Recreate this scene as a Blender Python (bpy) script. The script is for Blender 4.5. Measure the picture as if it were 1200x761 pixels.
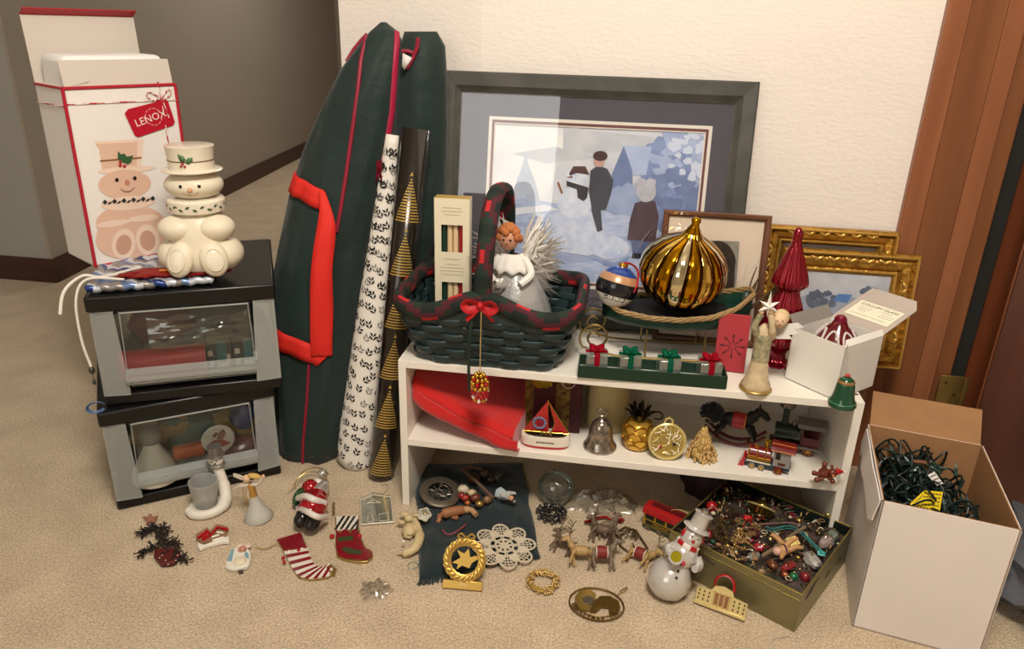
import bpy, math, random
from mathutils import Vector, Matrix, Euler, noise
from mathutils.geometry import tessellate_polygon
V = Vector; R = math.radians; PI = math.pi
rnd = random.Random(7)
scene = bpy.context.scene
for o in list(bpy.data.objects): bpy.data.objects.remove(o)

# ------------------------------------------------------------ camera
FPX, PITCH, YAW, ROLL = 880.0, 0.37928, 0.14744, 0.02848
CAM = V((0.43439, -1.34911, 0.99594))
_cp, _sp, _cy, _sy = math.cos(PITCH), math.sin(PITCH), math.cos(YAW), math.sin(YAW)
FWD = V((-_sy*_cp, _cy*_cp, -_sp)); _r = V((_cy, _sy, 0)); _u = _r.cross(FWD)
RIGHT = _r*math.cos(ROLL) + _u*math.sin(ROLL); UP = -_r*math.sin(ROLL) + _u*math.cos(ROLL)
cd = bpy.data.cameras.new('camera'); cam = bpy.data.objects.new('camera', cd)
scene.collection.objects.link(cam); scene.camera = cam
cd.sensor_width = 36.0; cd.lens = FPX/1200*36.0; cd.clip_start = 0.02
cam.matrix_world = Matrix((( RIGHT.x, UP.x, -FWD.x, CAM.x), (RIGHT.y, UP.y, -FWD.y, CAM.y), (RIGHT.z, UP.z, -FWD.z, CAM.z), (0,0,0,1)))

# ------------------------------------------------------------ world, lamps, exposure
vs = scene.view_settings
vs.view_transform = 'Standard'; vs.look = 'None'; vs.gamma = 1.0; vs.use_curve_mapping = False
vs.exposure = 0.36
w = bpy.data.worlds.new('room_air'); scene.world = w; w.use_nodes = True
bg = w.node_tree.nodes['Background']; bg.inputs[0].default_value = (1.0, 0.93, 0.84, 1); bg.inputs[1].default_value = 0.22
def area_lamp(name, loc, target, sx, sy, power, col):
    l = bpy.data.lights.new(name, 'AREA'); l.shape = 'RECTANGLE'; l.size = sx; l.size_y = sy; l.energy = power; l.color = col
    o = bpy.data.objects.new(name, l); scene.collection.objects.link(o); o.location = loc
    o.rotation_euler = (V(target) - V(loc)).to_track_quat('-Z', 'Y').to_euler(); return o
area_lamp('ceiling_lamp_light', (0.55, -1.15, 2.3), (0.4, 0.0, 0.2), 0.5, 0.5, 46, (1.0, 0.915, 0.81))
area_lamp('hallway_fill_light', (-1.1, 3.2, 2.38), (-1.1, 3.2, 0), 0.4, 0.4, 16, (1.0, 0.92, 0.82))  # added fill light, no fixture; lifts the dim hallway

# ------------------------------------------------------------ photograph-to-place helpers (where a sight line meets a real surface)
def _ray(px, py): return FWD + RIGHT*((px-600)/FPX) - UP*((py-380.5)/FPX)
def Zp(px, py, z=0.0): d = _ray(px, py); return CAM + d*((z-CAM.z)/d.z)
def Yp(px, py, y): d = _ray(px, py); return CAM + d*((y-CAM.y)/d.y)
def Pl(px, py, p0, n): d = _ray(px, py); return CAM + d*((V(p0)-CAM).dot(n)/d.dot(n))
def proj(P): d = V(P)-CAM; z = d.dot(FWD); return (600+FPX*d.dot(RIGHT)/z, 380.5-FPX*d.dot(UP)/z)
def mpp(P): return (V(P)-CAM).dot(FWD)/FPX
def zat(x, y, py):
    lo, hi = -0.5, 2.5
    for _ in range(40):
        m = (lo+hi)/2
        if proj((x, y, m))[1] > py: lo = m
        else: hi = m
    return (lo+hi)/2

# ------------------------------------------------------------ materials
def lin(h):
    h = h.lstrip('#'); c = [int(h[i:i+2], 16)/255 for i in (0, 2, 4)]
    return tuple((x/12.92 if x <= .04045 else ((x+.055)/1.055)**2.4) for x in c) + (1.0,)
MATS = {}
def mat(name, col, rough=.5, metal=0., spec=.5, var=None, bump=None, coat=0., sheen=0., alpha=1., emit=0., trans=0., col2=None, ior=1.45, stretch=None):
    if name in MATS: return MATS[name]
    m = bpy.data.materials.new(name); m.use_nodes = True; nt = m.node_tree; b = nt.nodes['Principled BSDF']
    c = lin(col); I = b.inputs
    I['Base Color'].default_value = c; I['Roughness'].default_value = rough; I['Metallic'].default_value = metal
    I['Specular IOR Level'].default_value = spec; I['Coat Weight'].default_value = coat; I['Sheen Weight'].default_value = sheen
    I['Alpha'].default_value = alpha; I['Transmission Weight'].default_value = trans; I['IOR'].default_value = ior
    if emit: I['Emission Color'].default_value = c; I['Emission Strength'].default_value = emit
    if var or bump:
        tc = nt.nodes.new('ShaderNodeTexCoord'); out = tc.outputs['Object']
        if stretch:
            mp = nt.nodes.new('ShaderNodeMapping'); mp.inputs['Scale'].default_value = stretch; nt.links.new(out, mp.inputs[0]); out = mp.outputs[0]
    if var:
        n = nt.nodes.new('ShaderNodeTexNoise'); n.inputs['Scale'].default_value = var[0]; n.inputs['Detail'].default_value = 6; nt.links.new(out, n.inputs['Vector'])
        r = nt.nodes.new('ShaderNodeValToRGB'); r.color_ramp.elements[0].position = .3; r.color_ramp.elements[1].position = .7
        c2 = lin(col2) if col2 else tuple(x*(1-var[1]) for x in c[:3])+(1,)
        r.color_ramp.elements[0].color = c2; r.color_ramp.elements[1].color = c
        nt.links.new(n.outputs['Fac'], r.inputs[0]); nt.links.new(r.outputs[0], I['Base Color'])
    if bump:
        n = nt.nodes.new('ShaderNodeTexNoise'); n.inputs['Scale'].default_value = bump[0]; n.inputs['Detail'].default_value = 4; nt.links.new(out, n.inputs['Vector'])
        bp = nt.nodes.new('ShaderNodeBump'); bp.inputs['Strength'].default_value = bump[1]; bp.inputs['Distance'].default_value = bump[2] if len(bump) > 2 else .002
        nt.links.new(n.outputs['Fac'], bp.inputs['Height']); nt.links.new(bp.outputs[0], I['Normal'])
    MATS[name] = m; return m
def clear(name, col='#ffffff', tint=.85, rough=.05, gloss=.12, haze=0., hazecol='#dfe4e2'):
    """thin clear sheet: sees through, mirrors at the edges, a little milky when haze > 0"""
    if name in MATS: return MATS[name]
    m = bpy.data.materials.new(name); m.use_nodes = True; nt = m.node_tree; nt.nodes.clear()
    out = nt.nodes.new('ShaderNodeOutputMaterial'); tr = nt.nodes.new('ShaderNodeBsdfTransparent'); gl = nt.nodes.new('ShaderNodeBsdfGlossy')
    c = lin(col); tr.inputs[0].default_value = tuple(x*tint for x in c[:3])+(1,); gl.inputs['Roughness'].default_value = rough; gl.inputs[0].default_value = c
    lw = nt.nodes.new('ShaderNodeLayerWeight'); lw.inputs[0].default_value = .25
    ad = nt.nodes.new('ShaderNodeMath'); ad.operation = 'MULTIPLY_ADD'; ad.inputs[1].default_value = .8; ad.inputs[2].default_value = gloss*.4; nt.links.new(lw.outputs['Fresnel'], ad.inputs[0])
    mx = nt.nodes.new('ShaderNodeMixShader'); nt.links.new(ad.outputs[0], mx.inputs[0]); nt.links.new(tr.outputs[0], mx.inputs[1]); nt.links.new(gl.outputs[0], mx.inputs[2])
    last = mx
    if haze:
        df = nt.nodes.new('ShaderNodeBsdfDiffuse'); df.inputs[0].default_value = lin(hazecol)
        m2 = nt.nodes.new('ShaderNodeMixShader'); m2.inputs[0].default_value = haze; nt.links.new(mx.outputs[0], m2.inputs[1]); nt.links.new(df.outputs[0], m2.inputs[2]); last = m2
    nt.links.new(last.outputs[0], out.inputs[0]); MATS[name] = m; return m
def wood(name, c1, c2, rough=.4, scale=6, axis=(1, 1, .06), coat=0.):
    if name in MATS: return MATS[name]
    m = mat(name, c1, rough, var=(scale*6, .3), col2=c2, bump=(scale*12, .12), stretch=axis, coat=coat); return m

# ------------------------------------------------------------ mesh builder
COL = scene.collection
class MB:
    def __init__(s): s.v = []; s.f = []; s.mi = []; s.cur = 0
    def add(s, vs, fs, M=None, mi=None):
        b = len(s.v)
        s.v += [tuple(M @ V(v)) if M else tuple(v) for v in vs]
        for i, f in enumerate(fs):
            s.f.append([b+k for k in f]); s.mi.append((mi[i] if isinstance(mi, list) else mi) if mi is not None else s.cur)
        return s
    def box(s, c, size, M=None):
        x, y, z = [k/2 for k in size]; c = V(c)
        vs = [c+V((sx*x, sy*y, sz*z)) for sz in (-1, 1) for sx, sy in ((-1, -1), (1, -1), (1, 1), (-1, 1))]
        return s.add(vs, [(3, 2, 1, 0), (4, 5, 6, 7), (0, 1, 5, 4), (1, 2, 6, 5), (2, 3, 7, 6), (3, 0, 4, 7)], M)
    def hexa(s, b, t):
        return s.add([V(q) for q in list(b)+list(t)], [(3, 2, 1, 0), (4, 5, 6, 7), (0, 1, 5, 4), (1, 2, 6, 5), (2, 3, 7, 6), (3, 0, 4, 7)])
    def slab(s, q, n, th):
        n = V(n).normalized()*th; q = [V(a) for a in q]; return s.hexa([a for a in q], [a+n for a in q])
    def tube(s, pts, r, n=8, closed=False, flat=1., mi=None, roll=0., up=None):
        pts = [V(p) for p in pts]; N = len(pts)
        rs = r if isinstance(r, (list, tuple)) else [r]*N
        tans = []
        for i in range(N):
            a = pts[(i-1) % N] if (closed or i > 0) else pts[i]; b = pts[(i+1) % N] if (closed or i < N-1) else pts[i]
            t = (b-a); tans.append(t.normalized() if t.length > 1e-9 else V((0, 0, 1)))
        if up: nrm = V(up) - tans[0]*V(up).dot(tans[0])
        else: nrm = tans[0].orthogonal()
        nrm.normalize(); b0 = len(s.v)
        for i in range(N):
            if up: nrm = V(up) - tans[i]*V(up).dot(tans[i])
            else: nrm = nrm - tans[i]*nrm.dot(tans[i])
            if nrm.length < 1e-6: nrm = tans[i].orthogonal()
            nrm.normalize(); bi = tans[i].cross(nrm)
            for k in range(n):
                a = 2*PI*k/n + roll
                s.v.append(tuple(pts[i] + (nrm*math.cos(a)*flat + bi*math.sin(a))*rs[i]))
        for i in range(N if closed else N-1):
            for k in range(n):
                j = (i+1) % N
                s.f.append([b0+i*n+k, b0+i*n+(k+1) % n, b0+j*n+(k+1) % n, b0+j*n+k]); s.mi.append(mi(i, k) if mi else s.cur)
        if not closed:
            s.f.append([b0+k for k in range(n)][::-1]); s.mi.append(s.cur); s.f.append([b0+(N-1)*n+k for k in range(n)]); s.mi.append(s.cur)
        return s
    def cyl(s, a, b, r0, r1=None, n=16): return s.tube([a, b], [r0, r0 if r1 is None else r1], n)
    def lathe(s, prof, n=24, M=None, rfn=None, mi=None):
        b0 = len(s.v); P = len(prof)
        for i, (r, z) in enumerate(prof):
            for k in range(n):
                a = 2*PI*k/n; rr = max(r, 1e-5)*(rfn(a, z) if rfn else 1)
                v = V((rr*math.cos(a), rr*math.sin(a), z)); s.v.append(tuple(M @ v) if M else tuple(v))
        for i in range(P-1):
            for k in range(n):
                s.f.append([b0+i*n+k, b0+i*n+(k+1) % n, b0+(i+1)*n+(k+1) % n, b0+(i+1)*n+k]); s.mi.append(mi(i, k) if mi else s.cur)
        return s
    def ell(s, c, r, nu=14, nv=8, M=None, fn=None):
        if not isinstance(r, (tuple, list)): r = (r, r, r)
        c = V(c); vs = []; fs = []
        for j in range(nv+1):
            ph = PI*j/nv
            for k in range(nu):
                a = 2*PI*k/nu; d = V((math.sin(ph)*math.cos(a), math.sin(ph)*math.sin(a), -math.cos(ph))); q = fn(d) if fn else 1
                vs.append(c + V((d.x*r[0], d.y*r[1], d.z*r[2]))*q)
        for j in range(nv):
            for k in range(nu): fs.append((j*nu+k, j*nu+(k+1) % nu, (j+1)*nu+(k+1) % nu, (j+1)*nu+k))
        return s.add(vs, fs, M)
    def prism(s, pts, z0, z1, M=None):
        n = len(pts); tri = tessellate_polygon([[V((p[0], p[1], 0)) for p in pts]])
        ar = sum(pts[i][0]*pts[(i+1) % n][1]-pts[(i+1) % n][0]*pts[i][1] for i in range(n))
        if ar < 0: pts = pts[::-1]; tri = tessellate_polygon([[V((p[0], p[1], 0)) for p in pts]])
        vs = [(p[0], p[1], z0) for p in pts]+[(p[0], p[1], z1) for p in pts]; fs = []
        for t in tri:
            a, b, c = t; cr = (pts[b][0]-pts[a][0])*(pts[c][1]-pts[a][1])-(pts[b][1]-pts[a][1])*(pts[c][0]-pts[a][0])
            if cr < 0: a, b, c = c, b, a
            fs += [(c, b, a), (a+n, b+n, c+n)]
        fs += [(i, (i+1) % n, n+(i+1) % n, n+i) for i in range(n)]
        return s.add(vs, fs, M)
    def sheet(s, pts3):
        pts3 = [V(p) for p in pts3]
        e1 = (pts3[1]-pts3[0]).normalized(); nn = V((0, 0, 0))
        for i in range(len(pts3)): nn += pts3[i].cross(pts3[(i+1) % len(pts3)])
        nn.normalize(); e1 = nn.orthogonal().normalized(); e2 = nn.cross(e1)
        tri = tessellate_polygon([[V((p.dot(e1), p.dot(e2), 0)) for p in pts3]])
        fs = []
        for a, b, c in tri:
            if (pts3[b]-pts3[a]).cross(pts3[c]-pts3[a]).dot(nn) < 0: a, b, c = c, b, a
            fs.append((a, b, c))
        return s.add(pts3, fs)
    def grid(s, fn, nu, nv, cu=False, mi=None):
        b0 = len(s.v)
        for j in range(nv+1):
            for i in range(nu if cu else nu+1): s.v.append(tuple(fn(i/nu, j/nv)))
        W = nu if cu else nu+1
        for j in range(nv):
            for i in range(nu):
                i2 = (i+1) % W
                s.f.append([b0+j*W+i, b0+j*W+i2, b0+(j+1)*W+i2, b0+(j+1)*W+i]); s.mi.append(mi(i, j) if mi else s.cur)
        return s
    def build(s, name, m, parent=None, ang=40, bevel=0, sub=0, solid=0, M=None, wn=False):
        me = bpy.data.meshes.new(name)
        vs = [tuple(M @ V(v)) for v in s.v] if M else s.v
        me.from_pydata(vs, [], s.f); me.update()
        for x in (m if isinstance(m, (list, tuple)) else [m]): me.materials.append(x)
        me.polygons.foreach_set('material_index', s.mi)
        if ang:
            me.shade_smooth(); me.set_sharp_from_angle(angle=R(ang))
        o = bpy.data.objects.new(name, me); COL.objects.link(o)
        if parent: o.parent = parent
        if solid: d = o.modifiers.new('thickness', 'SOLIDIFY'); d.thickness = solid; d.offset = 0
        if bevel: d = o.modifiers.new('bevel', 'BEVEL'); d.width = bevel; d.segments = 2; d.limit_method = 'ANGLE'; d.angle_limit = R(40)
        if sub: d = o.modifiers.new('smooth', 'SUBSURF'); d.levels = sub; d.render_levels = sub
        return o
def text_mb(txt, size, mb=None, M=None, extrude=.0003, align='CENTER', bold=0.):
    cu = bpy.data.curves.new('lettering', 'FONT'); cu.body = txt; cu.size = size; cu.align_x = align; cu.align_y = 'CENTER'; cu.extrude = extrude; cu.offset = bold; cu.resolution_u = 2
    ob = bpy.data.objects.new('lettering', cu); COL.objects.link(ob)
    dg = bpy.context.evaluated_depsgraph_get(); me = bpy.data.meshes.new_from_object(ob.evaluated_get(dg))
    mb = mb or MB(); mb.add([v.co for v in me.vertices], [tuple(p.vertices) for p in me.polygons], M)
    bpy.data.objects.remove(ob); bpy.data.curves.remove(cu); bpy.data.meshes.remove(me); return mb
def tag(o, label=None, cat=None, group=None, kind=None):
    if label: o['label'] = label
    if cat: o['category'] = cat
    if group: o['group'] = group
    if kind: o['kind'] = kind
    return o
def thing(name, label, cat, loc=(0, 0, 0), rot=(0, 0, 0), group=None, scale=1.):
    o = bpy.data.objects.new(name, None); COL.objects.link(o); o.empty_display_size = .02
    o.location = loc; o.rotation_euler = [R(a) for a in rot]; o.scale = (scale,)*3
    return tag(o, label, cat, group)
def struct(name, mb, m, label=None, parent=None, **k):
    o = mb.build(name, m, parent, **k)
    if not parent: tag(o, label, kind='structure')
    return o
def dup(root, loc, rot, label, scale=None):
    r = root.copy(); COL.objects.link(r); r.location = loc; r.rotation_euler = [R(a) for a in rot]; r['label'] = label
    if scale: r.scale = (scale,)*3
    for ch in list(root.children):
        c = ch.copy(); COL.objects.link(c); c.parent = r
        for g in list(ch.children):
            d = g.copy(); COL.objects.link(d); d.parent = c
    return r
def arc(c, r, a0, a1, n=16, plane='xy', rz=None):
    out = []
    for i in range(n+1):
        a = R(a0+(a1-a0)*i/n); x, y = r*math.cos(a), (rz or r)*math.sin(a)
        out.append(V(c)+(V((x, y, 0)) if plane == 'xy' else V((x, 0, y)) if plane == 'xz' else V((0, x, y))))
    return out
def smooth_path(pts, k=6):
    pts = [V(p) for p in pts]; out = []
    for i in range(len(pts)-1):
        p0 = pts[max(i-1, 0)]; p1 = pts[i]; p2 = pts[i+1]; p3 = pts[min(i+2, len(pts)-1)]
        for j in range(k):
            t = j/k; out.append(.5*((2*p1)+(p2-p0)*t+(2*p0-5*p1+4*p2-p3)*t*t+(3*p1-p0-3*p2+p3)*t**3))
    out.append(pts[-1]); return out
def lerp_table(tab, t):
    if t <= tab[0][0]: return tab[0][1:]
    for a, b in zip(tab, tab[1:]):
        if t <= b[0]:
            k = (t-a[0])/(b[0]-a[0]); k2 = k
            return tuple(x+(y-x)*k2 for x, y in zip(a[1:], b[1:]))
    return tab[-1][1:]
# ============================================================ SETTING
YW = 0.39            # back wall plane
def wallmat(name, col, s=1.):
    m = mat(name, col, .75, var=(2.2, .04), bump=(70, .35*s, .004), stretch=(1, 1, 2.2)); return m
M_wall = wallmat('cream_wall_paint', '#ece3da'); M_hall = wallmat('taupe_shaded_wall', '#a79e91'); M_hall2 = wallmat('grey_shaded_wall', '#a8a7a1')  # hall wall colours darkened below the cream to carry the hallway's shade
M_ceil = mat('ceiling_paint', '#ece7dc', .9, bump=(60, .3, .004)); M_base = wood('dark_baseboard_wood', '#4b2f24', '#38211a', .4, 4, (.06, 1, 1))
def carpet():
    m = bpy.data.materials.new('beige_carpet'); m.use_nodes = True; nt = m.node_tree; b = nt.nodes['Principled BSDF']; L = nt.links.new
    tc = nt.nodes.new('ShaderNodeTexCoord')
    def nz(sc, det): n = nt.nodes.new('ShaderNodeTexNoise'); n.inputs['Scale'].default_value = sc; n.inputs['Detail'].default_value = det; L(tc.outputs['Object'], n.inputs['Vector']); return n
    a, c, d = nz(240, 3), nz(9, 5), nz(60, 4)
    r1 = nt.nodes.new('ShaderNodeValToRGB'); r1.color_ramp.elements[0].position = .3; r1.color_ramp.elements[1].position = .72
    r1.color_ramp.elements[0].color = lin('#ad9678'); r1.color_ramp.elements[1].color = lin('#e6d3b6'); L(a.outputs['Fac'], r1.inputs[0])
    mx = nt.nodes.new('ShaderNodeMixRGB'); mx.blend_type = 'MULTIPLY'; mx.inputs[0].default_value = .55
    r2 = nt.nodes.new('ShaderNodeValToRGB'); r2.color_ramp.elements[0].position = .35; r2.color_ramp.elements[1].position = .65
    r2.color_ramp.elements[0].color = (.72, .70, .66, 1); r2.color_ramp.elements[1].color = (1, 1, 1, 1); L(c.outputs['Fac'], r2.inputs[0])
    L(r1.outputs[0], mx.inputs[1]); L(r2.outputs[0], mx.inputs[2]); L(mx.outputs[0], b.inputs['Base Color'])
    b.inputs['Roughness'].default_value = 1; b.inputs['Specular IOR Level'].default_value = .1; b.inputs['Sheen Weight'].default_value = .25
    ad = nt.nodes.new('ShaderNodeMath'); ad.operation = 'ADD'; L(a.outputs['Fac'], ad.inputs[0]); L(d.outputs['Fac'], ad.inputs[1])
    bp = nt.nodes.new('ShaderNodeBump'); bp.inputs['Strength'].default_value = .7; bp.inputs['Distance'].default_value = .006; L(ad.outputs[0], bp.inputs['Height']); L(bp.outputs[0], b.inputs['Normal'])
    return m
M_carpet = carpet()
struct('floor', MB().box((-.4, 1.2, -.03), (6.2, 8.8, .06)), M_carpet, 'beige cut pile carpet floor')
struct('ceiling', MB().box((-.4, 1.2, 2.45), (6.2, 8.8, .06)), M_ceil, 'off white ceiling')
ZC = 2.42
XE, XJ, XS = -0.262, 1.035, 0.09
struct('wall_back', MB().box(((XS+XJ)/2, YW+.06, ZC/2), (XJ-XS, .12, ZC)), M_wall, 'cream textured wall behind the white shelf')
ang = R(9); ex, ey = XS-math.cos(ang)*(XS-XE), YW+math.sin(ang)*(XS-XE)
struct('wall_corner', MB().hexa([(ex, ey, 0), (XS, YW, 0), (XS, YW+.12, 0), (ex, ey+.12, 0)], [(ex, ey, ZC), (XS, YW, ZC), (XS, YW+.12, ZC), (ex, ey+.12, ZC)]), M_wall, 'cream wall end beside the hallway behind the green bag')
A, B = V((-1.775, 1.17, 0)), V((-2.23, 5.5, 0))
nrm = V((0, 0, 1)).cross(B-A).normalized()
struct('wall_hallway', MB().hexa([A, B, B+nrm*.1, A+nrm*.1+V((0, .014, 0))], [q+V((0, 0, ZC)) for q in (A, B, B+nrm*.1, A+nrm*.1+V((0, .014, 0)))]), M_hall, 'hallway wall coloured taupe to hold its shade')
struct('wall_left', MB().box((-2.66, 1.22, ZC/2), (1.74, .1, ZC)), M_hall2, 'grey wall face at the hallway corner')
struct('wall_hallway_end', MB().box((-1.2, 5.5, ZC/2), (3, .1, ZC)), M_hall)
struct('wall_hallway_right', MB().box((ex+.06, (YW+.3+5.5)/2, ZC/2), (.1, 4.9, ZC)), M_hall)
struct('wall_side_left', MB().box((-3.45, -.95, ZC/2), (.1, 4.3, ZC)), M_wall)
struct('wall_side_right', MB().box((2.6, -.9, ZC/2), (.1, 4.4, ZC)), M_wall)
struct('wall_right_of_door', MB().box((2.35, YW+.06, ZC/2), (.5, .12, ZC)), M_wall)
struct('wall_over_door', MB().box((1.57, YW+.06, 2.24), (1.07, .12, .36)), M_wall)
struct('wall_behind_camera', MB().box((-.4, -3.15, ZC/2), (6.2, .1, ZC)), M_wall)
BH, BT = .095, .014
def baseb(name, P, Q, label):
    P, Q = V(P), V(Q); n = (Q-P).cross(V((0, 0, 1))).normalized()*BT
    struct(name, MB().hexa([P, P+n, Q+n, Q], [P+V((0, 0, BH)), P+n*.6+V((0, 0, BH)), Q+n*.6+V((0, 0, BH)), Q+V((0, 0, BH))]), M_base, label)
baseb('baseboard_hallway', A, B, 'dark brown baseboard along the hallway wall')
baseb('baseboard_left', (-3.4, 1.17, 0), (-1.775+.012, 1.17, 0), 'dark brown baseboard under the grey wall face')
baseb('baseboard_back', (XS, YW, 0), (XJ, YW, 0), 'dark brown baseboard behind the shelf')
# window in the wall behind the camera (lights the room)
wn = struct('window_1', MB().box((-.85, -3.09, 2.28), (1.7, .05, .06)).box((-.85, -3.09, .92), (1.7, .05, .06)).box((-1.67, -3.09, 1.6), (.06, .05, 1.3)).box((-.03, -3.09, 1.6), (.06, .05, 1.3)), mat('window_paint', '#e8e4da', .4), 'white window behind the camera')
struct('pane', MB().box((-.85, -3.097, 1.6), (1.6, .004, 1.32)), mat('daylight_pane', '#f4f3ee', .2, emit=1.9), parent=wn)
cl = thing('ceiling_lamp', 'round frosted ceiling lamp above the shelf', 'lamp', (.55, -1.15, 2.42))
MB().lathe([(.001, -.1), (.12, -.092), (.2, -.06), (.23, -.02)], 24).build('shade', mat('lamp_glass', '#fff0d8', .3, emit=3.), cl)
MB().lathe([(.24, -.025), (.245, 0), (.001, 0)], 24).build('mount', mat('lamp_brass', '#a8853c', .3, 1), cl)

# ---------------- door frame on the right
M_oak = wood('oak_door_trim', '#9a6240', '#865235', .38, 5, (1, 1, .05), .1); M_oak2 = wood('oak_door_trim_dark', '#875433', '#734529', .4, 5, (1, 1, .05), .1)
def vboard(name, x0, x1, y0, y1, m, label, z1=2.12):
    return struct(name, MB().box(((x0+x1)/2, (y0+y1)/2, z1/2), (x1-x0, y1-y0, z1)), m, label, bevel=.003)
vboard('trim_1', XJ-.005, XJ+.038, YW-.018, YW+.1, M_oak, 'oak outer door casing moulding beside the cream wall')
vboard('trim_2', XJ+.038, XJ+.108, YW-.012, YW+.1, M_oak2, 'oak flat door casing board')
vboard('trim_3', XJ+.108, XJ+.152, YW-.002, YW+.12, M_oak, 'oak door stop board with hinge plate')
t4 = vboard('trim_4', XJ+.152, XJ+.192, YW+.012, YW+.12, M_oak2, 'oak inner jamb strip next to the dark gap')
vboard('gap_shade_strip', XJ+.19, XJ+.24, YW+.05, YW+.12, mat('door_gap_shade', '#23211e', .8), 'dark board standing in for the shaded gap beside the open door')  # near-black board; the shade inside the gap is put in as colour
struct('door_gap_filler', MB().box((XJ+.50, YW+.10, 1.05), (.54, .03, 2.1)), wood('reddish_filler_panel', '#7a4024', '#64321b', .4, 5, (1, 1, .05)), 'added reddish filler panel behind the door gap')  # added panel closing off the bright opening, standing in for the door edge
struct('trim_6', MB().box((1.57, YW+.03, 2.09), (1.1, .1, .08)), M_oak, bevel=.003)
M_brass = mat('aged_brass_plate', '#a58d52', .42, .85, var=(60, .25))
hp = MB().box((0, 0, 0), (.052, .004, .095))
h = hp.build('hinge_plate', M_brass, None, bevel=.001); hq = Yp(1111, 462, YW-.006); h.location = hq; tag(h, 'aged brass hinge plate on the oak jamb above the white box', 'hinge')
for dx, dz in ((-.012, .03), (.012, 0), (-.012, -.03)): MB().tube([(dx, -.0015, dz), (dx, -.0035, dz)], .0035, 10).build('screw', mat('dark_brass_screw', '#6b5830', .4, .9), h)
MB().tube([(.03, -.004, -.046), (.03, -.004, .046)], .006, 10).build('hinge_pin', M_brass, h)
# open door
D0 = V((1.262, .315, .012)); dd = V((.86, -.51, 0)).normalized(); dn = V((dd.y, -dd.x, 0))*-1
M_door = wood('dark_red_door', '#5e3a2d', '#4f3026', .36, 4, (1, 1, .05), .1); M_dedge = wood('red_door_edge', '#7a4426', '#62351e', .45, 5, (1, 1, .05))
q = [D0, D0+dd*.78, D0+dd*.78+dn*.038, D0+dn*.038]
dr = struct('door_1', MB().hexa(q, [a+V((0, 0, 2.03)) for a in q]), M_door, 'dark reddish brown door standing open at the right edge', bevel=.002)
q2 = [D0-dd*.004, D0, D0+dn*.038, D0-dd*.004+dn*.038]
MB().hexa(q2, [a+V((0, 0, 2.03)) for a in q2]).build('edge_band', M_dedge, dr)
kn = D0+dd*.71+V((0, 0, .92)); outd = -dn if (CAM-D0).dot(dn) < 0 else dn
kb = kn if outd == -dn else kn+dn*.038
mk = Matrix.Translation(kb) @ outd.to_track_quat('Z', 'Y').to_matrix().to_4x4()
MB().lathe([(.03, 0), (.03, .006), (.01, .01), (.01, .035), (.024, .045), (.027, .06), (.018, .072), (.001, .075)], 18, mk).build('knob', M_brass, dr)

# ============================================================ WHITE SHELF
SW, SD, SH, SM, ST = .91, .29, .3532, .1701, .016
M_white = mat('white_melamine', '#ece6da', .38, var=(5, .03))
sh = thing('bookshelf', 'low white melamine shelf with two boards along the cream wall', 'shelf', (0, 0, 0))
for nm, c, s in (('side_panel', (ST/2, SD/2, SH/2), (ST, SD, SH)), ('side_panel', (SW-ST/2, SD/2, SH/2), (ST, SD, SH)), ('top_board', (SW/2, SD/2, SH-ST/2-.0007), (SW-2*ST, SD, ST)), ('middle_board', (SW/2, SD/2, SM-ST/2), (SW-2*ST, SD, ST)), ('back_panel', (SW/2, SD-.0015, SH/2), (SW-2*ST-.002, .003, SH-.04))):
    MB().box(c, s).build(nm, M_white, sh, bevel=.001)
MB().tube([(SW-ST/2, .035, SH-.001), (SW-ST/2, .035, SH+.0006)], .0045, 12).build('screw_cap', mat('screw_hole_grey', '#5b564d', .6), sh)

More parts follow.
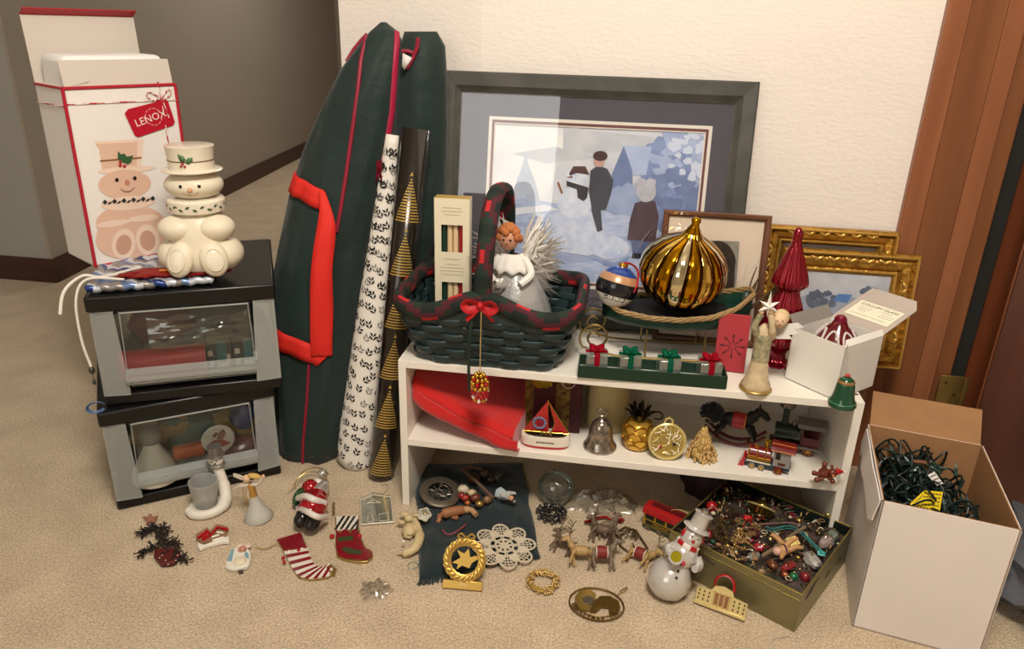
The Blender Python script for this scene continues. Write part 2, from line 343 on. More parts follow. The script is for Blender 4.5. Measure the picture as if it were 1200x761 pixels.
# ============================================================ STORAGE DRAWERS
M_blk = mat('black_plastic', '#0f0f10', .3, var=(40, .2)); M_frost = clear('frosted_plastic', '#f2f5f3', .97, .25, .12, .24, '#dfe3e0'); M_clearp = clear('clear_plastic', '#f8faf9', .99, .08, .04, .012, '#cfd3d0'); M_rim = clear('plastic_rim', '#e6e9e7', .6, .15, .5, .5, '#d8dcd8')
def drawer_unit(label, loc, rz, w, d, h):
    t = thing('storage_drawer', label, 'drawer unit', loc, (0, 0, rz), 'stacked plastic drawers')
    MB().box((0, d/2, .013), (w, d, .026)).build('base', M_blk, t, bevel=.004)
    MB().box((0, d/2+.002, h-.017), (w+.008, d+.008, .034)).box((0, d/2, h-.0385), (w-.012, d-.012, .011)).build('top', M_blk, t, bevel=.005)
    zb, zt = .026, h-.034
    for s in (-1, 1): MB().box((s*(w/2-.004), d/2, (zb+zt)/2), (.003, d-.01, zt-zb)).build('side_wall', M_frost, t)
    MB().box((0, d-.006, (zb+zt)/2), (w-.012, .003, zt-zb)).build('rear_wall', M_frost, t)
    for s in (-1, 1):
        MB().hexa([(s*(w/2-.001), -.004, zb), (s*(w/2-.052), -.010, zb), (s*(w/2-.052), -.004, zb), (s*(w/2-.001), .004, zb)], [(s*(w/2-.001), .003, zt), (s*(w/2-.044), -.002, zt), (s*(w/2-.044), .004, zt), (s*(w/2-.001), .010, zt)]).build('corner_post', M_frost, t)
    dw = w/2-.05
    dr = MB().box((0, .004, (zb+zt)/2+.008), (2*dw, .002, zt-zb-.02)).build('drawer_front', M_clearp, t)
    z0, z1 = zb+.02, zt-.006
    MB().tube([(-dw, 0, z0), (dw, 0, z0), (dw-.004, .003, z1), (-dw+.004, .003, z1)], .0022, 6, True).build('rim', M_rim, dr)
    MB().hexa([(-dw, -.02, z0+.012), (dw, -.02, z0+.012), (dw, .002, z0+.012), (-dw, .002, z0+.012)], [(-dw, -.024, z0+.030), (dw, -.024, z0+.030), (dw, .002, z0+.034), (-dw, .002, z0+.034)]).build('handle', M_frost, dr)
    MB().box((0, d/2, zb+.006), (2*dw, d-.04, .003)).build('drawer_floor', M_frost, t)
    return t
yl = 36; LW, LD, LH = .345, .36, .238
bl = drawer_unit('lower clear plastic drawer with black base and lid standing on the carpet', (0, 0, 0), yl, LW, LD, LH)
fl, fr = V((-.588, -.142, 0)), V((-.318, .065, 0)); bl.location = (fl+fr)/2
yu = 27; UW, UD, UH = .352, .36, .242
bu = drawer_unit('upper clear plastic drawer with black lid carrying the snowman jar', (0, 0, 0), yu, UW, UD, UH)
bu.location = ((V((-.598, -.111, 0))+V((-.278, .046, 0)))/2).to_tuple()[:2]+(LH,)
ZL = LH+UH
def inbin(b, x, y, z): return b.location + Matrix.Rotation(b.rotation_euler.z, 3, 'Z') @ V((x, y, z))
def lumpy(seed, amp=.18, f=2.2):
    off = V((seed*3.1, seed*1.7, seed*.9)); return lambda d: 1+amp*noise.noise(d*f+off)*1.6
def bundle(name, label, cat, b, x, y, z, r, m, seed, rz=0, group=None, amp=.2):
    o = MB().ell((0, 0, 0), r, 20, 12, None, lumpy(seed, amp)).build(name, m, None, ang=80); o.location = inbin(b, x, y, z); o.rotation_euler.z = b.rotation_euler.z+R(rz); tag(o, label, cat, group); return o
zf = .034
rr = thing('gift_wrap_roll', 'short pink red roll of paper lying in the upper drawer', 'roll', inbin(bu, -.062, .05, zf+.034), (0, 0, yu+3))
MB().tube([(-.085, 0, 0), (.085, 0, 0)], .032, 24).build('roll', mat('pink_red_paper', '#c4343c', .35, coat=.3), rr)
MB().tube([(.0852, 0, 0), (.0862, 0, 0)], .012, 16).build('core', mat('cardboard_core', '#6b4a34', .8), rr)
M_teal = mat('teal_print', '#2d6f78', .5); M_dkbox = mat('dark_grey_card', '#2d3334', .55); M_crm = mat('cream_print', '#d6cdbd', .55)
for i, (x, z, hh, lab) in enumerate(((.05, 0, .085, 'dark patterned small box with cream squares beside the red roll in the upper drawer'), (.105, 0, .10, 'dark patterned small box at the right end of the upper drawer'))):
    t = thing('pattern_box', lab, 'box', inbin(bu, x, .075, zf), (0, 0, yu), 'small boxes in the upper drawer')
    MB().box((0, 0, hh/2), (.052, .06, hh)).build('body', M_dkbox, t, bevel=.002)
    for k, (sx, sz, ww, hh2, m) in enumerate(((-.017, .02, .01, .014, M_crm), (-.017, .045, .01, .012, M_crm), (.006, .016, .022, .012, M_crm), (.006, .05, .02, .045, M_teal), (.019, .03, .008, .02, M_crm))):
        MB().box((sx, -.0305, sz), (ww, .001, hh2)).build('print_patch', m, t)
M_bagc = clear('crinkled_cellophane', '#f4f5f2', .96, .1, .35, .03, '#cfd0c8')
def crumple(name, label, cat, loc, rot, sx, sy, sz, m, seed, group=None, n=16, rnd_=0.):
    off = V((seed*5.3, seed*2.1, 0))
    def fn(u, v):
        a_, b_ = 2*u-1, 2*v-1; q_ = 1-rnd_*.5*(1-max(abs(a_), abs(b_))/max(1e-6, math.hypot(a_, b_)))*2+rnd_*.35*noise.noise(V((math.atan2(b_, a_)*2, seed, 0)))
        x, y = (u-.5)*sx*q_, (v-.5)*sy*q_; e = min(1, 6*min(u, 1-u, v, 1-v))
        z = sz*(.5+.9*noise.noise(V((u*5, v*5, 0))+off)+.4*noise.noise(V((u*13, v*13, 0))+off))*e
        return (x, y, max(z, .0005))
    o = MB().grid(fn, n, n).build(name, m, None, ang=25); o.location = loc; o.rotation_euler = [R(a) for a in rot]; tag(o, label, cat, group); return o
c = crumple('cellophane_bag', 'crinkled clear cellophane bag filling the upper drawer', 'bag', inbin(bu, .02, .03, zf+.11), (75, 0, yu), .2, .07, .012, M_bagc, 3)
bundle('tissue_bundle', 'dull pink tissue bundle behind the red roll in the upper drawer', 'tissue', bu, -.07, .16, zf+.085, (.06, .05, .05), mat('dull_pink_tissue', '#8a4a4e', .8), 4)
bundle('grey_bundle', 'grey green wrapped bundle at the back of the upper drawer', 'bundle', bu, .06, .2, zf+.075, (.08, .06, .07), mat('grey_green_wrap', '#5a6660', .6), 5)
# lower drawer
cn = thing('tree_topper_cone', 'white cone topper lying in the lower drawer', 'topper', inbin(bl, -.088, .05, zf), (0, 0, yl))
MB().lathe([(.05, 0), (.048, .02), (.022, .07), (.012, .09), (.001, .092)], 20).build('cone', mat('ivory_cloth', '#f0eada', .8), cn)
MB().ell((0, 0, .105), (.022, .02, .026), 12, 8).build('head', mat('grey_felt', '#8f8f86', .9), cn)
ob = MB().tube([(-.034, 0, 0), (-.03, 0, 0), (.03, 0, 0), (.034, 0, 0)], [.008, .017, .017, .010], 16).build('orange_ornament', mat('orange_paint', '#c4622e', .4), None); ob.location = inbin(bl, -.015, .04, zf+.055); ob.rotation_euler.z = R(yl); tag(ob, 'orange painted ornament lying beside the cone in the lower drawer', 'ornament')
dk = thing('santa_disc', 'round white disc with a red painted figure in the lower drawer', 'ornament', inbin(bl, .047, .026, zf+.076), (0, 0, yl))
Mx = Matrix.Rotation(R(90), 4, 'X')
MB().lathe([(.001, -.004), (.033, -.004), (.036, 0), (.033, .004), (.001, .004)], 28, Mx).build('disc', mat('disc_white', '#e6dfd2', .35), dk)
pm = MB()
def flat2(mb, pts, y=-.0046): mb.sheet([(p[0], y, p[1]) for p in pts])
flat2(pm, [(-.026, -.008), (-.01, .002), (.008, .0), (.026, -.012), (.01, -.018), (-.012, -.016)]); pm.build('print', mat('dull_red_print', '#a33a38', .5), dk)
pm = MB(); flat2(pm, [(-.004, .002), (.004, .02), (.014, .026), (.018, .014), (.01, .0)]); flat2(pm, [(-.012, .012), (-.004, .022), (.002, .018), (-.006, .008)]); pm.build('print', mat('brown_print', '#9a6a58', .5), dk)
for i, (nm, lab, x, y, z, r, colr, sd, amp) in enumerate((
    ('folded_bag', 'teal folded plastic bag in the middle of the lower drawer', .0, .13, .10, (.09, .05, .05), '#3f6a6c', 1, .25), ('folded_bag', 'yellow folded bag at the right of the lower drawer', .095, .10, .115, (.05, .045, .04), '#b59a4a', 2, .25),
    ('folded_bag', 'rust red folded cloth at the right of the lower drawer', .085, .055, .055, (.065, .035, .035), '#74362f', 3, .15), ('folded_bag', 'tan folded bag behind the cone in the lower drawer', -.05, .13, .11, (.07, .045, .05), '#a48a57', 6, .25),
    ('folded_bag', 'pale grey folded sheet under the things in the lower drawer', .0, .06, .045, (.13, .05, .02), '#a39f95', 7, .12), ('folded_bag', 'blue foil scrap at the top right of the lower drawer', .108, .06, .145, (.03, .03, .03), '#3c5484', 8, .3))):
    bundle(nm, lab, 'bag', bl, x, y, z, r, mat('bag_%d' % i, colr, .35, coat=.3), sd, 0, 'bags in the lower drawer', amp)
# ============================================================ LID-TOP THINGS: packages, jar box, snowman jar
def onlid(x, y, z=0): return inbin(bu, x, y, UH+z)
pk = thing('striped_gift_bag', 'flat blue and white striped foil gift bag with white cord on the drawer lid', 'gift bag', onlid(-.058, .115), (0, 0, yu))
def pkf(u, v): return ((u-.5)*.235, (v-.5)*.20, .010+.004*noise.noise(V((u*6, v*6, 1)))+.0015*math.sin(u*60))
MB().grid(pkf, 72, 48, mi=lambda i, j: [0, 1, 3, 2, 1, 3][int((i+j*1.1)*.16+2.2*noise.noise(V((i*.06, j*.07, 3)))+12) % 6]).build('sheet', [mat('foil_blue', '#27407c', .3, .3), mat('foil_white', '#c9cfd8', .3, .2), mat('foil_pale', '#6f88b4', .3, .3), mat('foil_grey', '#8f8b88', .3, .3)], pk, solid=.012)
cordm = mat('white_cord', '#e9e4d8', .8)
MB().tube(smooth_path([(-.03, .0, .02), (-.09, -.06, .022), (-.125, -.07, .03), (-.155, -.10, .01), (-.165, -.12, -.03)]), .0032, 8).build('cord', cordm, pk)
MB().tube(smooth_path([(-.05, -.08, .02), (-.115, -.082, .026), (-.138, -.098, -.01), (-.140, -.108, -.09), (-.132, -.11, -.15)]), .0026, 8).build('cord', cordm, pk)
MB().ell((-.132, -.11, -.158), (.006, .006, .008), 10, 8).ell((-.132, -.11, -.185), (.004, .004, .006), 8, 6).tube([(-.132, -.11, -.15), (-.132, -.11, -.19)], .0008, 5).build('bead', mat('pewter_bead', '#55544f', .3, .8), pk)
rp = thing('red_tinsel_packet', 'red glittery tinsel packet under the snowman jar feet', 'packet', onlid(-.012, .058, .019), (0, 0, yu-3))
MB().ell((0, 0, .003), (.105, .028, .007), 28, 10, None, lumpy(9, .3, 5)).build('packet', mat('red_glitter', '#a8221f', .35, .3, var=(240, .5), bump=(300, .6)), rp)
MB().tube([(-.03, -.012, .011), (.05, -.016, .012)], .0025, 6).build('trim_strip', mat('orange_tinsel', '#d88a44', .4, .4), rp)
bc = thing('blue_ribbon_ring', 'curled blue ribbon end on the lower drawer lid corner', 'ribbon', fl+V((.0, .012, LH+.006)), (0, 0, yl))
MB().tube(arc((-.012, 0, .006), .016, 20, 330, 18, 'xz', .011), .0035, 6, flat=.4).build('loop', mat('blue_ribbon', '#3a5a86', .4), bc)

# ---------------- jar carton
zb0 = ZL+.013
FL = Zp(112, 313, zb0); fd = V((math.cos(R(58)), math.sin(R(58)), 0)); BWd = .1
while proj(FL+fd*BWd)[0] < 230: BWd += .002
fn_ = V((fd.y, -fd.x, 0)); dep = -fn_; BDp = .145
FR = FL+fd*BWd; BLc = FL+dep*BDp; BRc = FR+dep*BDp
HT = zat(FL.x, FL.y, 104)-zb0
bx = thing('jar_carton', 'tall white carton with red edges and open lid behind the snowman jar', 'box', (0, 0, 0))
up = V((0, 0, HT)); M_card = mat('white_gloss_card', '#efebe6', .35, coat=.2); M_cardg = mat('grey_inside_card', '#cfc6bb', .7); M_red = mat('crimson_print', '#b3172e', .4)
def panel(name, a, b, hvec, n, m, th=.002): return MB().slab([a, b, b+hvec, a+hvec], n, th).build(name, m, bx)
pf = panel('front_panel', FL, FR, up, dep, M_card); panel('side_panel', BLc, FL, up, fd, M_card); panel('side_panel', FR, BRc, up, -fd, M_card); panel('back_panel', BRc, BLc, up, -dep, M_card)
MB().slab([FL, FR, BRc, BLc], (0, 0, 1), .002).build('bottom_panel', M_card, bx)
# flaps
zh = V((0, 0, .052))
panel('tuck_flap', FL+up+fd*.004, FR+up-fd*.004, zh+dep*.01, dep, M_cardg)
ph = (zat(BLc.x, BLc.y, 17)-zb0-HT)
panel('lid_flap', BLc+up, BRc+up, V((0, 0, ph))+dep*.01, -dep, M_cardg)
lf = BLc+up+V((0, 0, ph))+dep*.01; lr = BRc+up+V((0, 0, ph))+dep*.01
MB().slab([lf, lr, lr+fn_*.02+V((0, 0, .012)), lf+fn_*.02+V((0, 0, .012))], (0, 0, 1), .002).build('lid_tuck', M_red, bx)
panel('dust_flap', BLc+up, FL+up, V((0, 0, .012))+fd*.05, fd, M_cardg)
fm = MB(); ctr = (FL+FR+BLc+BRc)/4; hx, hy = BWd/2-.012, BDp/2-.012
fb = thing('foam_block', 'white foam packing block sticking out of the open carton', 'packing foam', (ctr.x, ctr.y, zb0+.01), (0, 0, math.degrees(math.atan2(fd.y, fd.x))))
MB().box((0, 0, (HT+.05)/2), (2*hx, 2*hy, HT+.05)).build('block', mat('white_foam', '#f2f0ec', .8), fb, bevel=.012)
# red edges and print on the front
off = fn_*.0006
def fp(px, py, k=1.): return Pl(px, py, FL+off*k, fn_)
er = MB()
for a, b in (((FL, FL+up)), ((FR, FR+up)), ((FL+up, FR+up)), ((FL, FR))):
    er.tube([a+off, b+off], .0035, 6)
er.tube([BLc+up, FL+up], .003, 6); er.build('red_edge', M_red, bx)
tw = MB()
def twine(pts, r=.0016):
    sp = smooth_path(pts, 8); tw.tube(sp, r, 6, mi=lambda i, k: 0 if (i+k) % 4 < 2 else 1)
twine([fp(76, 123, 2), fp(140, 120, 2), fp(207, 117, 2)]); twine([fp(185, 96, 2), fp(192, 135, 2), fp(199, 178, 2)])
twine([fp(188, 115, 3), fp(175, 108, 3), fp(172, 113, 3), fp(180, 118, 3), fp(188, 115, 3)]); twine([fp(190, 115, 3), fp(197, 105, 3), fp(200, 110, 3), fp(194, 116, 3), fp(190, 115, 3)]); twine([fp(190, 116, 3), fp(198, 138, 3)])
twine([BLc+up*.9-fd*.002, FL+up*.905-fd*.002])
tw.build('twine', [M_red, mat('twine_white', '#e8e2d6', .8)], bx)
rt = MB(); tg = [(150, 128), (193, 117), (197, 119), (205, 143), (203, 147), (162, 161), (158, 159), (146, 133)]
rt.sheet([fp(x, y, 4) for x, y in tg]); to = rt.build('gift_tag', mat('crimson_tag', '#b8102c', .35), bx)
tl = MB(); a = fp(160, 145, 5); b = fp(193, 133, 5); ex_ = (b-a).normalized(); ez_ = ex_.cross(fn_)*-1; ez_ = fn_.cross(ex_)
Mt = Matrix.Translation((a+b)/2) @ Matrix((ex_, ez_, fn_)).transposed().to_4x4()
text_mb('LENOX', .0215, tl, Mt); tl.build('lettering', mat('tag_lettering', '#f3dcd6', .5), to)
wl = MB(); wc = fp(180, 137, 5); wr = .017
for k in range(11):
    an = R(35+k*29); c_ = wc+ex_*math.cos(an)*wr+ez_*math.sin(an)*wr; t_ = -ex_*math.sin(an)+ez_*math.cos(an); n_ = ex_*math.cos(an)+ez_*math.sin(an)
    wl.sheet([c_-t_*.004, c_+n_*.0022, c_+t_*.005, c_-n_*.001])
wl.build('leaf_wreath', mat('tag_pink', '#e58c8c', .5), to)
def elp(cx, cy, rx, ry, n=20, rot=0.):
    ca, sa = math.cos(R(rot)), math.sin(R(rot)); return [(cx+rx*math.cos(2*PI*k/n)*ca-ry*math.sin(2*PI*k/n)*sa, cy+rx*math.cos(2*PI*k/n)*sa+ry*math.sin(2*PI*k/n)*ca) for k in range(n)]
lay = [1.]
def pr(polys, m, parent=None, f=fp, name='print'):
    lay[0] += .25; b_ = MB()
    for i_, p_ in enumerate(polys): b_.sheet([f(x, y, lay[0]+i_*.03) for x, y in p_])
    return b_.build(name, m, parent or bx)
def skin(n, c): return mat('print_'+n, c, .4)
pk1, pk2, pk3 = skin('pink', '#e2bda6'), skin('pink_dark', '#cda08a'), skin('pink_light', '#f0d6c4')
pr([[(110, 166), (168, 163), (167, 172), (164, 197), (120, 200), (116, 175)]], pk1); pr([[(110, 166), (168, 163), (167, 166), (112, 169)], [(161, 167), (168, 164), (165, 197), (160, 197)]], pk3)
pr([elp(148, 199, 34, 4, 24, -4)], pk3)
pr([elp(146, 216, 31, 17, 24, -3)], pk1); pr([elp(141, 275, 28, 14), elp(170, 268, 25, 15), elp(153, 262, 41, 22), elp(136, 282, 24, 19), elp(172, 277, 22, 18), elp(150, 290, 34, 14)], pk1)
pr([elp(150, 238, 32, 8, 24, -5)], pk3); pr([elp(145, 286, 14, 18, 20, 10), elp(173, 281, 14, 18, 20, -8)], pk3); pr([elp(145, 287, 9, 12, 20, 10), elp(173, 282, 9, 12, 20, -8)], pk2)
pr([elp(133, 262, 20, 4, 16, -8), elp(168, 256, 18, 4, 16, -6)], pk3)
pr([[(117, 188), (166, 184), (166, 185.5), (117, 189.5)]], skin('bronze', '#8a5a3a'))
pr([elp(137, 211, 2.2, 2.4, 12), elp(158, 209, 2.2, 2.4, 12)], skin('black', '#18120f')); pr([elp(149, 214, 3, 3.4, 12)], skin('nose', '#c58a6a'))
pr([[(141, 221), (146, 224), (152, 224), (158, 219), (158, 220), (152, 225.2), (146, 225.2), (141, 222)]], skin('mouth', '#9a6a5a'))
holly = [[(138, 177), (142, 181), (146, 180), (150, 186), (147, 191), (141, 190), (138, 185)], [(147, 184), (153, 183), (156, 182), (154, 190), (149, 193), (146, 189)]]
pr(holly, skin('green', '#38603a')); pr([elp(141, 194, 2, 2, 10), elp(146, 195, 2, 2, 10), elp(141, 190, 1.8, 1.8, 10)], skin('berry', '#b0202a'))
pr([[(120+k*5.6, 237-k*.45+((k % 2)*3)), (123+k*5.6, 234-k*.45+((k % 2)*3)), (126+k*5.6, 237-k*.45), (123+k*5.6, 240-k*.45)] for k in range(11)], skin('dark_leaf', '#2a2e2a'))

# ---------------- snowman jar
jb = V((-.440, .062, 0)); zj = ZL+.021
M_por = mat('cream_porcelain', '#e6dcc4', .45, coat=.1, bump=(190, .3)); M_porg = mat('cream_porcelain_smooth', '#e9e0cb', .25, coat=.35)
jar = thing('snowman_jar', 'cream porcelain snowman cookie jar with top hat sitting on the drawer lid', 'cookie jar', (jb.x, jb.y, zj), (0, 0, 20), None, .87)
MB().lathe([(.001, 0), (.056, 0), (.07, .012), (.078, .035), (.074, .06), (.07, .085), (.068, .105), (.058, .128), (.046, .142), (.001, .146)], 36).build('body', M_por, jar, ang=80)
for s in (-1, 1):
    MB().ell((s*.040, -.030, .106), (.047, .042, .031), 24, 14).build('arm', M_por, jar)
    MB().ell((s*.050, -.016, .040), (.048, .056, .041), 24, 14).build('leg', M_por, jar)
    Mf = Matrix.Translation((s*.038, -.072, .040)) @ Matrix.Rotation(R(s*12), 4, 'Z') @ Matrix.Rotation(R(-14), 4, 'X') @ Matrix.Rotation(R(s*-8), 4, 'Y')
    ft = MB().ell((0, 0, 0), (.032, .019, .042), 24, 14, Mf).build('foot', M_por, jar)
    rg = [Mf @ V((.019*math.cos(2*PI*k/24), -.0165, -.002+.026*math.sin(2*PI*k/24))) for k in range(24)]
    MB().tube(rg, .0016, 6, True).ell((0, -.0145, -.002), (.018, .005, .025), 20, 10, Mf).build('foot_pad', M_porg, ft)
MB().lathe([(.001, .140), (.058, .140), (.064, .144), (.066, .156), (.065, .168), (.059, .174), (.001, .174)], 36).build('collar', M_porg, jar)
lv, bz = MB(), MB()
for k in range(26):
    a_ = 2*PI*k/26; up_ = .003 if k % 2 else -.003; c_ = V((math.cos(a_)*.0662, math.sin(a_)*.0662, .157+up_)); t_ = V((-math.sin(a_), math.cos(a_), 0)); n_ = V((math.cos(a_), math.sin(a_), 0)); z_ = V((0, 0, 1)) if k % 2 else V((0, 0, -1))
    d_ = (t_+z_*.5).normalized(); e_ = n_.cross(d_)
    lv.sheet([c_-d_*.006+n_*.0004, c_+e_*.003+n_*.0006, c_+d_*.007+n_*.0002, c_-e_*.003+n_*.0006])
    if k % 5 == 2: bz.ell(c_+t_*.006, .0016, 8, 6)
lv.build('holly_band', mat('holly_green', '#3c5a38', .3), jar); bz.build('berry', mat('berry_red', '#a82228', .3), jar)
MB().ell((0, 0, .203), (.066, .060, .035), 32, 16).build('head', M_por, jar)
def onhead(x, z, k=1.0):
    q = 1-(x/.066)**2-((z-.203)/.035)**2; return V((x, -.060*math.sqrt(max(q, .01))*k, z))
for s in (-1, 1):
    MB().ell(onhead(s*.020+.002, .208), (.0038, .002, .0042), 12, 8).build('eye', mat('eye_black', '#15110e', .15), jar)
MB().ell(onhead(.002, .200), (.0055, .007, .0055), 12, 8).build('nose', mat('nose_peach', '#d9a27c', .3), jar)
MB().tube([onhead(.002+x*.017, .193-.007*(1-x*x), 1.003) for x in (-1, -.66, -.33, 0, .33, .66, 1)], .0008, 6).build('mouth', mat('mouth_line', '#a8805e', .5), jar)
MB().lathe([(.001, .234), (.054, .233), (.067, .236), (.068, .238), (.064, .240), (.048, .241)], 36).build('hat_brim', M_porg, jar)
MB().lathe([(.051, .239), (.0505, .262), (.0525, .285), (.0545, .293), (.052, .294), (.001, .293)], 36).build('hat', M_porg, jar)
MB().lathe([(.0507, .2605), (.0516, .2605), (.0516, .2625), (.0507, .2625)], 36).build('hat_band', mat('gold_line', '#8a6a3a', .35, .5), jar)
def onhat(x, z): return V((x, -math.sqrt(.0526**2-x*x), z))
hl = MB()
for pts in ([(-.016, .281), (-.010, .277), (-.004, .276), (.000, .268), (-.004, .262), (-.012, .264), (-.015, .272)], [(.0, .266), (.006, .272), (.015, .272), (.014, .264), (.006, .258), (.0, .259)]):
    hl.sheet([onhat(x, z) for x, z in pts])
hl.build('holly_leaf', mat('holly_leaf_green', '#4d7a4a', .35), jar, solid=.001)
for x, z in ((-.008, .259), (-.012, .253), (-.004, .252)): MB().ell(onhat(x, z), .003, 10, 8).build('berry', mat('berry_red', '#a82228', .3), jar)

# ============================================================ GREEN TREE BAG
M_bag = mat('dark_green_nylon', '#1d2d2a', .62, spec=.3, bump=(15, .4, .02), sheen=.15); M_strap = mat('red_webbing', '#d8261b', .7, bump=(420, .5)); M_pipe = mat('crimson_piping', '#8f1c33', .5)
# rows: photo row -> left edge, right edge, y of the middle, half depth
BAG = [(26, 447, 452, .34, .010), (34, 437, 464, .325, .022), (50, 424, 471, .315, .035), (80, 402, 470, .305, .045), (112, 386, 466, .295, .052), (170, 360, 459, .285, .062), (222, 344, 448, .275, .075), (276, 333, 436, .262, .085), (339, 321, 428, .245, .092), (400, 325, 422, .23, .095), (457, 328, 416, .215, .095), (516, 330, 408, .195, .085), (538, 338, 403, .185, .07), (556, 356, 398, .175, .045)]
def bag_at(py, s):
    l, r, yc, hd = lerp_table(BAG, py); px = (l+r)/2+(r-l)/2*s; P0 = Yp(px, py, yc)
    return P0, hd
bag = thing('tree_storage_bag', 'dark green nylon tree storage bag with red straps leaning in the corner', 'storage bag', (0, 0, 0))
def bagf(u, v):
    py = 26+(556-26)*v; a_ = 2*PI*u; s = math.copysign(abs(math.cos(a_))**.8, math.cos(a_)); P0, hd = bag_at(py, s)
    wr = 1+.22*noise.noise(V((u*9, v*3.5, 3)))+.12*noise.noise(V((u*20, v*8, 3)))
    P = P0+V((0, -hd*math.sin(a_)*abs(math.sin(a_))**-.2 if abs(math.sin(a_)) > 1e-4 else 0, 0))*wr
    return (P.x, min(P.y, YW-.012), max(P.z, .003))
MB().grid(bagf, 48, 50, True).build('body', M_bag, bag, ang=80)
def bagfront(px, py, k=.006):
    l, r, yc, hd = lerp_table(BAG, py); s = max(-1, min(1, (px-(l+r)/2)/((r-l)/2)))
    cu = math.copysign(abs(s)**(1/.8), s); sn = math.sqrt(max(0, 1-cu*cu))**.8
    u = math.acos(max(-1, min(1, cu)))/(2*PI); v = (py-26)/530
    wr = 1+.22*noise.noise(V((u*9, v*3.5, 3)))+.12*noise.noise(V((u*20, v*8, 3)))
    return Yp(px, py, yc)+V((0, -hd*sn*wr-k, 0))
def ribbon(mb, pa, pb, n=14, k=.007, lift=0.):
    A_, B_ = smooth_path([(x, y, 0) for x, y in pa], n), smooth_path([(x, y, 0) for x, y in pb], n); N = len(A_)-1; b0 = len(mb.v)
    for i, (a_, b_) in enumerate(zip(A_, B_)):
        for t_ in (0, .33, .67, 1): q_ = a_.lerp(b_, t_); mb.v.append(tuple(bagfront(q_.x, q_.y, k+lift*math.sin(PI*i/N))))
    for i in range(N):
        for j in range(3): mb.f.append([b0+i*4+j, b0+i*4+j+1, b0+i*4+j+5, b0+i*4+j+4]); mb.mi.append(0)
    return mb
ribbon(MB(), [(349, 199), (372, 205), (396, 215)], [(344, 220), (368, 226), (392, 236)]).build('strap', M_strap, bag, solid=.004)
ribbon(MB(), [(324, 367), (350, 371), (385, 384), (405, 396)], [(324, 388), (350, 392), (383, 405), (390, 410)]).build('strap', M_strap, bag, solid=.004)
ribbon(MB(), [(391, 214), (396, 240), (390, 300), (388, 350), (385, 398)], [(398, 217), (413, 250), (411, 300), (410, 350), (407, 398)], k=.010, lift=.03).build('strap_handle', M_strap, bag, solid=.004)
MB().tube([bagfront(x, y, .002) for x, y in ((433, 42), (431, 70), (430, 100), (424, 150), (418, 200), (413, 240), (409, 262))], .0045, 8).build('piping', M_pipe, bag)
MB().tube([bagfront(x, y, .002) for x, y in ((381, 408), (377, 450), (372, 500), (368, 535), (366, 548))], .0035, 8).build('piping', M_pipe, bag)
MB().tube([bagfront(x, y, .003) for x, y in ((431, 40), (424, 47), (415, 58), (408, 72))], .004, 8).build('piping', M_pipe, bag)
zp = [bagfront(x, y, .004) for x, y in ((466, 38), (469, 50), (467, 87), (463, 130), (456, 178), (450, 205))]
MB().tube(zp, .007, 8, flat=.6).build('zipper', mat('magenta_zip', '#a31a40', .45), bag)
pl_ = bagfront(452, 190, .012); MB().box(pl_, (.012, .006, .02)).tube([pl_+V((.002, -.003, -.005)), pl_+V((.004, -.003, -.032)), pl_+V((-.008, -.003, -.034)), pl_+V((-.004, -.003, -.006))], .0022, 6, True).build('zip_pull', mat('dark_red_metal', '#7a1428', .35, .5), bag)
# rear lobe of the open bag
BG2 = [(37, 474, 512, .335, .02), (46, 470, 521, .33, .035), (80, 466, 523, .325, .045), (150, 462, 524, .315, .05), (230, 452, 522, .30, .055), (330, 440, 500, .28, .055), (470, 420, 470, .25, .055), (550, 405, 445, .235, .04)]
def bag2(u, v):
    py = 37+(550-37)*v; a_ = 2*PI*u; l, r, yc, hd = lerp_table(BG2, py); P = Yp((l+r)/2+(r-l)/2*math.cos(a_), py, yc); P.y -= hd*math.sin(a_)*(1+.25*noise.noise(V((u*6, v*5, 9))))
    return (P.x, min(P.y, YW-.006), max(P.z, .004))
MB().grid(bag2, 28, 30, True).build('rear_panel', M_bag, bag, ang=80)
MB().tube([Yp(x, y, .275) for x, y in ((490, 44), (489, 55), (484, 68), (477, 80))], .0045, 8).tube([Yp(x, y, .285) for x, y in ((471, 60), (478, 60), (486, 63))], .004, 8).build('piping', M_pipe, bag)
MB().sheet([Yp(472, 62, .268), Yp(483, 68, .268), Yp(474, 82, .268), Yp(471, 78, .268)]).build('care_label', mat('white_label', '#dcd8d4', .7), bag, solid=.001)

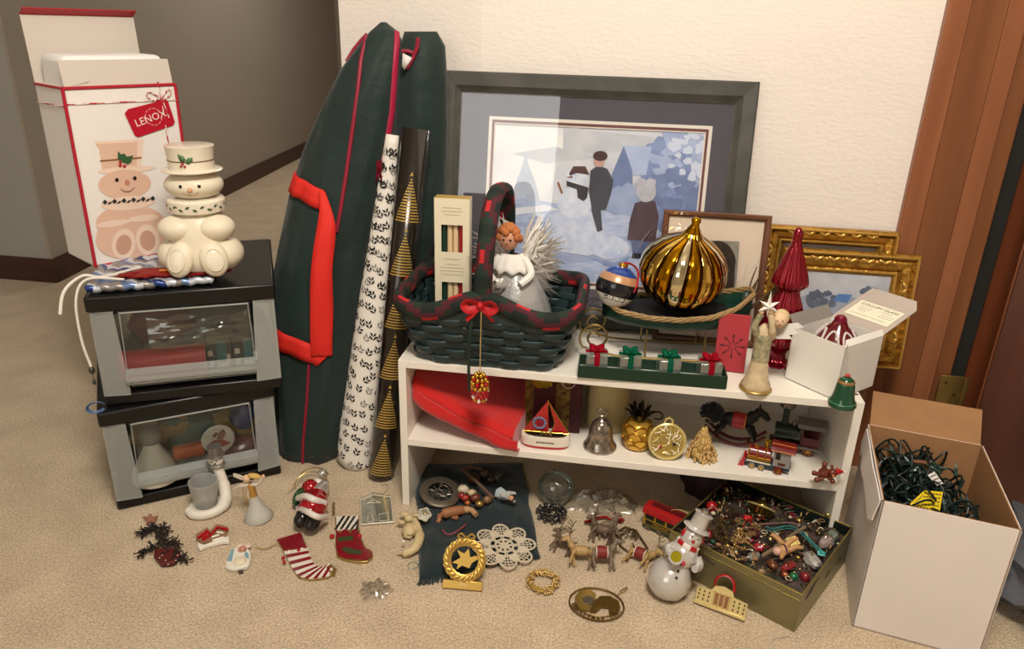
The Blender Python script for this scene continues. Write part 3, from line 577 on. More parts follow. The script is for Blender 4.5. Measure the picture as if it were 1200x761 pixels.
# ============================================================ WRAPPING PAPER ROLLS
def roll_frame(base, top):
    ax = (top-base).normalized(); e1 = ax.orthogonal().normalized(); return ax
def leafroll():
    b0, t0 = Zp(409, 557, .0)+V((0, .050, 0)), Yp(460, 158, .262)
    t = thing('leaf_print_paper_roll', 'white wrapping paper roll with black leaf print flaring open at the bottom', 'paper roll', (0, 0, 0))
    ax = (t0-b0); L_ = ax.length; ax.normalize(); ex = V((1, 0, 0)); ex = (ex-ax*ex.dot(ax)).normalized(); ey = ax.cross(ex)
    # ragged cone of loose paper
    TB = [(0, .044, -.004), (.1, .046, -.004), (.25, .044, 0), (.5, .036, .0), (.75, .024, .0), (1, .014, 0)]
    def sf(u, v, k=0.):
        r, sx = lerp_table(TB, v); a_ = -PI*.5+(u-.5)*2*PI*.94
        r *= 1+.06*noise.noise(V((u*3, v*3, 5)))
        return b0+ax*(L_*v+.012*math.sin(u*7)*(1-v))+ex*(math.cos(a_)*(r+k)+sx)+ey*math.sin(a_)*(r*.75+k)
    MB().grid(lambda u, v: (lambda q: (q.x, q.y, max(q.z, .002)))(sf(u, v)), 40, 40).build('sheet', mat('white_gift_paper', '#e4ded4', .5), t, ang=80, solid=.0008)
    lf = MB(); rr = random.Random(3)
    for row in range(24):
        for c_ in range(11):
            v = .015+row*.040+rr.uniform(-.008, .008); u = .07+.083*c_+(row % 2)*.042+rr.uniform(-.008, .008)
            r, _ = lerp_table(TB, v); su = 1/(2*PI*r*.94); sv = 1/L_; th = rr.uniform(-.9, .9)
            for sd in (-1, 1):
                for st in (0, 1):
                    a_ = th+sd*.65; ca, sa = math.sin(a_), math.cos(a_); ox, oy = math.sin(th)*st*.009, math.cos(th)*st*.009
                    ln = .014-.002*st; pts = [(0, 0), (ca*ln*.5-sa*.0027, sa*ln*.5+ca*.0027), (ca*ln, sa*ln), (ca*ln*.5+sa*.0027, sa*ln*.5-ca*.0027)]
                    q = [sf(min(max(u+(ox+x)*su, .001), .999), min(max(v+(oy+y)*sv, .001), .999), .0011) for x, y in pts]
                    lf.cur = 1 if (row*7+c_*3) % 5 == 0 else 0
                    if min(p_.z for p_ in q) > .003: lf.add(q, [(0, 1, 2, 3)])
    lf.build('leaf_print', [mat('black_leaf_ink', '#1b1a18', .5), mat('grey_leaf_ink', '#8b8983', .5)], t, ang=0)
leafroll()
def treeroll():
    b0, t0 = Zp(444, 564, .0)+V((.0, .016, 0)), Yp(488, 156, .215); ax = t0-b0; L_ = ax.length; ax.normalize(); r = .0295
    t = thing('gold_tree_paper_roll', 'black wrapping paper roll with rows of gold dotted trees', 'paper roll', b0+V((0, 0, .009)))
    ex = V((1, 0, 0)); ex = (ex-ax*ex.dot(ax)).normalized(); ey = ax.cross(ex)
    def sf(a_, s, k=0.): return ax*s+ex*math.cos(a_)*(r+k)+ey*math.sin(a_)*(r+k)
    MB().grid(lambda u, v: sf(2*PI*u, L_*v), 32, 2, True).build('roll', mat('black_gift_paper', '#16120e', .22, coat=.5), t, ang=60, solid=.0006)
    MB().tube([ax*(L_*.001), ax*(L_*.997)], r*.8, 20).build('core', mat('roll_core', '#2a2018', .7), t)
    g = MB()
    PERY = .118
    for tr in range(6):
        s0 = .010+tr*PERY
        for half in range(3):
            ac = -PI/2+(half-1)*2*PI/3+.3+(tr % 2)*.0
            for row in range(15):
                nn = 15-row; sp = .0038
                for c_ in range(nn):
                    x = (c_-(nn-1)/2)*sp; s = s0+row*.0063
                    if s > L_-.005: continue
                    h_ = .0025; w_ = .0021
                    g.add([sf(ac+(x-w_)/r, s, .0006), sf(ac+x/r, s-h_*.7, .0006), sf(ac+(x+w_)/r, s, .0006), sf(ac+x/r, s+h_, .0006)], [(0, 1, 2, 3)])
            g.add([sf(ac-.003/r, s0+.096, .0006), sf(ac+.003/r, s0+.096, .0006), sf(ac, s0+.104, .0006)], [(0, 1, 2)])
            for k in range(7):
                x, s = rnd.uniform(-.03, .03), s0+rnd.uniform(0, .11); 
                if s < L_-.01: g.add([sf(ac+(x-.0007)/r, s, .0006), sf(ac+x/r, s-.0007, .0006), sf(ac+(x+.0007)/r, s, .0006), sf(ac+x/r, s+.0007, .0006)], [(0, 1, 2, 3)])
    g.build('gold_tree_print', mat('gold_foil_print', '#e2bd62', .3, .5), t, ang=0)
treeroll()
def lineroll():
    b0, t0 = V((-.012, .33, .004)), Yp(515, 146, .345); ax = t0-b0; L_ = ax.length; ax.normalize(); r = .026
    t = thing('line_print_paper_roll', 'white wrapping paper roll with thin black crossing lines behind the shelf', 'paper roll', b0)
    ex = V((1, 0, 0)); ex = (ex-ax*ex.dot(ax)).normalized(); ey = ax.cross(ex)
    sf = lambda a_, s, k=0.: ax*s+ex*math.cos(a_)*(r+k)+ey*math.sin(a_)*(r+k)
    MB().grid(lambda u, v: sf(2*PI*u, L_*v), 32, 2, True).build('roll', mat('white_gift_paper', '#e4ded4', .5), t, ang=60, solid=.0006)
    g = MB()
    for k in range(90):
        a_ = rnd.uniform(0, 2*PI); s = rnd.uniform(.02, L_-.05); d_ = rnd.uniform(-.5, .5); l_ = rnd.uniform(.03, .06)
        g.tube([sf(a_+d_*j/6*2, s+l_*j/6, .0003) for j in range(7)], .0007, 4)
    g.build('line_print', mat('black_leaf_ink', '#1b1a18', .5), t, ang=0)
lineroll()
# ============================================================ FRAMED PICTURES
def TM(o): return Matrix.LocRotScale(o.location, o.rotation_euler, o.scale)
def sweep_frame(t, w, h, prof, m, name='frame_side', **kw):
    """four mitred mouldings; prof = (inset from the outer edge, height above the back)"""
    P = len(prof); cs = [((-1, 0), (1, 0)), ((1, 0), (1, 1)), ((1, 1), (-1, 1)), ((-1, 1), (-1, 0))]
    def pt(c, d, z): return (c[0]*(w/2-d), (d if c[1] == 0 else h-d), z)
    out = []
    for a, b in cs:
        mb = MB(); N = kw.get('seg', 1)
        for j, (d, z) in enumerate(prof):
            A_, B_ = V(pt(a, d, z)), V(pt(b, d, z))
            for i in range(N+1): mb.v.append(tuple(A_.lerp(B_, i/N)))
        for j in range(P-1):
            for i in range(N):
                mb.f.append([j*(N+1)+i, j*(N+1)+i+1, (j+1)*(N+1)+i+1, (j+1)*(N+1)+i]); mb.mi.append(0)
        n0 = len(mb.v)
        out.append(mb.build(name, m, t, ang=25))
    return out
def lean_thing(name, label, cat, base, lean, yaw=0):
    return thing(name, label, cat, base, (90-lean, 0, yaw))
def local_tracer(t, z0):
    """returns f(px,py,k): where the sight line meets the picture plane, in the picture's own coordinates"""
    M = TM(t); Mi = M.inverted(); n = (M.to_3x3() @ V((0, 0, 1))).normalized(); p0 = M @ V((0, 0, z0))
    def f(px, py, k=0.): q = Mi @ Pl(px, py, p0, n); q.z = z0+k*.00025; return q
    return f
lay2 = [0.]
def inks(t, f, polys, m, name='print'):
    lay2[0] += 1; b_ = MB()
    for i_, p_ in enumerate(polys):
        vs = [f(x, y, lay2[0]+i_*.008) for x, y in p_]
        tri = tessellate_polygon([[V((v.x, v.y, 0)) for v in vs]])
        fs = []
        for a, b, c in tri:
            if (vs[b]-vs[a]).cross(vs[c]-vs[a]).z < 0: a, b, c = c, b, a
            fs.append((a, b, c))
        b_.add(vs, fs)
    return b_.build(name, m, t, ang=0)
def ink(c, c2=None, sc=30, st=None, name=None): return mat('ink_'+c+(c2 or '')+str(sc), c, .5, spec=.2, var=((sc, .3) if c2 else None), col2=c2, stretch=st)
def blobs(cx, cy, rx, ry, n, r0, r1, seed, jag=.35):
    rr = random.Random(seed); out = []
    for _ in range(n):
        a_ = rr.uniform(0, 2*PI); q = math.sqrt(rr.random()); x, y = cx+rx*q*math.cos(a_), cy+ry*q*math.sin(a_); r = rr.uniform(r0, r1)
        out.append([(x+r*math.cos(2*PI*k/9)*rr.uniform(1-jag, 1+jag), y+r*.8*math.sin(2*PI*k/9)*rr.uniform(1-jag, 1+jag)) for k in range(9)])
    return out
# ---- big winter picture
lean = 10.5; yb = .274; BF0 = V((0, yb, SH+.001)); nB = V((0, -math.cos(R(lean)), math.sin(R(lean))))
TLp, TRp = Pl(521, 83, BF0, nB), Pl(889, 98, BF0, nB)
wB = TRp.x-TLp.x; hB = ((TLp+TRp)/2-BF0).dot(V((0, math.sin(R(lean)), math.cos(R(lean)))))
big = lean_thing('winter_picture', 'large grey framed winter print of children building a snowman', 'picture', ((TLp.x+TRp.x)/2, yb, SH+.001), lean)
M_gfr = mat('weathered_grey_frame', '#4e4d46', .5, var=(60, .4), col2='#3a3a34', bump=(120, .3), stretch=(.3, .3, 1))
sweep_frame(big, wB, hB, [(0, 0), (0, .02), (.004, .024), (.030, .022), (.040, .014), (.046, .012), (.046, .004)], M_gfr)
MB().box((0, hB/2, .002), (wB-.02, hB-.02, .003)).build('backing', mat('backing_board', '#4a4238', .8), big)
M_mat = mat('slate_mat_board', '#474654', .8)
f0 = local_tracer(big, .006)
pxa = [(568, 136), (834, 148), (815, 352), (570, 336)]
c4 = [f0(*q) for q in pxa]; x0, x1 = (c4[0].x+c4[3].x)/2, (c4[1].x+c4[2].x)/2; y1 = (c4[0].y+c4[1].y)/2; y0 = .088
def ring(x0, x1, y0, y1, d, z):
    mb = MB(); o_ = [(x0, y0), (x1, y0), (x1, y1), (x0, y1)]; i_ = [(x0+d, y0+d), (x1-d, y0+d), (x1-d, y1-d), (x0+d, y1-d)]
    mb.add([(x, y, z) for x, y in o_+i_]+[(x, y, z-.0012) for x, y in i_], [(k, (k+1) % 4, 4+(k+1) % 4, 4+k) for k in range(4)]+[(4+k, 4+(k+1) % 4, 8+(k+1) % 4, 8+k) for k in range(4)]); return mb
mb = MB(); o_ = [(-wB/2+.044, .044), (wB/2-.044, .044), (wB/2-.044, hB-.044), (-wB/2+.044, hB-.044)]; i_ = [(x0, y0), (x1, y0), (x1, y1), (x0, y1)]
mb.add([(x, y, .0095) for x, y in o_+i_], [(k, (k+1) % 4, 4+(k+1) % 4, 4+k) for k in range(4)]); mb.build('mat_board', M_mat, big, ang=0)
ring(x0, x1, y0, y1, .007, .0094).build('mat_bevel', mat('mat_white', '#e3ddd2', .7), big, ang=0)
ring(x0+.007, x1-.007, y0+.007, y1-.007, .0055, .0082).build('mat_liner', mat('mat_maroon', '#6b3a3c', .7), big, ang=0)
ring(x0+.0125, x1-.0125, y0+.0125, y1-.0125, .003, .007).build('mat_bevel', mat('mat_white', '#e3ddd2', .7), big, ang=0)
X0, X1, Y0, Y1 = x0+.0155, x1-.0155, y0+.0155, y1-.0155
f = local_tracer(big, .0036)
def clipf(px, py, k=0.): q = f(px, py, k*.5); q.x = min(max(q.x, X0-.002), X1+.002); q.y = min(max(q.y, Y0-.002), Y1+.002); return q
I = lambda polys, m: inks(big, clipf, polys, m)
I([[(560, 140), (840, 140), (840, 360), (560, 360)]], ink('#c3c9d6', '#dddfe3', 16))                                    # sky
I([[(560, 130), (680, 138), (655, 190), (640, 235), (560, 240)]], ink('#ebebe9', '#d9dce2', 20))
I([[(660, 150), (760, 160), (840, 175), (840, 190), (740, 178), (660, 180)], [(600, 180), (650, 172), (700, 185), (640, 192)]], ink('#b7bcc6', '#ccd0d6', 20))
I([[(598, 240), (606, 210), (612, 196), (616, 178), (620, 196), (627, 212), (634, 240)]], ink('#aebace', '#c3ccda', 40))  # fir
I([[(560, 236), (610, 232), (660, 240), (730, 246), (840, 240), (840, 360), (560, 360)]], ink('#9dafd2', '#c3cee4', 34, (1, 4, 1)))  # snow
I([[(606, 262), (660, 258), (700, 262), (680, 270), (620, 270)], [(700, 280), (760, 275), (800, 282), (740, 290)], [(640, 300), (690, 296), (720, 304), (660, 310)], [(690, 318), (760, 312), (790, 322), (720, 330)], [(600, 310), (640, 306), (650, 316), (610, 322)]], ink('#95a6cb', '#aab8d6', 18))
I([[(560, 246), (640, 240), (655, 246), (560, 254)]], ink('#e2e5ec'))
I(blobs(800, 215, 46, 62, 110, 6, 15, 5), ink('#8d9fc6', '#6d82b2', 26)); I(blobs(805, 190, 40, 40, 60, 4, 10, 6), ink('#b2c0dc', '#94a6cc', 26)); I(blobs(795, 235, 36, 34, 50, 5, 10, 8), ink('#62749f', '#7b8cb6', 26)); I(blobs(812, 178, 30, 30, 40, 3, 7, 9), ink('#ccd6e8'))
I([[(729, 171), (764, 172), (757, 205), (740, 206)]], ink('#b4c3df', '#a5b5d6', 30)); I([[(731, 171), (717, 204), (716, 232), (742, 232), (741, 200)]], ink('#65779f', '#7487b4', 30))   # barn
I(blobs(735, 236, 24, 14, 26, 6, 11, 11), ink('#a3b3d3', '#8ea0c6', 30))
I([elp(672, 266, 34, 22), [(636, 292), (650, 262), (706, 262), (712, 292), (690, 300)]], ink('#d8dfed', '#b7c4de', 60)); I([elp(673, 237, 20, 19), elp(676, 208, 13, 12)], ink('#e3e8f1', '#c3cee4', 60))   # snowman
I([elp(714, 290, 24, 14, 20, 4)], ink('#d3dbeb', '#b2c0dc', 70)); I([[(692, 302), (720, 308), (738, 300), (736, 306), (716, 314)]], ink('#8798bf'))
I([[(664, 212), (690, 220), (688, 232), (684, 236), (677, 232), (676, 222), (664, 218)]], ink('#2d313b')); I([[(667, 203), (672, 195), (686, 195), (691, 205), (676, 203), (668, 206)]], ink('#4b3136')); I([[(663, 208), (671, 206), (671, 209)], [(658, 228), (653, 214), (655, 213), (660, 226)]], ink('#8a5a44'))
I([[(692, 200), (701, 194), (712, 198), (719, 212), (716, 228), (710, 246), (694, 247), (690, 225)], [(693, 246), (704, 246), (706, 270), (700, 272), (696, 258)]], ink('#343a47', '#424958', 40)); I([elp(702, 189, 6.5, 7)], ink('#c59c93')); I([elp(703.5, 183, 8.5, 6)], ink('#3e2a2c')) # boy
I([[(744, 238), (758, 234), (768, 236), (772, 254), (768, 284), (735, 281), (738, 258)]], ink('#3f303f', '#513e4e', 40)); I([[(739, 281), (766, 284), (762, 299), (742, 299)]], ink('#55658c')); I([[(741, 297), (751, 297), (751, 303), (740, 302)], [(752, 298), (763, 298), (763, 303), (752, 303)]], ink('#23262f')); I([elp(757, 224, 12, 13)]+blobs(757, 218, 11, 8, 14, 3, 5, 4), ink('#c4c6cf', '#a5a9b6', 60))  # girl
MB().box((0, hB/2, .0125), (wB-.088, hB-.088, .0015)).build('glass', clear('picture_glass', '#ffffff', .99, .015, .10), big)

# ---- small wooden frame
lean2 = 10; sb = V((0, .236, SH+.001)); n2 = V((0, -math.cos(R(lean2)), math.sin(R(lean2))))
a_, b_ = Pl(778, 246, sb, n2), Pl(904, 252, sb, n2); w2 = b_.x-a_.x; h2 = ((a_+b_)/2-sb).dot(V((0, math.sin(R(lean2)), math.cos(R(lean2)))))
sm = lean_thing('wood_framed_photo', 'thin brown wood framed photograph with cream mat leaning on the big picture', 'picture', ((a_.x+b_.x)/2, sb.y, sb.z), lean2)
sweep_frame(sm, w2, h2, [(0, 0), (0, .014), (.003, .016), (.009, .015), (.013, .010), (.013, .003)], wood('brown_frame_wood', '#6e4630', '#54321f', .35, 8, (.3, .3, 1), .2))
MB().box((0, h2/2, .002), (w2-.008, h2-.008, .003)).build('backing', mat('backing_board', '#4a4238', .8), sm)
MB().box((0, h2/2, .005), (w2-.02, h2-.02, .002)).build('mat_board', mat('cream_mat', '#d9c9b6', .8), sm)
fs_ = local_tracer(sm, .0063)
inks(sm, fs_, [[(821, 281), (866, 283), (861, 350), (818, 348)]], ink('#8f8b7f', '#77746a', 60)); inks(sm, fs_, [[(861, 310), (859, 350), (819, 348), (820, 310)]+[(841-21*math.cos(R(q)), 310-28*math.sin(R(q))) for q in range(10, 180, 10)]], ink('#2b2420', '#3d342c', 70)); inks(sm, fs_, blobs(846, 312, 6, 8, 8, 1.5, 3, 3), ink('#5b5148'))
MB().box((0, h2/2, .0085), (w2-.026, h2-.026, .001)).build('glass', clear('picture_glass', '#ffffff', .99, .015, .10), sm)

# ---- ornate gold frames behind the shelf
M_gold = mat('ornate_gold_leaf', '#c99a44', .36, .62, var=(45, .6), col2='#94681f', bump=(70, 1., .006)); M_gold2 = mat('bright_gold_leaf', '#d8ae5a', .32, .7, bump=(180, .5))
def gold_frame(label, base, lean, yaw, w, h, mw):
    t = lean_thing('gilt_picture', label, 'picture', base, lean, yaw); t['group'] = 'ornate gilt pictures'
    sweep_frame(t, w, h, [(0, 0), (0, .018), (.004, .024), (.009, .022), (.012, .016), (mw*.35, .022), (mw*.6, .018), (mw*.72, .010), (mw*.82, .013), (mw*.9, .009), (mw, .006), (mw, .002)], M_gold)
    for d, z, r in ((.006, .024, .0032), (mw*.80, .0135, .0026)):
        for (ax, ay), (bx_, by_) in (((-w/2+d, d), (w/2-d, d)), ((w/2-d, d), (w/2-d, h-d)), ((w/2-d, h-d), (-w/2+d, h-d)), ((-w/2+d, h-d), (-w/2+d, d))):
            L_ = math.hypot(bx_-ax, by_-ay); n = int(L_/(r*1.1)); 
            MB().tube([(ax+(bx_-ax)*i/n, ay+(by_-ay)*i/n, z) for i in range(n+1)], [r*(1.15 if i % 2 else .7) for i in range(n+1)], 5).build('bead_moulding', M_gold2, t, ang=60)
    # carved leaves along the scoop
    for side in range(4):
        lv = MB(); Ls = w if side % 2 == 0 else h; n = int((Ls-2*mw)/.03)
        for i in range(n):
            s = mw+(i+.5)*(Ls-2*mw)/n; dd_ = mw*.38
            c_ = {0: (-w/2+s, dd_), 1: (w/2-dd_, s), 2: (-w/2+s, h-dd_), 3: (-w/2+dd_, s)}[side]
            for q in (-1, 1):
                an = (0 if side % 2 == 0 else PI/2)+q*.5; M = Matrix.Translation((c_[0], c_[1], .020)) @ Matrix.Rotation(an, 4, 'Z')
                lv.ell((q*.006, 0, 0), (.011, .0045, .004), 8, 6, M)
        lv.build('carved_leaves', M_gold2, t); tag(t.children[-1], kind='stuff')
    return t
nG = lambda l: V((0, -math.cos(R(l)), math.sin(R(l))))
# front one: traced corners of its face
lg = 6.0; PG = V((0, .318, .27)); TRg = Pl(1079, 299, PG, nG(lg)); BRg = Pl(1050, 431, PG, nG(lg)); TLg = Pl(920, 280, PG, nG(lg))
ug = V((0, math.sin(R(lg)), math.cos(R(lg)))); hg = (TRg-BRg).dot(ug); wg = TRg.x-TLg.x; xg = (TRg.x+BRg.x)/2
zg = BRg.z; yg = BRg.y
g1 = gold_frame('front ornate gold frame with a small snowy village picture behind the white box', (xg-wg/2, yg, zg), lg, 0, wg, hg, .055)
MB().box((0, hg/2, .001), (wg-.02, hg-.02, .003)).build('backing', mat('backing_board', '#4a4238', .8), g1)
fg = local_tracer(g1, .004)
def cg(px, py, k=0.): q = fg(px, py, k*.5); q.x = min(max(q.x, -wg/2+.05), wg/2-.05); q.y = min(max(q.y, .05), hg-.05); return q
inks(g1, cg, [[(900, 280), (1080, 280), (1080, 440), (900, 440)]], ink('#aab0ba', '#c9cbd0', 18)); inks(g1, cg, [[(900, 345), (960, 342), (1010, 350), (1080, 350), (1080, 440), (900, 440)]], ink('#8791a4', '#a9b0be', 24)); inks(g1, cg, blobs(960, 352, 18, 10, 22, 3, 6, 3)+blobs(1020, 345, 14, 8, 12, 3, 5, 5), ink('#565f6f', '#6d7686', 40)); inks(g1, cg, [[(975, 352), (982, 344), (998, 345), (992, 355)]], ink('#5a7fb4'))
inks(g1, cg, [[(945, 372), (985, 366), (1020, 380), (1000, 400), (950, 400)]], ink('#4a5264', '#66707f', 30))
xr0, xr1 = Yp(900, 262, .36).x, Yp(1055, 272, .36).x; zt2 = Yp(1055, 272, .37).z; z20 = .27
g2 = gold_frame('rear ornate gold frame of which only the top shows', ((xr0+xr1)/2, .345, z20), 5, 0, xr1-xr0, (zt2-z20)/math.cos(R(5)), .04)
MB().box((0, .14, .001), (xr1-xr0-.02, .26, .003)).build('backing', ink('#8f98a0', '#a9b0b4', 20), g2)
ct = thing('low_carton', 'low brown carton behind the shelf carrying the gold frames', 'box', (.905, .343, 0))
MB().box((0, 0, min(zg, .269)/2), (.22, .085, min(zg, .269)-.002)).build('body', mat('kraft_card', '#96714c', .8), ct)

# ============================================================ BASKET
MP = [mat('plaid_green', '#172a20', .8), mat('plaid_dark_red', '#4a1620', .8), mat('plaid_red', '#b51f24', .75), mat('plaid_deep_green', '#0f1d18', .8)]
def plaid(i, k):
    a_ = (i+2*k) % 16; b_ = (i-2*k) % 16
    if a_ < 4 and b_ < 4: return 2
    if a_ < 4 or b_ < 4: return 1
    return 0 if (i//4) % 2 else 3
M_wv = mat('dark_green_splint', '#24383a', .45, var=(30, .35), bump=(60, .3), coat=.15)
bk = thing('woven_basket', 'dark green woven basket with red plaid rim and handle on the shelf', 'basket', (.178, .122, SH))
BH2 = .108
def bper(a_, z, k=0.):
    t = z/BH2; hx, hy = .150+.034*t+k, .118+.022*t+k; e = .35
    c_, s_ = math.cos(a_), math.sin(a_); return V((hx*math.copysign(abs(c_)**e, c_), hy*math.copysign(abs(s_)**e, s_), z))
NS = 28
# even spacing around the perimeter
_dn = [bper(2*PI*i/720, BH2/2) for i in range(721)]; _cl = [0.]
for i in range(720): _cl.append(_cl[-1]+(_dn[i+1]-_dn[i]).length)
def aof(s):
    s = (s % 1)*_cl[-1]; lo, hi = 0, 720
    while hi-lo > 1:
        m_ = (lo+hi)//2
        if _cl[m_] <= s: lo = m_
        else: hi = m_
    return 2*PI*(lo+(s-_cl[lo])/(max(1e-9, _cl[hi]-_cl[lo])))/720
for i in range(NS):
    mb = MB(); a_ = aof((i+.5)/NS); a1, a2 = aof((i+.5-.33)/NS), aof((i+.5+.33)/NS)
    mb.hexa([bper(a1, .001, -.0015), bper(a2, .001, -.0015), bper(a2, .001, -.003), bper(a1, .001, -.003)], [bper(a1, BH2, -.0015), bper(a2, BH2, -.0015), bper(a2, BH2, -.003), bper(a1, BH2, -.003)]); mb.build('stake', M_wv, bk)
for r_ in range(6):
    z0, z1 = .002+r_*.0175, .0185+r_*.0175; mb = MB(); N = NS*6
    def wv(u, v, r_=r_, z0=z0, z1=z1):
        ph = u*NS*PI+(r_ % 2)*PI; k = .0030*math.tanh(2.2*math.sin(ph))-.0005*(2*v-1)**4
        return bper(aof(u), z0+(z1-z0)*v, k)
    mb.grid(wv, N, 3, True).build('weave_strip', M_wv, bk, ang=60, solid=.0016)
MB().prism([(x.x, x.y) for x in (bper(2*PI*i/48, 0, -.004) for i in range(48))], .001, .004).build('bottom', M_wv, bk)
def rimz(p): return BH2+.004+.040*math.exp(-(p.x/.075)**2)*(1 if abs(p.y) > .03 else 0)+.012*(abs(p.x)/.18)**4
rp_ = []
for i in range(160): p_ = bper(aof(i/160), BH2); rp_.append(V((p_.x, p_.y, rimz(p_))))
MB().tube(rp_, .0118, 12, True, mi=plaid, flat=1.6, up=(0, 0, 1)).build('plaid_rim', MP, bk, ang=60)
# hub where the rim rises to the handle is closed with splints
for s in (-1, 1):
    mb = MB(); pts = [(x, BH2-.004) for x in (-.13, .13)]+[(x, rimz(V((x, 1, 0)))-.004) for x in (.13, .09, .06, .03, 0, -.03, -.06, -.09, -.13)]
    mb.prism(pts, -.002, .002, Matrix.Translation((0, s*.139, 0)) @ Matrix.Rotation(R(90), 4, 'X')).build('gable', M_wv, bk)
hp_ = smooth_path([(0, -.140, BH2+.03), (.001, -.135, .20), (.003, -.118, .27), (.004, -.075, .323), (.004, 0, .338), (.004, .075, .323), (.003, .118, .27), (.001, .135, .20), (0, .14, BH2+.03)], 12)
MB().tube(hp_, .0105, 12, mi=plaid, flat=1.7, up=(1, 0, 0)).build('handle', MP, bk, ang=60)
bw = MB(); M_bow = mat('red_bow_ribbon', '#b5161c', .55)
for s in (-1, 1):
    bw.tube(smooth_path([(0, -.158, .148), (s*.022, -.168, .158), (s*.03, -.166, .148), (s*.02, -.166, .139), (0, -.158, .147)]), .008, 8, flat=.25)
    bw.tube(smooth_path([(0, -.158, .147), (s*.014, -.163, .13), (s*.026, -.162, .118)]), .007, 8, flat=.22)
bw.ell((0, -.162, .148), (.008, .007, .008), 10, 8); bw.build('bow', M_bow, bk)
MB().tube(smooth_path([(-.016, -.158, .14), (-.020, -.166, .08), (-.022, -.160, .02), (-.021, -.156, -.04)]), [.0055]*19, 8, flat=.2).build('ribbon_tail', mat('green_ribbon', '#1c3024', .6), bk)
# hanging beaded ornament
bo = thing('beaded_drop_ornament', 'gold and red beaded ornament hanging from the basket bow', 'ornament', (.178+.003, .122-.172, SH+.012))
MB().tube([(0, .006, .125), (0, 0, .0)], .0011, 5).build('string', mat('gold_string', '#c9ad74', .4, .5), bo)
rr = random.Random(5)
for k, (z, n, r, m) in enumerate(((-.004, 6, .008, 0), (-.012, 9, .013, 0), (-.021, 10, .015, 0), (-.030, 10, .015, 0), (-.039, 10, .015, 1), (-.048, 10, .014, 1), (-.056, 8, .011, 2))):
    for i in range(n):
        a_ = 2*PI*i/n+k*.4; q = (m+(1 if rr.random() < .2 else 0)) % 3
        MB().ell((r*math.cos(a_), r*math.sin(a_), z), (.0042, .0042, .005), 6, 5).build('bead', [mat('gold_bead', '#d6a53c', .2, .9), mat('red_bead', '#a5121a', .12), mat('pearl_bead', '#e3d8c8', .2)][q], bo)

# candle carton in the basket
cz0 = SH+.006; cy = .155; q0 = Yp(512, 300, cy); q1 = Yp(552, 300, cy); cw = (q1.x-q0.x)*.99; ch = Yp(532, 233, cy).z-cz0; cdp = .03
cb = thing('candle_carton', 'cream candle carton with two cut windows standing in the basket', 'box', ((q0.x+q1.x)/2-.004, cy, cz0), (0, 0, 3)); M_cc = mat('cream_candle_card', '#e8dec2', .5)
zz = lambda py: Yp(532, py, cy).z-cz0
W1, W2 = (zz(264), zz(296)), (zz(331), zz(372)); hw = cw/2; wx0, wx1 = -hw*.62, hw*.62
mb = MB()
def pan(x0, x1, z0, z1, y=0, th=.0015): mb.box(((x0+x1)/2, y, (z0+z1)/2), (x1-x0, th, z1-z0))
pan(-hw, wx0, 0, ch); pan(wx1, hw, 0, ch); pan(wx0, wx1, W1[0], ch); pan(wx0, wx1, W2[0], W1[1]); pan(wx0, wx1, 0, W2[1]); mb.build('front_panel', M_cc, cb)
for s in (-1, 1): MB().box((s*hw, cdp/2, ch/2), (.0015, cdp, ch)).build('side_panel', M_cc, cb)
MB().box((0, cdp, ch/2), (cw, .0015, ch)).build('back_panel', M_cc, cb); MB().box((0, cdp/2, ch), (cw, cdp, .0015)).build('top_panel', mat('gold_card_edge', '#c8aa62', .4, .3), cb); MB().box((0, cdp/2, .001), (cw, cdp, .0015)).build('bottom_panel', M_cc, cb)
pr_ = MB()
for py, l_ in ((244, .55), (248, .6), (252, .45), (304, .5), (310, .4), (314, .7), (318, .72), (322, .66)):
    n = int(l_*18)
    for k in range(n): pr_.box(((k-(n-1)/2)*hw*2*l_/n, -.0012, zz(py)), (hw*2*l_/n*.6, .0004, .0018))
pr_.build('small_print', mat('tan_print', '#b09a6c', .6), cb)
for k, (c_, lab) in enumerate((('#1c3a2c', 'dark green taper candle in the cream carton'), ('#e3c79c', 'cream taper candle next to the green one in the carton'), ('#e3c79c', 'cream taper candle next to the red one in the carton'), ('#9c1a24', 'red taper candle in the cream carton'))):
    t = thing('taper_candle', lab, 'candle', cb.location + Matrix.Rotation(R(3), 3, 'Z') @ V(((k-1.5)*hw*.34, .012, .003)), (0, 0, 0), 'taper candles in the carton')
    MB().tube([(0, 0, 0), (0, 0, ch*.88)], [hw*.165, hw*.155], 14).build('wax', mat('wax_'+c_, c_, .35), t)
    MB().tube([(0, 0, ch*.88), (0, 0, ch*.92)], .0008, 5).build('wick', mat('wick_white', '#d8d0c0', .8), t)

# angel doll in the basket
ab = Yp(603, 345, .13)
ad_ = thing('angel_doll', 'silver dressed angel doll with white feather wings sitting in the basket', 'doll', (ab.x-.004, .125, SH+.110), (0, 0, -4), None, 1.3)
MB().lathe([(.052, -.05), (.05, -.02), (.040, .02), (.024, .05), (.014, .066), (.001, .07)], 24, Matrix.Translation((.008, 0, 0)) @ Matrix.Rotation(R(-10), 4, 'Y'), lambda a_, z: 1+.05*math.sin(a_*9)).build('dress', mat('silver_lame', '#c3c3c0', .28, .45, bump=(90, .5, .004)), ad_, ang=80)
def shawl(u, v): a_ = -PI*1.05+u*PI*1.1; r = .013+.017*v; return (r*math.cos(a_)*1.05, r*math.sin(a_)-.002, .076-.026*v**1.5+.0035*math.sin(u*31)*v)
MB().grid(shawl, 24, 6).build('shawl', mat('white_lace', '#e8e4dd', .8), ad_, solid=.0015)
MB().ell((-.006, -.008, .099), (.0155, .015, .018), 18, 12).build('head', mat('doll_skin', '#c99274', .5), ad_)
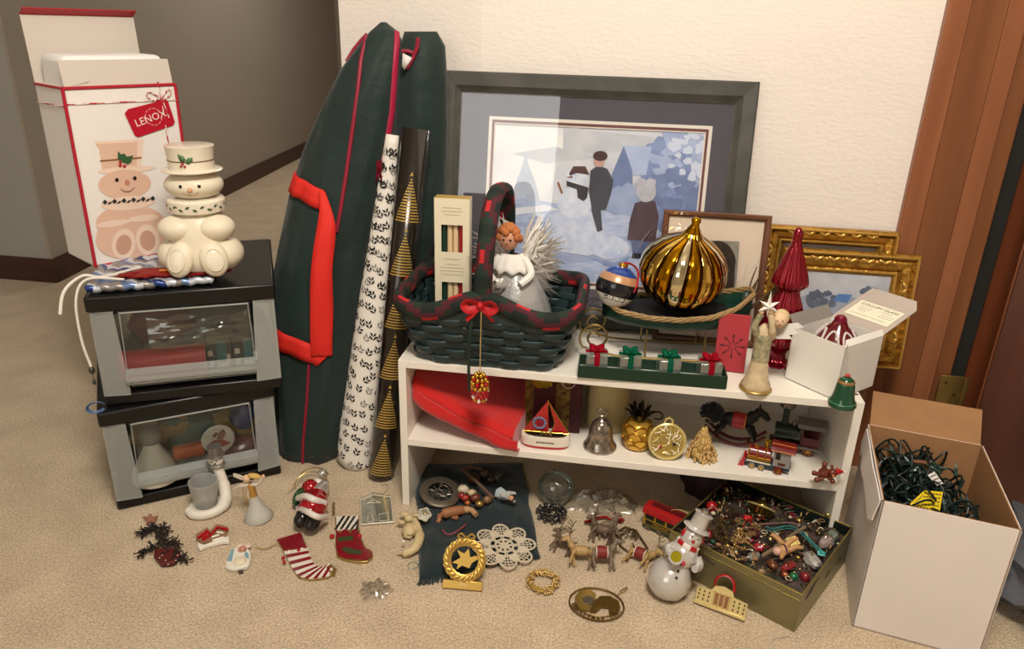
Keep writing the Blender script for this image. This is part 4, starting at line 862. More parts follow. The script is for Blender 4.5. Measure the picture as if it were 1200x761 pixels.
hr = MB(); rr = random.Random(2)
for k in range(46):
    a_ = rr.uniform(0, 2*PI); ph = rr.uniform(-.15, 1.4); d_ = V((math.cos(a_)*math.cos(ph), math.sin(a_)*math.cos(ph), math.sin(ph)))
    if d_.y < -.55 and d_.z < .45: continue
    hr.ell(V((-.006, -.006, .101))+V((d_.x*.0165, d_.y*.016, d_.z*.0185)), .0062, 8, 6)
hr.build('hair', mat('strawberry_hair', '#b9703f', .7), ad_)
for s in (-1, 1):
    MB().ell((-.006+s*.0055, -.0222, .101), (.0022, .001, .0016), 8, 6).build('eye', mat('eye_black', '#15110e', .15), ad_)
    MB().tube(smooth_path([(s*.02, -.008, .07), (s*.034, -.022, .05), (s*.02, -.038, .036)]), .006, 8).build('arm', mat('white_lace', '#e8e4dd', .8), ad_)
MB().ell((-.006, -.0235, .0965), (.0016, .002, .002), 8, 6).build('nose', mat('doll_skin', '#c99274', .5), ad_)
MB().tube([(-.010, -.0226, .0905), (-.006, -.0232, .0895), (-.002, -.0226, .0905)], .0008, 5).build('mouth', mat('doll_lip', '#a04a40', .5), ad_)
ro = MB(); ro.ell((-.012, -.042, .034), (.009, .007, .009), 10, 8, None, lumpy(3, .4, 4)).build('flower', mat('silver_rose', '#bdb9b2', .4, .3), ad_)
for s in (-1, 1):
    wg_ = MB(); rr = random.Random(10+s)
    for k in range(260):
        a_ = rr.uniform(-1.0, 1.35); L_ = rr.uniform(.035, .066); d_ = V((s*math.cos(a_), rr.uniform(-.25, .5), math.sin(a_))).normalized(); r0 = V((s*.012, .02, .06+rr.uniform(-.03, .02)))
        b_ = r0+d_*L_*.55+V((rr.uniform(-.006, .006), rr.uniform(-.006, .006), rr.uniform(-.006, .006))); e_ = r0+d_*L_+V((rr.uniform(-.012, .012), rr.uniform(-.012, .012), rr.uniform(-.012, .012)))
        wg_.tube([r0, b_, e_], [.003, .0042, .0005], 4, flat=.35)
    tag(wg_.build('feather_wing', mat('white_marabou', '#ece7e0', .9), ad_, ang=80), kind='stuff')

# ============================================================ SLEIGH WITH BIG GOLD BALL
DZ = .052
sl = thing('wicker_sleigh', 'dark green sleigh shaped basket with wicker rim and curled wire runners', 'sleigh', (.555, .165, SH), (0, 0, 5))
TB2 = [(-1, .02, .062), (-.8, .052, .050), (-.4, .070, .045), (0, .074, .045), (.4, .070, .052), (.75, .052, .068), (1, .016, .088)]
def hull(u, v):
    x = -1+2*u; hw_, zr = lerp_table(TB2, x); a_ = PI*v; return (x*.150, -hw_*math.cos(a_)*(.55+.45*abs(math.cos(a_))), DZ+zr-(zr-.010)*math.sin(a_)**.7*(1-.25*x*x))
MB().grid(hull, 28, 12).build('hull', mat('sleigh_green', '#0f3a2b', .45, var=(30, .3), bump=(80, .4)), sl, solid=.004, ang=60)
rim = []
for i in range(29): x = -1+2*i/28; hw_, zr = lerp_table(TB2, x); rim.append(V((x*.152, -hw_-.002, DZ+zr+.002)))
rim += [V((q.x, -q.y, q.z)) for q in rim[::-1]]
M_wick = mat('straw_wicker', '#a8895a', .6, var=(80, .35)); 
for k in range(4):
    MB().tube([q+V((0, 0, .004*math.cos(i*.9+k*1.57)+.003))+V((0, .003*math.sin(i*.9+k*1.57), 0)) for i, q in enumerate(rim)], .0026, 6, True).build('rim_strand', M_wick, sl)
MB().prism([(-.13, -.03), (0, -.062), (.11, -.04), (.11, .04), (0, .062), (-.13, .03)], .034+DZ, .05+DZ).build('lining', mat('black_tissue', '#0c0d0c', .8), sl)
M_wire = mat('antique_gold_wire', '#a5905c', .3, .9)
for s in (-1, 1):
    sp_ = []
    for i in range(34): a_ = i/33*PI*3.1; r = .008+.026*i/33; sp_.append(V((-.165+r*math.cos(a_+.4), s*.048, .044+r*math.sin(a_+.4))))
    end = sp_[-1]; MB().tube(sp_+[V((-.125, s*.048, .006)), V((-.06, s*.048, .0035)), V((.10, s*.048, .0035)), V((.135, s*.048, .03)), V((.14, s*.046, .06))], .0026, 8).build('runner', M_wire, sl)
    for x in (-.06, .06): MB().tube([(x, s*.048, .004), (x, s*.044, .066)], .0022, 6).build('post', M_wire, sl)
tw_ = thing('twig_spray', 'spray of thin brown twigs sticking out of the sleigh', 'twigs', (.68, .185, SH+.07)); rr = random.Random(8)
for k in range(11):
    d_ = V((rr.uniform(.02, .09), rr.uniform(-.01, .03), rr.uniform(.07, .13))); b_ = V((rr.uniform(-.008, .008),)*3); 
    MB().tube(smooth_path([b_-d_*.25, b_+d_*.35+V((rr.uniform(-.006, .006), 0, 0)), b_+d_*.7+V((rr.uniform(-.006, .006), 0, 0)), b_+d_]), [.0017]*16+[.0011]*3, 5).build('twig', mat('twig_brown', '#57452f', .8), tw_)

gb = Yp(800, 318, .15); gr = 52*mpp(gb)
go = thing('ribbed_gold_ball', 'huge ribbed gold glass onion ornament sitting in the sleigh', 'ornament', (gb.x, .15, gb.z-.0), (8, 6, 10))
GM = [mat('gold_mirror', '#d9b65a', .07, 1.), mat('amber_mirror', '#c08a12', .08, 1.), mat('brown_mirror', '#4a2c0c', .12, 1.), mat('pale_mirror', '#e6dcb8', .06, 1.)]
prof = [(.001, -.86), (.25, -.85), (.5, -.76), (.75, -.58), (.93, -.3), (1, 0), (.95, .27), (.82, .5), (.62, .68), (.42, .79), (.26, .87), (.19, .95)]
pp = []
for i in range(len(prof)-1):
    for j in range(3): t_ = j/3; pp.append((prof[i][0]*(1-t_)+prof[i+1][0]*t_, prof[i][1]*(1-t_)+prof[i+1][1]*t_))
pp.append(prof[-1]); NR = 18
def rib(a_, z): return 1-.055*(1-abs(math.sin(a_*NR/2)))**2
MB().lathe([(r*gr, z*gr) for r, z in pp], NR*8, None, rib, mi=lambda i, k: 2 if k % 8 in (0, 7) else (1 if (k//8) % 2 else (3 if (k//8) % 4 == 0 else 0))).build('ball', GM, go, ang=70)
MB().lathe([(.20*gr, .92*gr), (.15*gr, 1.02*gr), (.10*gr, 1.10*gr), (.085*gr, 1.16*gr), (.11*gr, 1.21*gr), (.10*gr, 1.27*gr), (.05*gr, 1.30*gr), (.001, 1.31*gr)], 20).build('finial', GM[1], go, ang=70)
bb = Yp(723, 336, .135); br_ = 25*mpp(bb)
bs = thing('painted_ball', 'blue white and black painted ball ornament resting in the sleigh', 'ornament', bb, (-12, 12, 0))
def band(i, k): return 3 if i < 9 else (1 if i < 14 else (2 if i < 17 else 0))
MB().lathe([(br_*math.sin(PI*i/24), -br_*math.cos(PI*i/24)) for i in range(25)], 32, None, None, mi=band).build('ball', [mat('ball_blue', '#17408c', .12, coat=.5), mat('ball_black', '#15191f', .12, coat=.5), mat('ball_copper', '#c99a74', .25, .3), mat('ball_white', '#dcd8cc', .15, coat=.5)], bs, ang=80)
hs = MB()
for k in range(4):
    ac = -PI/2-.5+k*.32
    for dx, dz, ww in ((0, 0, .1),):
        def sp(a_, ph): return V((br_*1.003*math.cos(ph)*math.cos(a_), br_*1.003*math.cos(ph)*math.sin(a_), br_*1.003*math.sin(ph)))
        hs.sheet([sp(ac-.12, -.62), sp(ac+.12, -.62), sp(ac+.12, -.45), sp(ac, -.24-.06*(k % 2)), sp(ac-.12, -.45)])
hs.build('house_print', mat('ball_black', '#15191f', .12), bs)
MB().lathe([(.010, br_*.97), (.010, br_*1.1), (.008, br_*1.14), (.001, br_*1.15)], 14).build('cap', mat('gold_bead', '#d6a53c', .2, .9), bs)
MB().tube(smooth_path([(0, 0, br_*1.15), (.015, -.01, br_*1.2), (.03, -.01, br_*1.0), (.036, -.02, br_*.5), (.034, -.028, .0)]), .003, 6, flat=.4).build('ribbon', mat('red_cord', '#b3262a', .5), bs)

# ============================================================ GREEN TRAY OF GLASS GIFTS
ty = math.degrees(math.atan2(.007, .279)); tr = thing('candle_tray', 'shallow dark green tray holding four glass gift boxes at the shelf front', 'tray', (.511, .026, SH), (0, 0, ty)); M_try = mat('green_tray', '#10301f', .4)
TL_, TD_, TH_ = .284, .054, .026
MB().box((0, 0, .003), (TL_, TD_, .004)).build('tray_floor', mat('mirror_white', '#cfd2cc', .2), tr)
for s in (-1, 1):
    MB().box((0, s*TD_/2, TH_/2+.001), (TL_, .003, TH_)).build('long_side', M_try, tr, bevel=.0006); MB().box((s*TL_/2, 0, TH_/2+.001), (.003, TD_, TH_)).build('short_side', M_try, tr, bevel=.0006)
M_gl = clear('cut_glass', '#eef5f1', .94, .05, .45, .10, '#eef2ee')
def glass_gift(label, loc, rz, col):
    t = thing('glass_gift', label, 'candle holder', loc, (0, 0, rz), 'glass gift boxes on the tray'); m = clear('ribbon_glass_'+col, col, .75, .08, .5, .38, col); s = .042
    MB().box((0, 0, s/2), (s, s, s)).build('cube', M_gl, t, bevel=.0015)
    MB().box((0, 0, s+.0008), (s+.002, .011, .002)).box((0, 0, s+.0012), (.011, s+.002, .002)).box((0, -s/2-.001, s/2), (.011, .002, s)).build('ribbon', m, t, bevel=.0006)
    for k in range(4):
        a_ = PI/4+k*PI/2; MB().ell((0, 0, 0), (.0105, .0075, .005), 14, 8, Matrix.Translation((math.cos(a_)*.010, math.sin(a_)*.010, s+.006)) @ Matrix.Rotation(a_, 4, 'Z') @ Matrix.Rotation(R(-25), 4, 'Y')).build('bow_loop', m, t)
    MB().ell((0, 0, s+.008), (.005, .005, .005), 10, 8).build('bow_knot', m, t)
Rt = Matrix.Rotation(R(ty), 3, 'Z')
for px, colr, lab in ((698, '#c01f34', 'clear glass gift box with red bow at the left end of the tray'), (737, '#1f7a5a', 'clear glass gift box with green bow next to the left red one'), (782, '#1f7a5a', 'clear glass gift box with green bow next to the right red one'), (828, '#c01f34', 'clear glass gift box with red bow at the right end of the tray')):
    q = Zp(px, 432, SH+.012); glass_gift(lab, tr.location + Rt @ V((q.x-.511, 0, .0055)), ty+4, colr)

# red greeting card
cq0, cq1 = Zp(836, 434, SH), Zp(872, 441, SH)
rc = thing('red_card', 'red greeting card with dark snowflake print propped on the shelf', 'card', (cq0+cq1)/2+V((0, .008, .001)), (80, 0, -4)); cwid = (cq1-cq0).length; chh = .118
MB().box((0, chh/2, 0), (cwid, chh, .006)).build('card', mat('red_card_paper', '#a8323a', .55), rc, bevel=.001)
sn = MB()
for k in range(8):
    a_ = k*PI/4; M = Matrix.Translation((.002, chh*.45, .0034)) @ Matrix.Rotation(a_, 4, 'Z'); sn.box((.013, 0, 0), (.016, .0014, .0006), M).ell((.021, 0, 0), (.004, .0022, .0006), 8, 4, M)
sn.build('snowflake_print', mat('dark_card_ink', '#4e1a20', .6), rc)

# star angel
an0 = Zp(886, 459, SH)
an = thing('star_angel', 'slender cream angel figurine holding up a white star beside the red card', 'figurine', an0+V((0, .012, .0)), (0, 0, 4)); M_an = mat('cream_resin', '#d3bd97', .6, var=(60, .3)); M_anp = mat('angel_sage_print', '#6c7458', .6, var=(90, .6), col2='#c8b48e')
MB().lathe([(.001, .004), (.026, .004), (.028, .010), (.022, .022), (.017, .05), (.014, .08), (.0145, .1), (.017, .115), (.012, .128), (.005, .135), (.001, .137)], 20, None, lambda a_, z: 1+.06*math.sin(a_*7)*(1-z/.14)).build('robe', M_an, an, ang=70)
MB().lathe([(.0165, .062), (.0157, .08), (.0162, .1), (.0182, .113), (.0165, .118)], 20).build('vest', M_anp, an, ang=70)
MB().lathe([(.03, 0), (.031, .003), (.029, .005), (.001, .005)], 24).build('base', mat('gold_trim', '#a98a4c', .4, .5), an)
MB().ell((.022, -.004, .146), (.016, .014, .0155), 16, 10).build('head', mat('angel_face', '#d9b892', .6), an)
MB().ell((.027, .003, .150), (.0155, .0145, .015), 16, 10).build('hair', mat('blond_hair', '#cdb486', .7), an)
for s in (-1, 1): MB().ell((.020+s*.005, -.0175, .149), (.0012, .0008, .0014), 8, 6).build('eye', mat('eye_black', '#15110e', .15), an)
MB().ell((.020, -.0185, .145), (.0015, .002, .002), 8, 6).build('nose', mat('angel_face', '#d9b892', .6), an)
MB().tube([(.017, -.0172, .140), (.020, -.0178, .139), (.023, -.0172, .140)], .0006, 5).build('mouth', mat('doll_lip', '#a04a40', .5), an)
MB().tube([(.006, 0, .128), (.016, -.002, .138)], .0055, 10).build('neck', mat('angel_face', '#d9b892', .6), an)
for s, pts in ((-1, [(-.014, -.004, .115), (-.022, -.010, .135), (-.014, -.012, .158)]), (1, [(.012, -.008, .112), (.008, -.018, .135), (.002, -.014, .160)])):
    MB().tube(smooth_path(pts), [.0075]*6+[.006]*6+[.0055], 10).build('sleeve', M_an if s > 0 else M_anp, an)
    MB().ell(V(pts[-1])+V((0, 0, .006)), (.005, .005, .007), 10, 8).build('hand', mat('angel_face', '#d9b892', .6), an)
for k in range(1):
    MB().prism([(0, 0), (.02, .016), (.05, .026), (.062, .020), (.045, .012), (.058, .008), (.04, .0), (.048, -.006), (.02, -.012)], -.0015, .0015, Matrix.Translation((.008, .012, .118)) @ Matrix.Rotation(R(-15+k*10), 4, 'Z') @ Matrix.Rotation(R(70), 4, 'X')  @ Matrix.Rotation(R(-4 if k == 0 else 14), 4, 'Z') @ Matrix.Scale((1 if k == 0 else -.6), 4, (1, 0, 0))).build('wing', mat('wing_grey', '#cfcbc4', .6), an)
st = MB(); c_ = V((-.004, -.016, .176)); ps = []
for k in range(12):
    a_ = PI/2+k*PI/6; r = (.021 if k % 2 == 0 else .008)*(1.5 if k == 0 else 1); ps.append(c_+V((r*math.cos(a_), 0, r*math.sin(a_))))
for sy in (-1, 1): st.add(ps+[c_+V((0, sy*.009, 0))], [((k, (k+1) % 12, 12) if sy > 0 else ((k+1) % 12, k, 12)) for k in range(12)])
st.build('star', mat('white_star', '#e4e0d6', .4), an, ang=0)

# red glass tree
rt0 = Yp(916, 436, .155); rtp = Yp(928, 266, .155); zbase = SH
tt = thing('red_glass_tree', 'tall fluted red mercury glass tree behind the star angel', 'tree ornament', ((rt0.x+rtp.x)/2, .155, zbase)); hT = rtp.z-zbase
pr2 = [(.030, 0), (.033, .01), (.018, .03), (.015, .08), (.020, .12), (.036, .17), (.043, .22), (.043, .28), (.038, .36), (.029, .46), (.021, .535), (.0195, .56), (.027, .58), (.0335, .605), (.033, .64), (.026, .72), (.018, .80), (.0115, .87), (.009, .91), (.0095, .935), (.0085, .97), (.004, .995), (.001, 1.0)]
pr2 = [(r*1.02, z*hT) for r, z in pr2]; sm2 = [V((r, z, 0)) for r, z in pr2]; sm2 = smooth_path(sm2, 3)
MB().lathe([(max(q.x, .0005), q.y) for q in sm2], 96, None, lambda a_, z: 1+(.05*math.cos(a_*16) if z < hT*.86 else 0)).build('glass', mat('red_mercury_glass', '#930f26', .12, .7, coat=.6), tt, ang=80)

# ============================================================ WHITE GIFT BOX WITH LABEL
A_, B_, C_ = Zp(917, 445, SH), Zp(979, 471, SH), Zp(1023, 454, SH)
e1 = (C_-B_); e0 = (A_-B_); e0 = (e0-e1.normalized()*e0.dot(e1.normalized())); A_ = B_+e0; D_ = A_+e1
B_, A_, C_, D_ = [q+V((0, .004, .0008)) for q in (B_, A_, C_, D_)]; hb = zat(B_.x, B_.y, 408)-SH; uph = V((0, 0, hb))
wb = thing('white_gift_box', 'open white gift box with a printed card inside its lid on the shelf corner', 'box'); M_wb = mat('white_box_card', '#e6e2da', .55); M_wbi = mat('grey_box_inside', '#b9ada2', .7)
in0 = (e0).normalized(); in1 = e1.normalized()
def wpan(nm, a, b, hv, n, m): return MB().slab([a, b, b+hv, a+hv], n, .0016).build(nm, m, wb)
wpan('side_panel', A_, B_, uph, in1, M_wb); wpan('side_panel', B_, C_, uph, in0, M_wb); wpan('side_panel', C_, D_, uph, -in1, M_wb); wpan('side_panel', D_, A_, uph, -in0, M_wb)
MB().slab([A_, B_, C_, D_], (0, 0, 1), .0016).build('bottom_panel', M_wb, wb)
# lid hinged on the far right edge
lidv = in1*.100+V((0, 0, .030)); lc, ld = C_+uph, D_+uph
lid = MB().slab([ld, lc, lc+lidv, ld+lidv], (0, 0, 1), .0016).build('lid', M_wbi, wb)
tk = in1*.012+V((0, 0, .014)); ax_ = (lc-ld).normalized()
MB().slab([ld+lidv, lc+lidv, lc+lidv+tk-ax_*.010, ld+lidv+tk+ax_*.010], (0, 0, 1), .0016).build('lid_tuck', M_wbi, wb)
wpan('dust_flap', D_+uph, A_+uph, V((0, 0, .022))+in0*.014, -in0, mat('grey_flap', '#8d8780', .7))
MB().slab([B_+uph, C_+uph, C_+uph+V((0, 0, .010))+in0*.004-in1*.002, B_+uph+V((0, 0, .006))+in0*.012+in1*.018], in0, .0016).build('dust_flap', M_wb, wb)
ln_ = lidv.cross(ax_).normalized(); ln_ = ln_ if ln_.z > 0 else -ln_
lb0 = ld+lidv*.22+ax_*.012+ln_*.0022; lb = [lb0, lb0+ax_*.093, lb0+ax_*.093+lidv*.56, lb0+lidv*.56]
lbl = MB().slab(lb, ln_, .0005).build('label_card', mat('label_cream', '#eee8cf', .6), wb)
ev = lidv.normalized()
def lab_text(s, size, u, v, al='CENTER'):
    M = Matrix.Translation(lb0+ax_*u+lidv*v+ln_*.0008) @ Matrix((ax_, ln_.cross(ax_), ln_)).transposed().to_4x4(); return text_mb(s, size, None, M, .0001, al)
sgn = 1 if (ln_.cross(ax_)).dot(lidv) > 0 else -1
lab_text('COLLUPY GLASS', .0108, .0465, .46).build('lettering', mat('label_ink', '#4a473e', .6), lbl)
sp2 = MB()
for u0, n, v in ((.012, 5, .34), (.014, 4, .28), (.016, 3, .22), (.058, 4, .36), (.062, 5, .28), (.060, 5, .21), (.008, 7, .09), (.05, 6, .09)):
    for k in range(n): q = lb0+ax_*(u0+k*.0055)+lidv*v+ln_*.0008; sp2.slab([q, q+ax_*.004, q+ax_*.004+ev*.0014, q+ev*.0014], ln_, .0001)
sp2.build('small_print', mat('label_grey', '#8d8a7a', .6), lbl)
oc = (A_+C_)/2+V((0, 0, hb*.72)); so = thing('swirl_ornament', 'dark red ornament with white swirls inside the open white box', 'ornament', oc, (0, 0, -20))
MB().lathe([(.001, -.066), (.03, -.06), (.046, -.035), (.049, -.01), (.042, .012), (.028, .032), (.016, .044), (.012, .052), (.001, .054)], 32).build('body', mat('oxblood_glass', '#5c0f18', .15, coat=.6), so, ang=80)
MB().lathe([(.011, .046), (.012, .056), (.008, .062), (.001, .063)], 16).build('cap', mat('magenta_cap', '#7c1030', .3, .4), so)
sw = MB()
def obr(z): 
    tb = [(-.035, .046), (-.01, .049), (.012, .042), (.032, .028), (.044, .016)]; return lerp_table(tb, z)[0]
for k in range(7):
    ac = k*2*PI/7; pts = []
    for j in range(15): q = j/14*PI*1.5; z = .018+.020*math.sin(q)*(1-.2*q/5); r = obr(z)+.0008; a2 = ac+.40*math.cos(q)*(1-.12*q); pts.append((r*math.cos(a2), r*math.sin(a2), z))
    sw.tube(pts, .0022, 5)
sw.build('swirl', mat('white_swirl', '#d5c9c4', .5), so)
# green bell on a string
gbp = V((B_.x+.003, B_.y-.032, zat(B_.x, B_.y-.03, 474)))
bt = B_+uph
be = thing('green_bell', 'small green painted bell hanging in front of the white box corner', 'bell', gbp)
MB().lathe([(.0245, 0), (.0255, .004), (.0235, .008), (.020, .016), (.0175, .03), (.016, .042), (.0125, .052), (.006, .057), (.001, .058)], 28).build('bell', mat('green_enamel', '#12452c', .18, coat=.6), be, ang=70)
MB().lathe([(.0150, .046), (.0154, .048), (.0135, .0515), (.0128, .051)], 28).build('gold_band', mat('copper_band', '#b58a5a', .3, .6), be); MB().lathe([(.0237, .0075), (.0243, .0085), (.0232, .0095)], 28).build('rim_line', mat('green_light', '#3d7a55', .3), be)
MB().ell((0, 0, .060), (.005, .005, .003), 10, 6).build('cap', mat('red_cord', '#b3262a', .5), be)
MB().tube([(0, 0, .058), V(bt)-gbp+V((.002, -.003, .004)), V(bt)-gbp+V((.004, .01, .002))], .0007, 5).build('string', mat('grey_string', '#9a948a', .6), be)
# ============================================================ MIDDLE BOARD
Zm = SM+.0008
def on_mid(px, py): return Zp(px, py, Zm)
# folded red blanket: loft from the high left end to the low right end
rb = thing('red_blanket', 'folded bright red fleece blanket sagging over the middle shelf board', 'blanket')
pl0, pl1 = Yp(481, 476, .03), Zp(600, 533, SM-.004)
def blank(u, v):
    s = v; a = pl0.lerp(pl1, s); a.z += .010*math.sin(PI*s)*-1
    T = .062-.012*s; dpt = .235-.02*s; top_back = min(SH-ST-.004, a.z+T+.02+.03*(1-s)); 
    q = u*4
    rfold = T/2
    if q < 1: y, z = a.y+rfold+dpt*(1-q), a.z+.012*(1-q)                      # underside, back to front
    elif q < 2: an = -PI/2-(q-1)*PI; y, z = a.y+rfold+math.cos(an)*rfold*1.0, a.z+rfold+math.sin(an)*rfold
    elif q < 3: k = q-2; y, z = a.y+rfold+dpt*k, a.z+T+(top_back-a.z-T)*k
    else: k = q-3; y, z = a.y+rfold+dpt, top_back+(a.z+.012-top_back)*k
    x = max(a.x, ST+.003)+.035*max(0, (y-a.y))/.25*(s)
    n_ = .004*noise.noise(V((x*20, y*14, z*14)))+.0015*noise.noise(V((x*60, y*50, z*50)))
    crease = -.006*math.exp(-((q-1.55)/.09)**2)
    return (x, y+n_-crease, min(z+n_, SH-ST-.003))
M_flc = mat('red_fleece', '#bf1512', .9, sheen=.4, bump=(300, .4))
mb = MB(); mb.grid(blank, 56, 40, True)
nb = 56
mb.f.append(list(range(nb))[::-1]); mb.mi.append(0); mb.f.append([40*nb+k for k in range(nb)]); mb.mi.append(0)
mb.build('folded_cloth', M_flc, rb, ang=70)
def under(u, v):
    q = blank(.25+u*.16, v*.995); return (q[0]+.012*v, q[1]-.006*min(1, v*4), q[2]-.003*u)
MB().grid(under, 8, 30).build('second_layer', M_flc, rb, ang=70, solid=.004)

# maroon gift bag
gb0, gb1 = on_mid(612, 508), on_mid(678, 510); gw = gb1.x-gb0.x
gt = thing('maroon_gift_bag', 'maroon and gold glitter gift bag behind the toy sailboat', 'gift bag', ((gb0.x+gb1.x)/2, gb0.y+.05, Zm), (0, 0, 3)); GHh = .155
M_mar = mat('maroon_glitter', '#4a0f1e', .5, .2, var=(260, .5), bump=(300, .5)); M_gli = mat('gold_glitter', '#8d7034', .4, .6, var=(90, .75), col2='#2f2010', bump=(260, .6))
MB().box((0, 0, GHh/2), (gw, .06, GHh)).build('body', M_mar, gt, bevel=.002)
for x, ww in ((-gw/2+.009, .018), (gw*.17, .03)): MB().box((x, -.0306, GHh/2), (ww, .0016, GHh-.002)).build('gold_strip', M_gli, gt)
MB().ell((-gw*.2, -.034, GHh*.78), (.022, .01, .014), 14, 8, None, lumpy(4, .4, 4)).build('glitter_bow', mat('yellow_glitter', '#a58a1c', .4, .5, var=(260, .5), bump=(300, .8)), gt)
MB().tube(arc((gw*.25, -.033, GHh*.8), .014, 0, 360, 20, 'xz')[:-1], .0014, 6, True).build('handle_ring', mat('pale_cord', '#b8a596', .6), gt)

# sailboat
s0 = on_mid(638, 525); sbt = thing('toy_sailboat', 'white hulled toy sailboat ornament with red sails and blue wreath', 'sailboat', (s0.x, s0.y+.014, Zm), (0, 0, 2))
hl_ = .052; M_hull = mat('white_enamel', '#e0d8c8', .25, coat=.4); M_rede = mat('red_enamel', '#a8141a', .2, coat=.5)
def hullp(z, k): return [V((hl_*k*math.copysign(abs(math.cos(2*PI*i/40))**.75, math.cos(2*PI*i/40)), .021*k*math.copysign(abs(math.sin(2*PI*i/40))**.75, math.sin(2*PI*i/40)), z)) for i in range(40)]
def loft(rings, cap=True):
    mb = MB(); n = len(rings[0])
    for r in rings: mb.v += [tuple(q) for q in r]
    for j in range(len(rings)-1):
        for i in range(n): mb.f.append([j*n+i, j*n+(i+1) % n, (j+1)*n+(i+1) % n, (j+1)*n+i]); mb.mi.append(0)
    if cap: mb.f.append(list(range(n))[::-1]); mb.mi.append(0); mb.f.append([(len(rings)-1)*n+i for i in range(n)]); mb.mi.append(0)
    return mb
loft([hullp(0, .93), hullp(.006, .97)]).build('keel', M_rede, sbt); loft([hullp(.006, .98), hullp(.014, 1.0), hullp(.026, 1.0), hullp(.028, .97), hullp(.028, .86), hullp(.020, .82)]).build('hull', M_hull, sbt, ang=50); loft([hullp(.0195, .81), hullp(.0205, .81)]).build('deck', mat('dark_deck', '#3a2a20', .6), sbt)
lt = MB()
for k in range(9): lt.box((-.016+k*.0042, -.0212, .016), (.003, .0006, .003 if k % 3 else .004))
lt.build('hull_lettering', mat('hull_ink', '#4a4038', .6), sbt)
MB().tube([(.002, 0, .02), (.002, 0, .105)], .0013, 6).build('mast', mat('gold_bead', '#d6a53c', .2, .9), sbt)
MB().prism([(-.048, .030), (.006, .030), (.001, .104)], -.0015, .0015, Matrix.Rotation(R(90), 4, 'X')).build('sail', M_rede, sbt); MB().prism([(.012, .030), (.049, .030), (.004, .100), (.018, .055)], -.0015, .0015, Matrix.Rotation(R(90), 4, 'X')).build('sail', M_rede, sbt)
MB().tube([(.012, -.002, .03), (.018, -.002, .055), (.004, -.002, .1), (.049, -.002, .031)], .0009, 5).tube([(-.048, -.001, .030), (.049, -.001, .030)], .0012, 6).build('rigging', mat('gold_bead', '#d6a53c', .2, .9), sbt)
wb_ = MB()
for k in range(14): a_ = 2*PI*k/14; wb_.ell((-.014+.0125*math.cos(a_), -.003, .052+.0125*math.sin(a_)), .0032, 6, 5)
wb_.build('wreath', mat('blue_white_beads', '#8f9db5', .3, var=(400, .7), col2='#3a4a68'), sbt); MB().ell((-.012, -.0028, .053), (.007, .0016, .007), 12, 6).build('jewel', mat('crimson_jewel', '#8d1230', .15), sbt)
fg_ = MB()
for k in range(3): fg_.ell((-.008+k*.009, -.006, .028), (.004, .004, .008), 8, 6)
fg_.build('figures', mat('pewter_gold', '#8a7450', .35, .7), sbt)

cq = on_mid(709, 512); pc = thing('pillar_candle', 'cream pillar candle standing behind the silver bell', 'candle', (cq.x, cq.y+.055, Zm))
MB().lathe([(.001, 0), (.044, 0), (.046, .003), (.046, .12), (.043, .125), (.038, .121), (.001, .117)], 32).build('wax', mat('cream_wax', '#b9a878', .4), pc, ang=60); MB().tube([(0, 0, .117), (0, 0, .128)], .001, 5).build('wick', mat('dark_wick', '#3a3028', .8), pc)

bq = on_mid(702, 531); sb_ = thing('silver_bell', 'engraved silver dinner bell with loop handle', 'bell', (bq.x, bq.y+.026, Zm)); M_sil = mat('aged_silver', '#b8aea2', .15, .9, var=(110, .55), bump=(110, .5))
MB().lathe([(.031, .003), (.0355, 0), (.036, .004), (.033, .009), (.028, .016), (.0255, .03), (.0235, .045), (.020, .056), (.013, .064), (.005, .068), (.005, .072), (.001, .072)], 36, None, lambda a_, z: 1+.012*math.sin(a_*16)*(1 if z < .05 else 0)).build('bell', M_sil, sb_, ang=70)
MB().tube([(0.011*math.cos(a_), 0, .081+.008*math.sin(a_)) for a_ in [2*PI*k/20 for k in range(20)]], .0022, 8, True).build('handle', M_sil, sb_)

pq = on_mid(746, 531); pa = thing('gold_pineapple', 'gold pineapple ornament with dark bronze leaves', 'ornament', (pq.x, pq.y+.028, Zm)); M_pg = mat('pineapple_gold', '#dcae48', .24, .65)
MB().lathe([(.001, 0), (.022, 0), (.028, .005), (.032, .018), (.033, .03), (.031, .043), (.026, .055), (.018, .062), (.001, .064)], 36).build('body', M_pg, pa, ang=80)
def prad(z): return lerp_table([(0, .024), (.018, .0325), (.03, .0335), (.043, .0315), (.055, .0265)], z)[0]
for r_ in range(4):
    for k in range(7):
        a0 = 2*PI*(k+.5*(r_ % 2))/7; pts = []
        for j in range(9): q = PI*j/8; z = .008+r_*.0135+.010*math.sin(q); a_ = a0+.42*math.cos(q); pts.append((prad(z)*math.cos(a_), prad(z)*math.sin(a_), z))
        MB().tube(pts, .0017, 5).build('scale', mat('pineapple_groove', '#9a6c1c', .3, .7), pa)
M_brz = mat('dark_bronze', '#2f2a20', .35, .8)
for ring_, (n, L_, out) in enumerate(((8, .034, .7), (7, .04, .38), (5, .046, .12))):
    for k in range(n):
        a_ = 2*PI*(k+ring_*.5)/n; d_ = V((math.cos(a_), math.sin(a_), 0)); b_ = V((0, 0, .062))+d_*.010
        MB().tube(smooth_path([b_, b_+d_*L_*out*.5+V((0, 0, L_*.6)), b_+d_*L_*out+V((0, 0, L_*(1-.35*out)))], 4), [.005, .006, .006, .0055, .005, .0045, .003, .0015, .0005], 6, flat=.3, up=tuple(d_)).build('leaf', M_brz, pa)
MB().tube(smooth_path([(.02, -.01, .085), (.036, -.012, .093), (.046, -.012, .086), (.042, -.012, .076), (.03, -.012, .076)]), .0018, 6).build('hook', M_brz, pa)

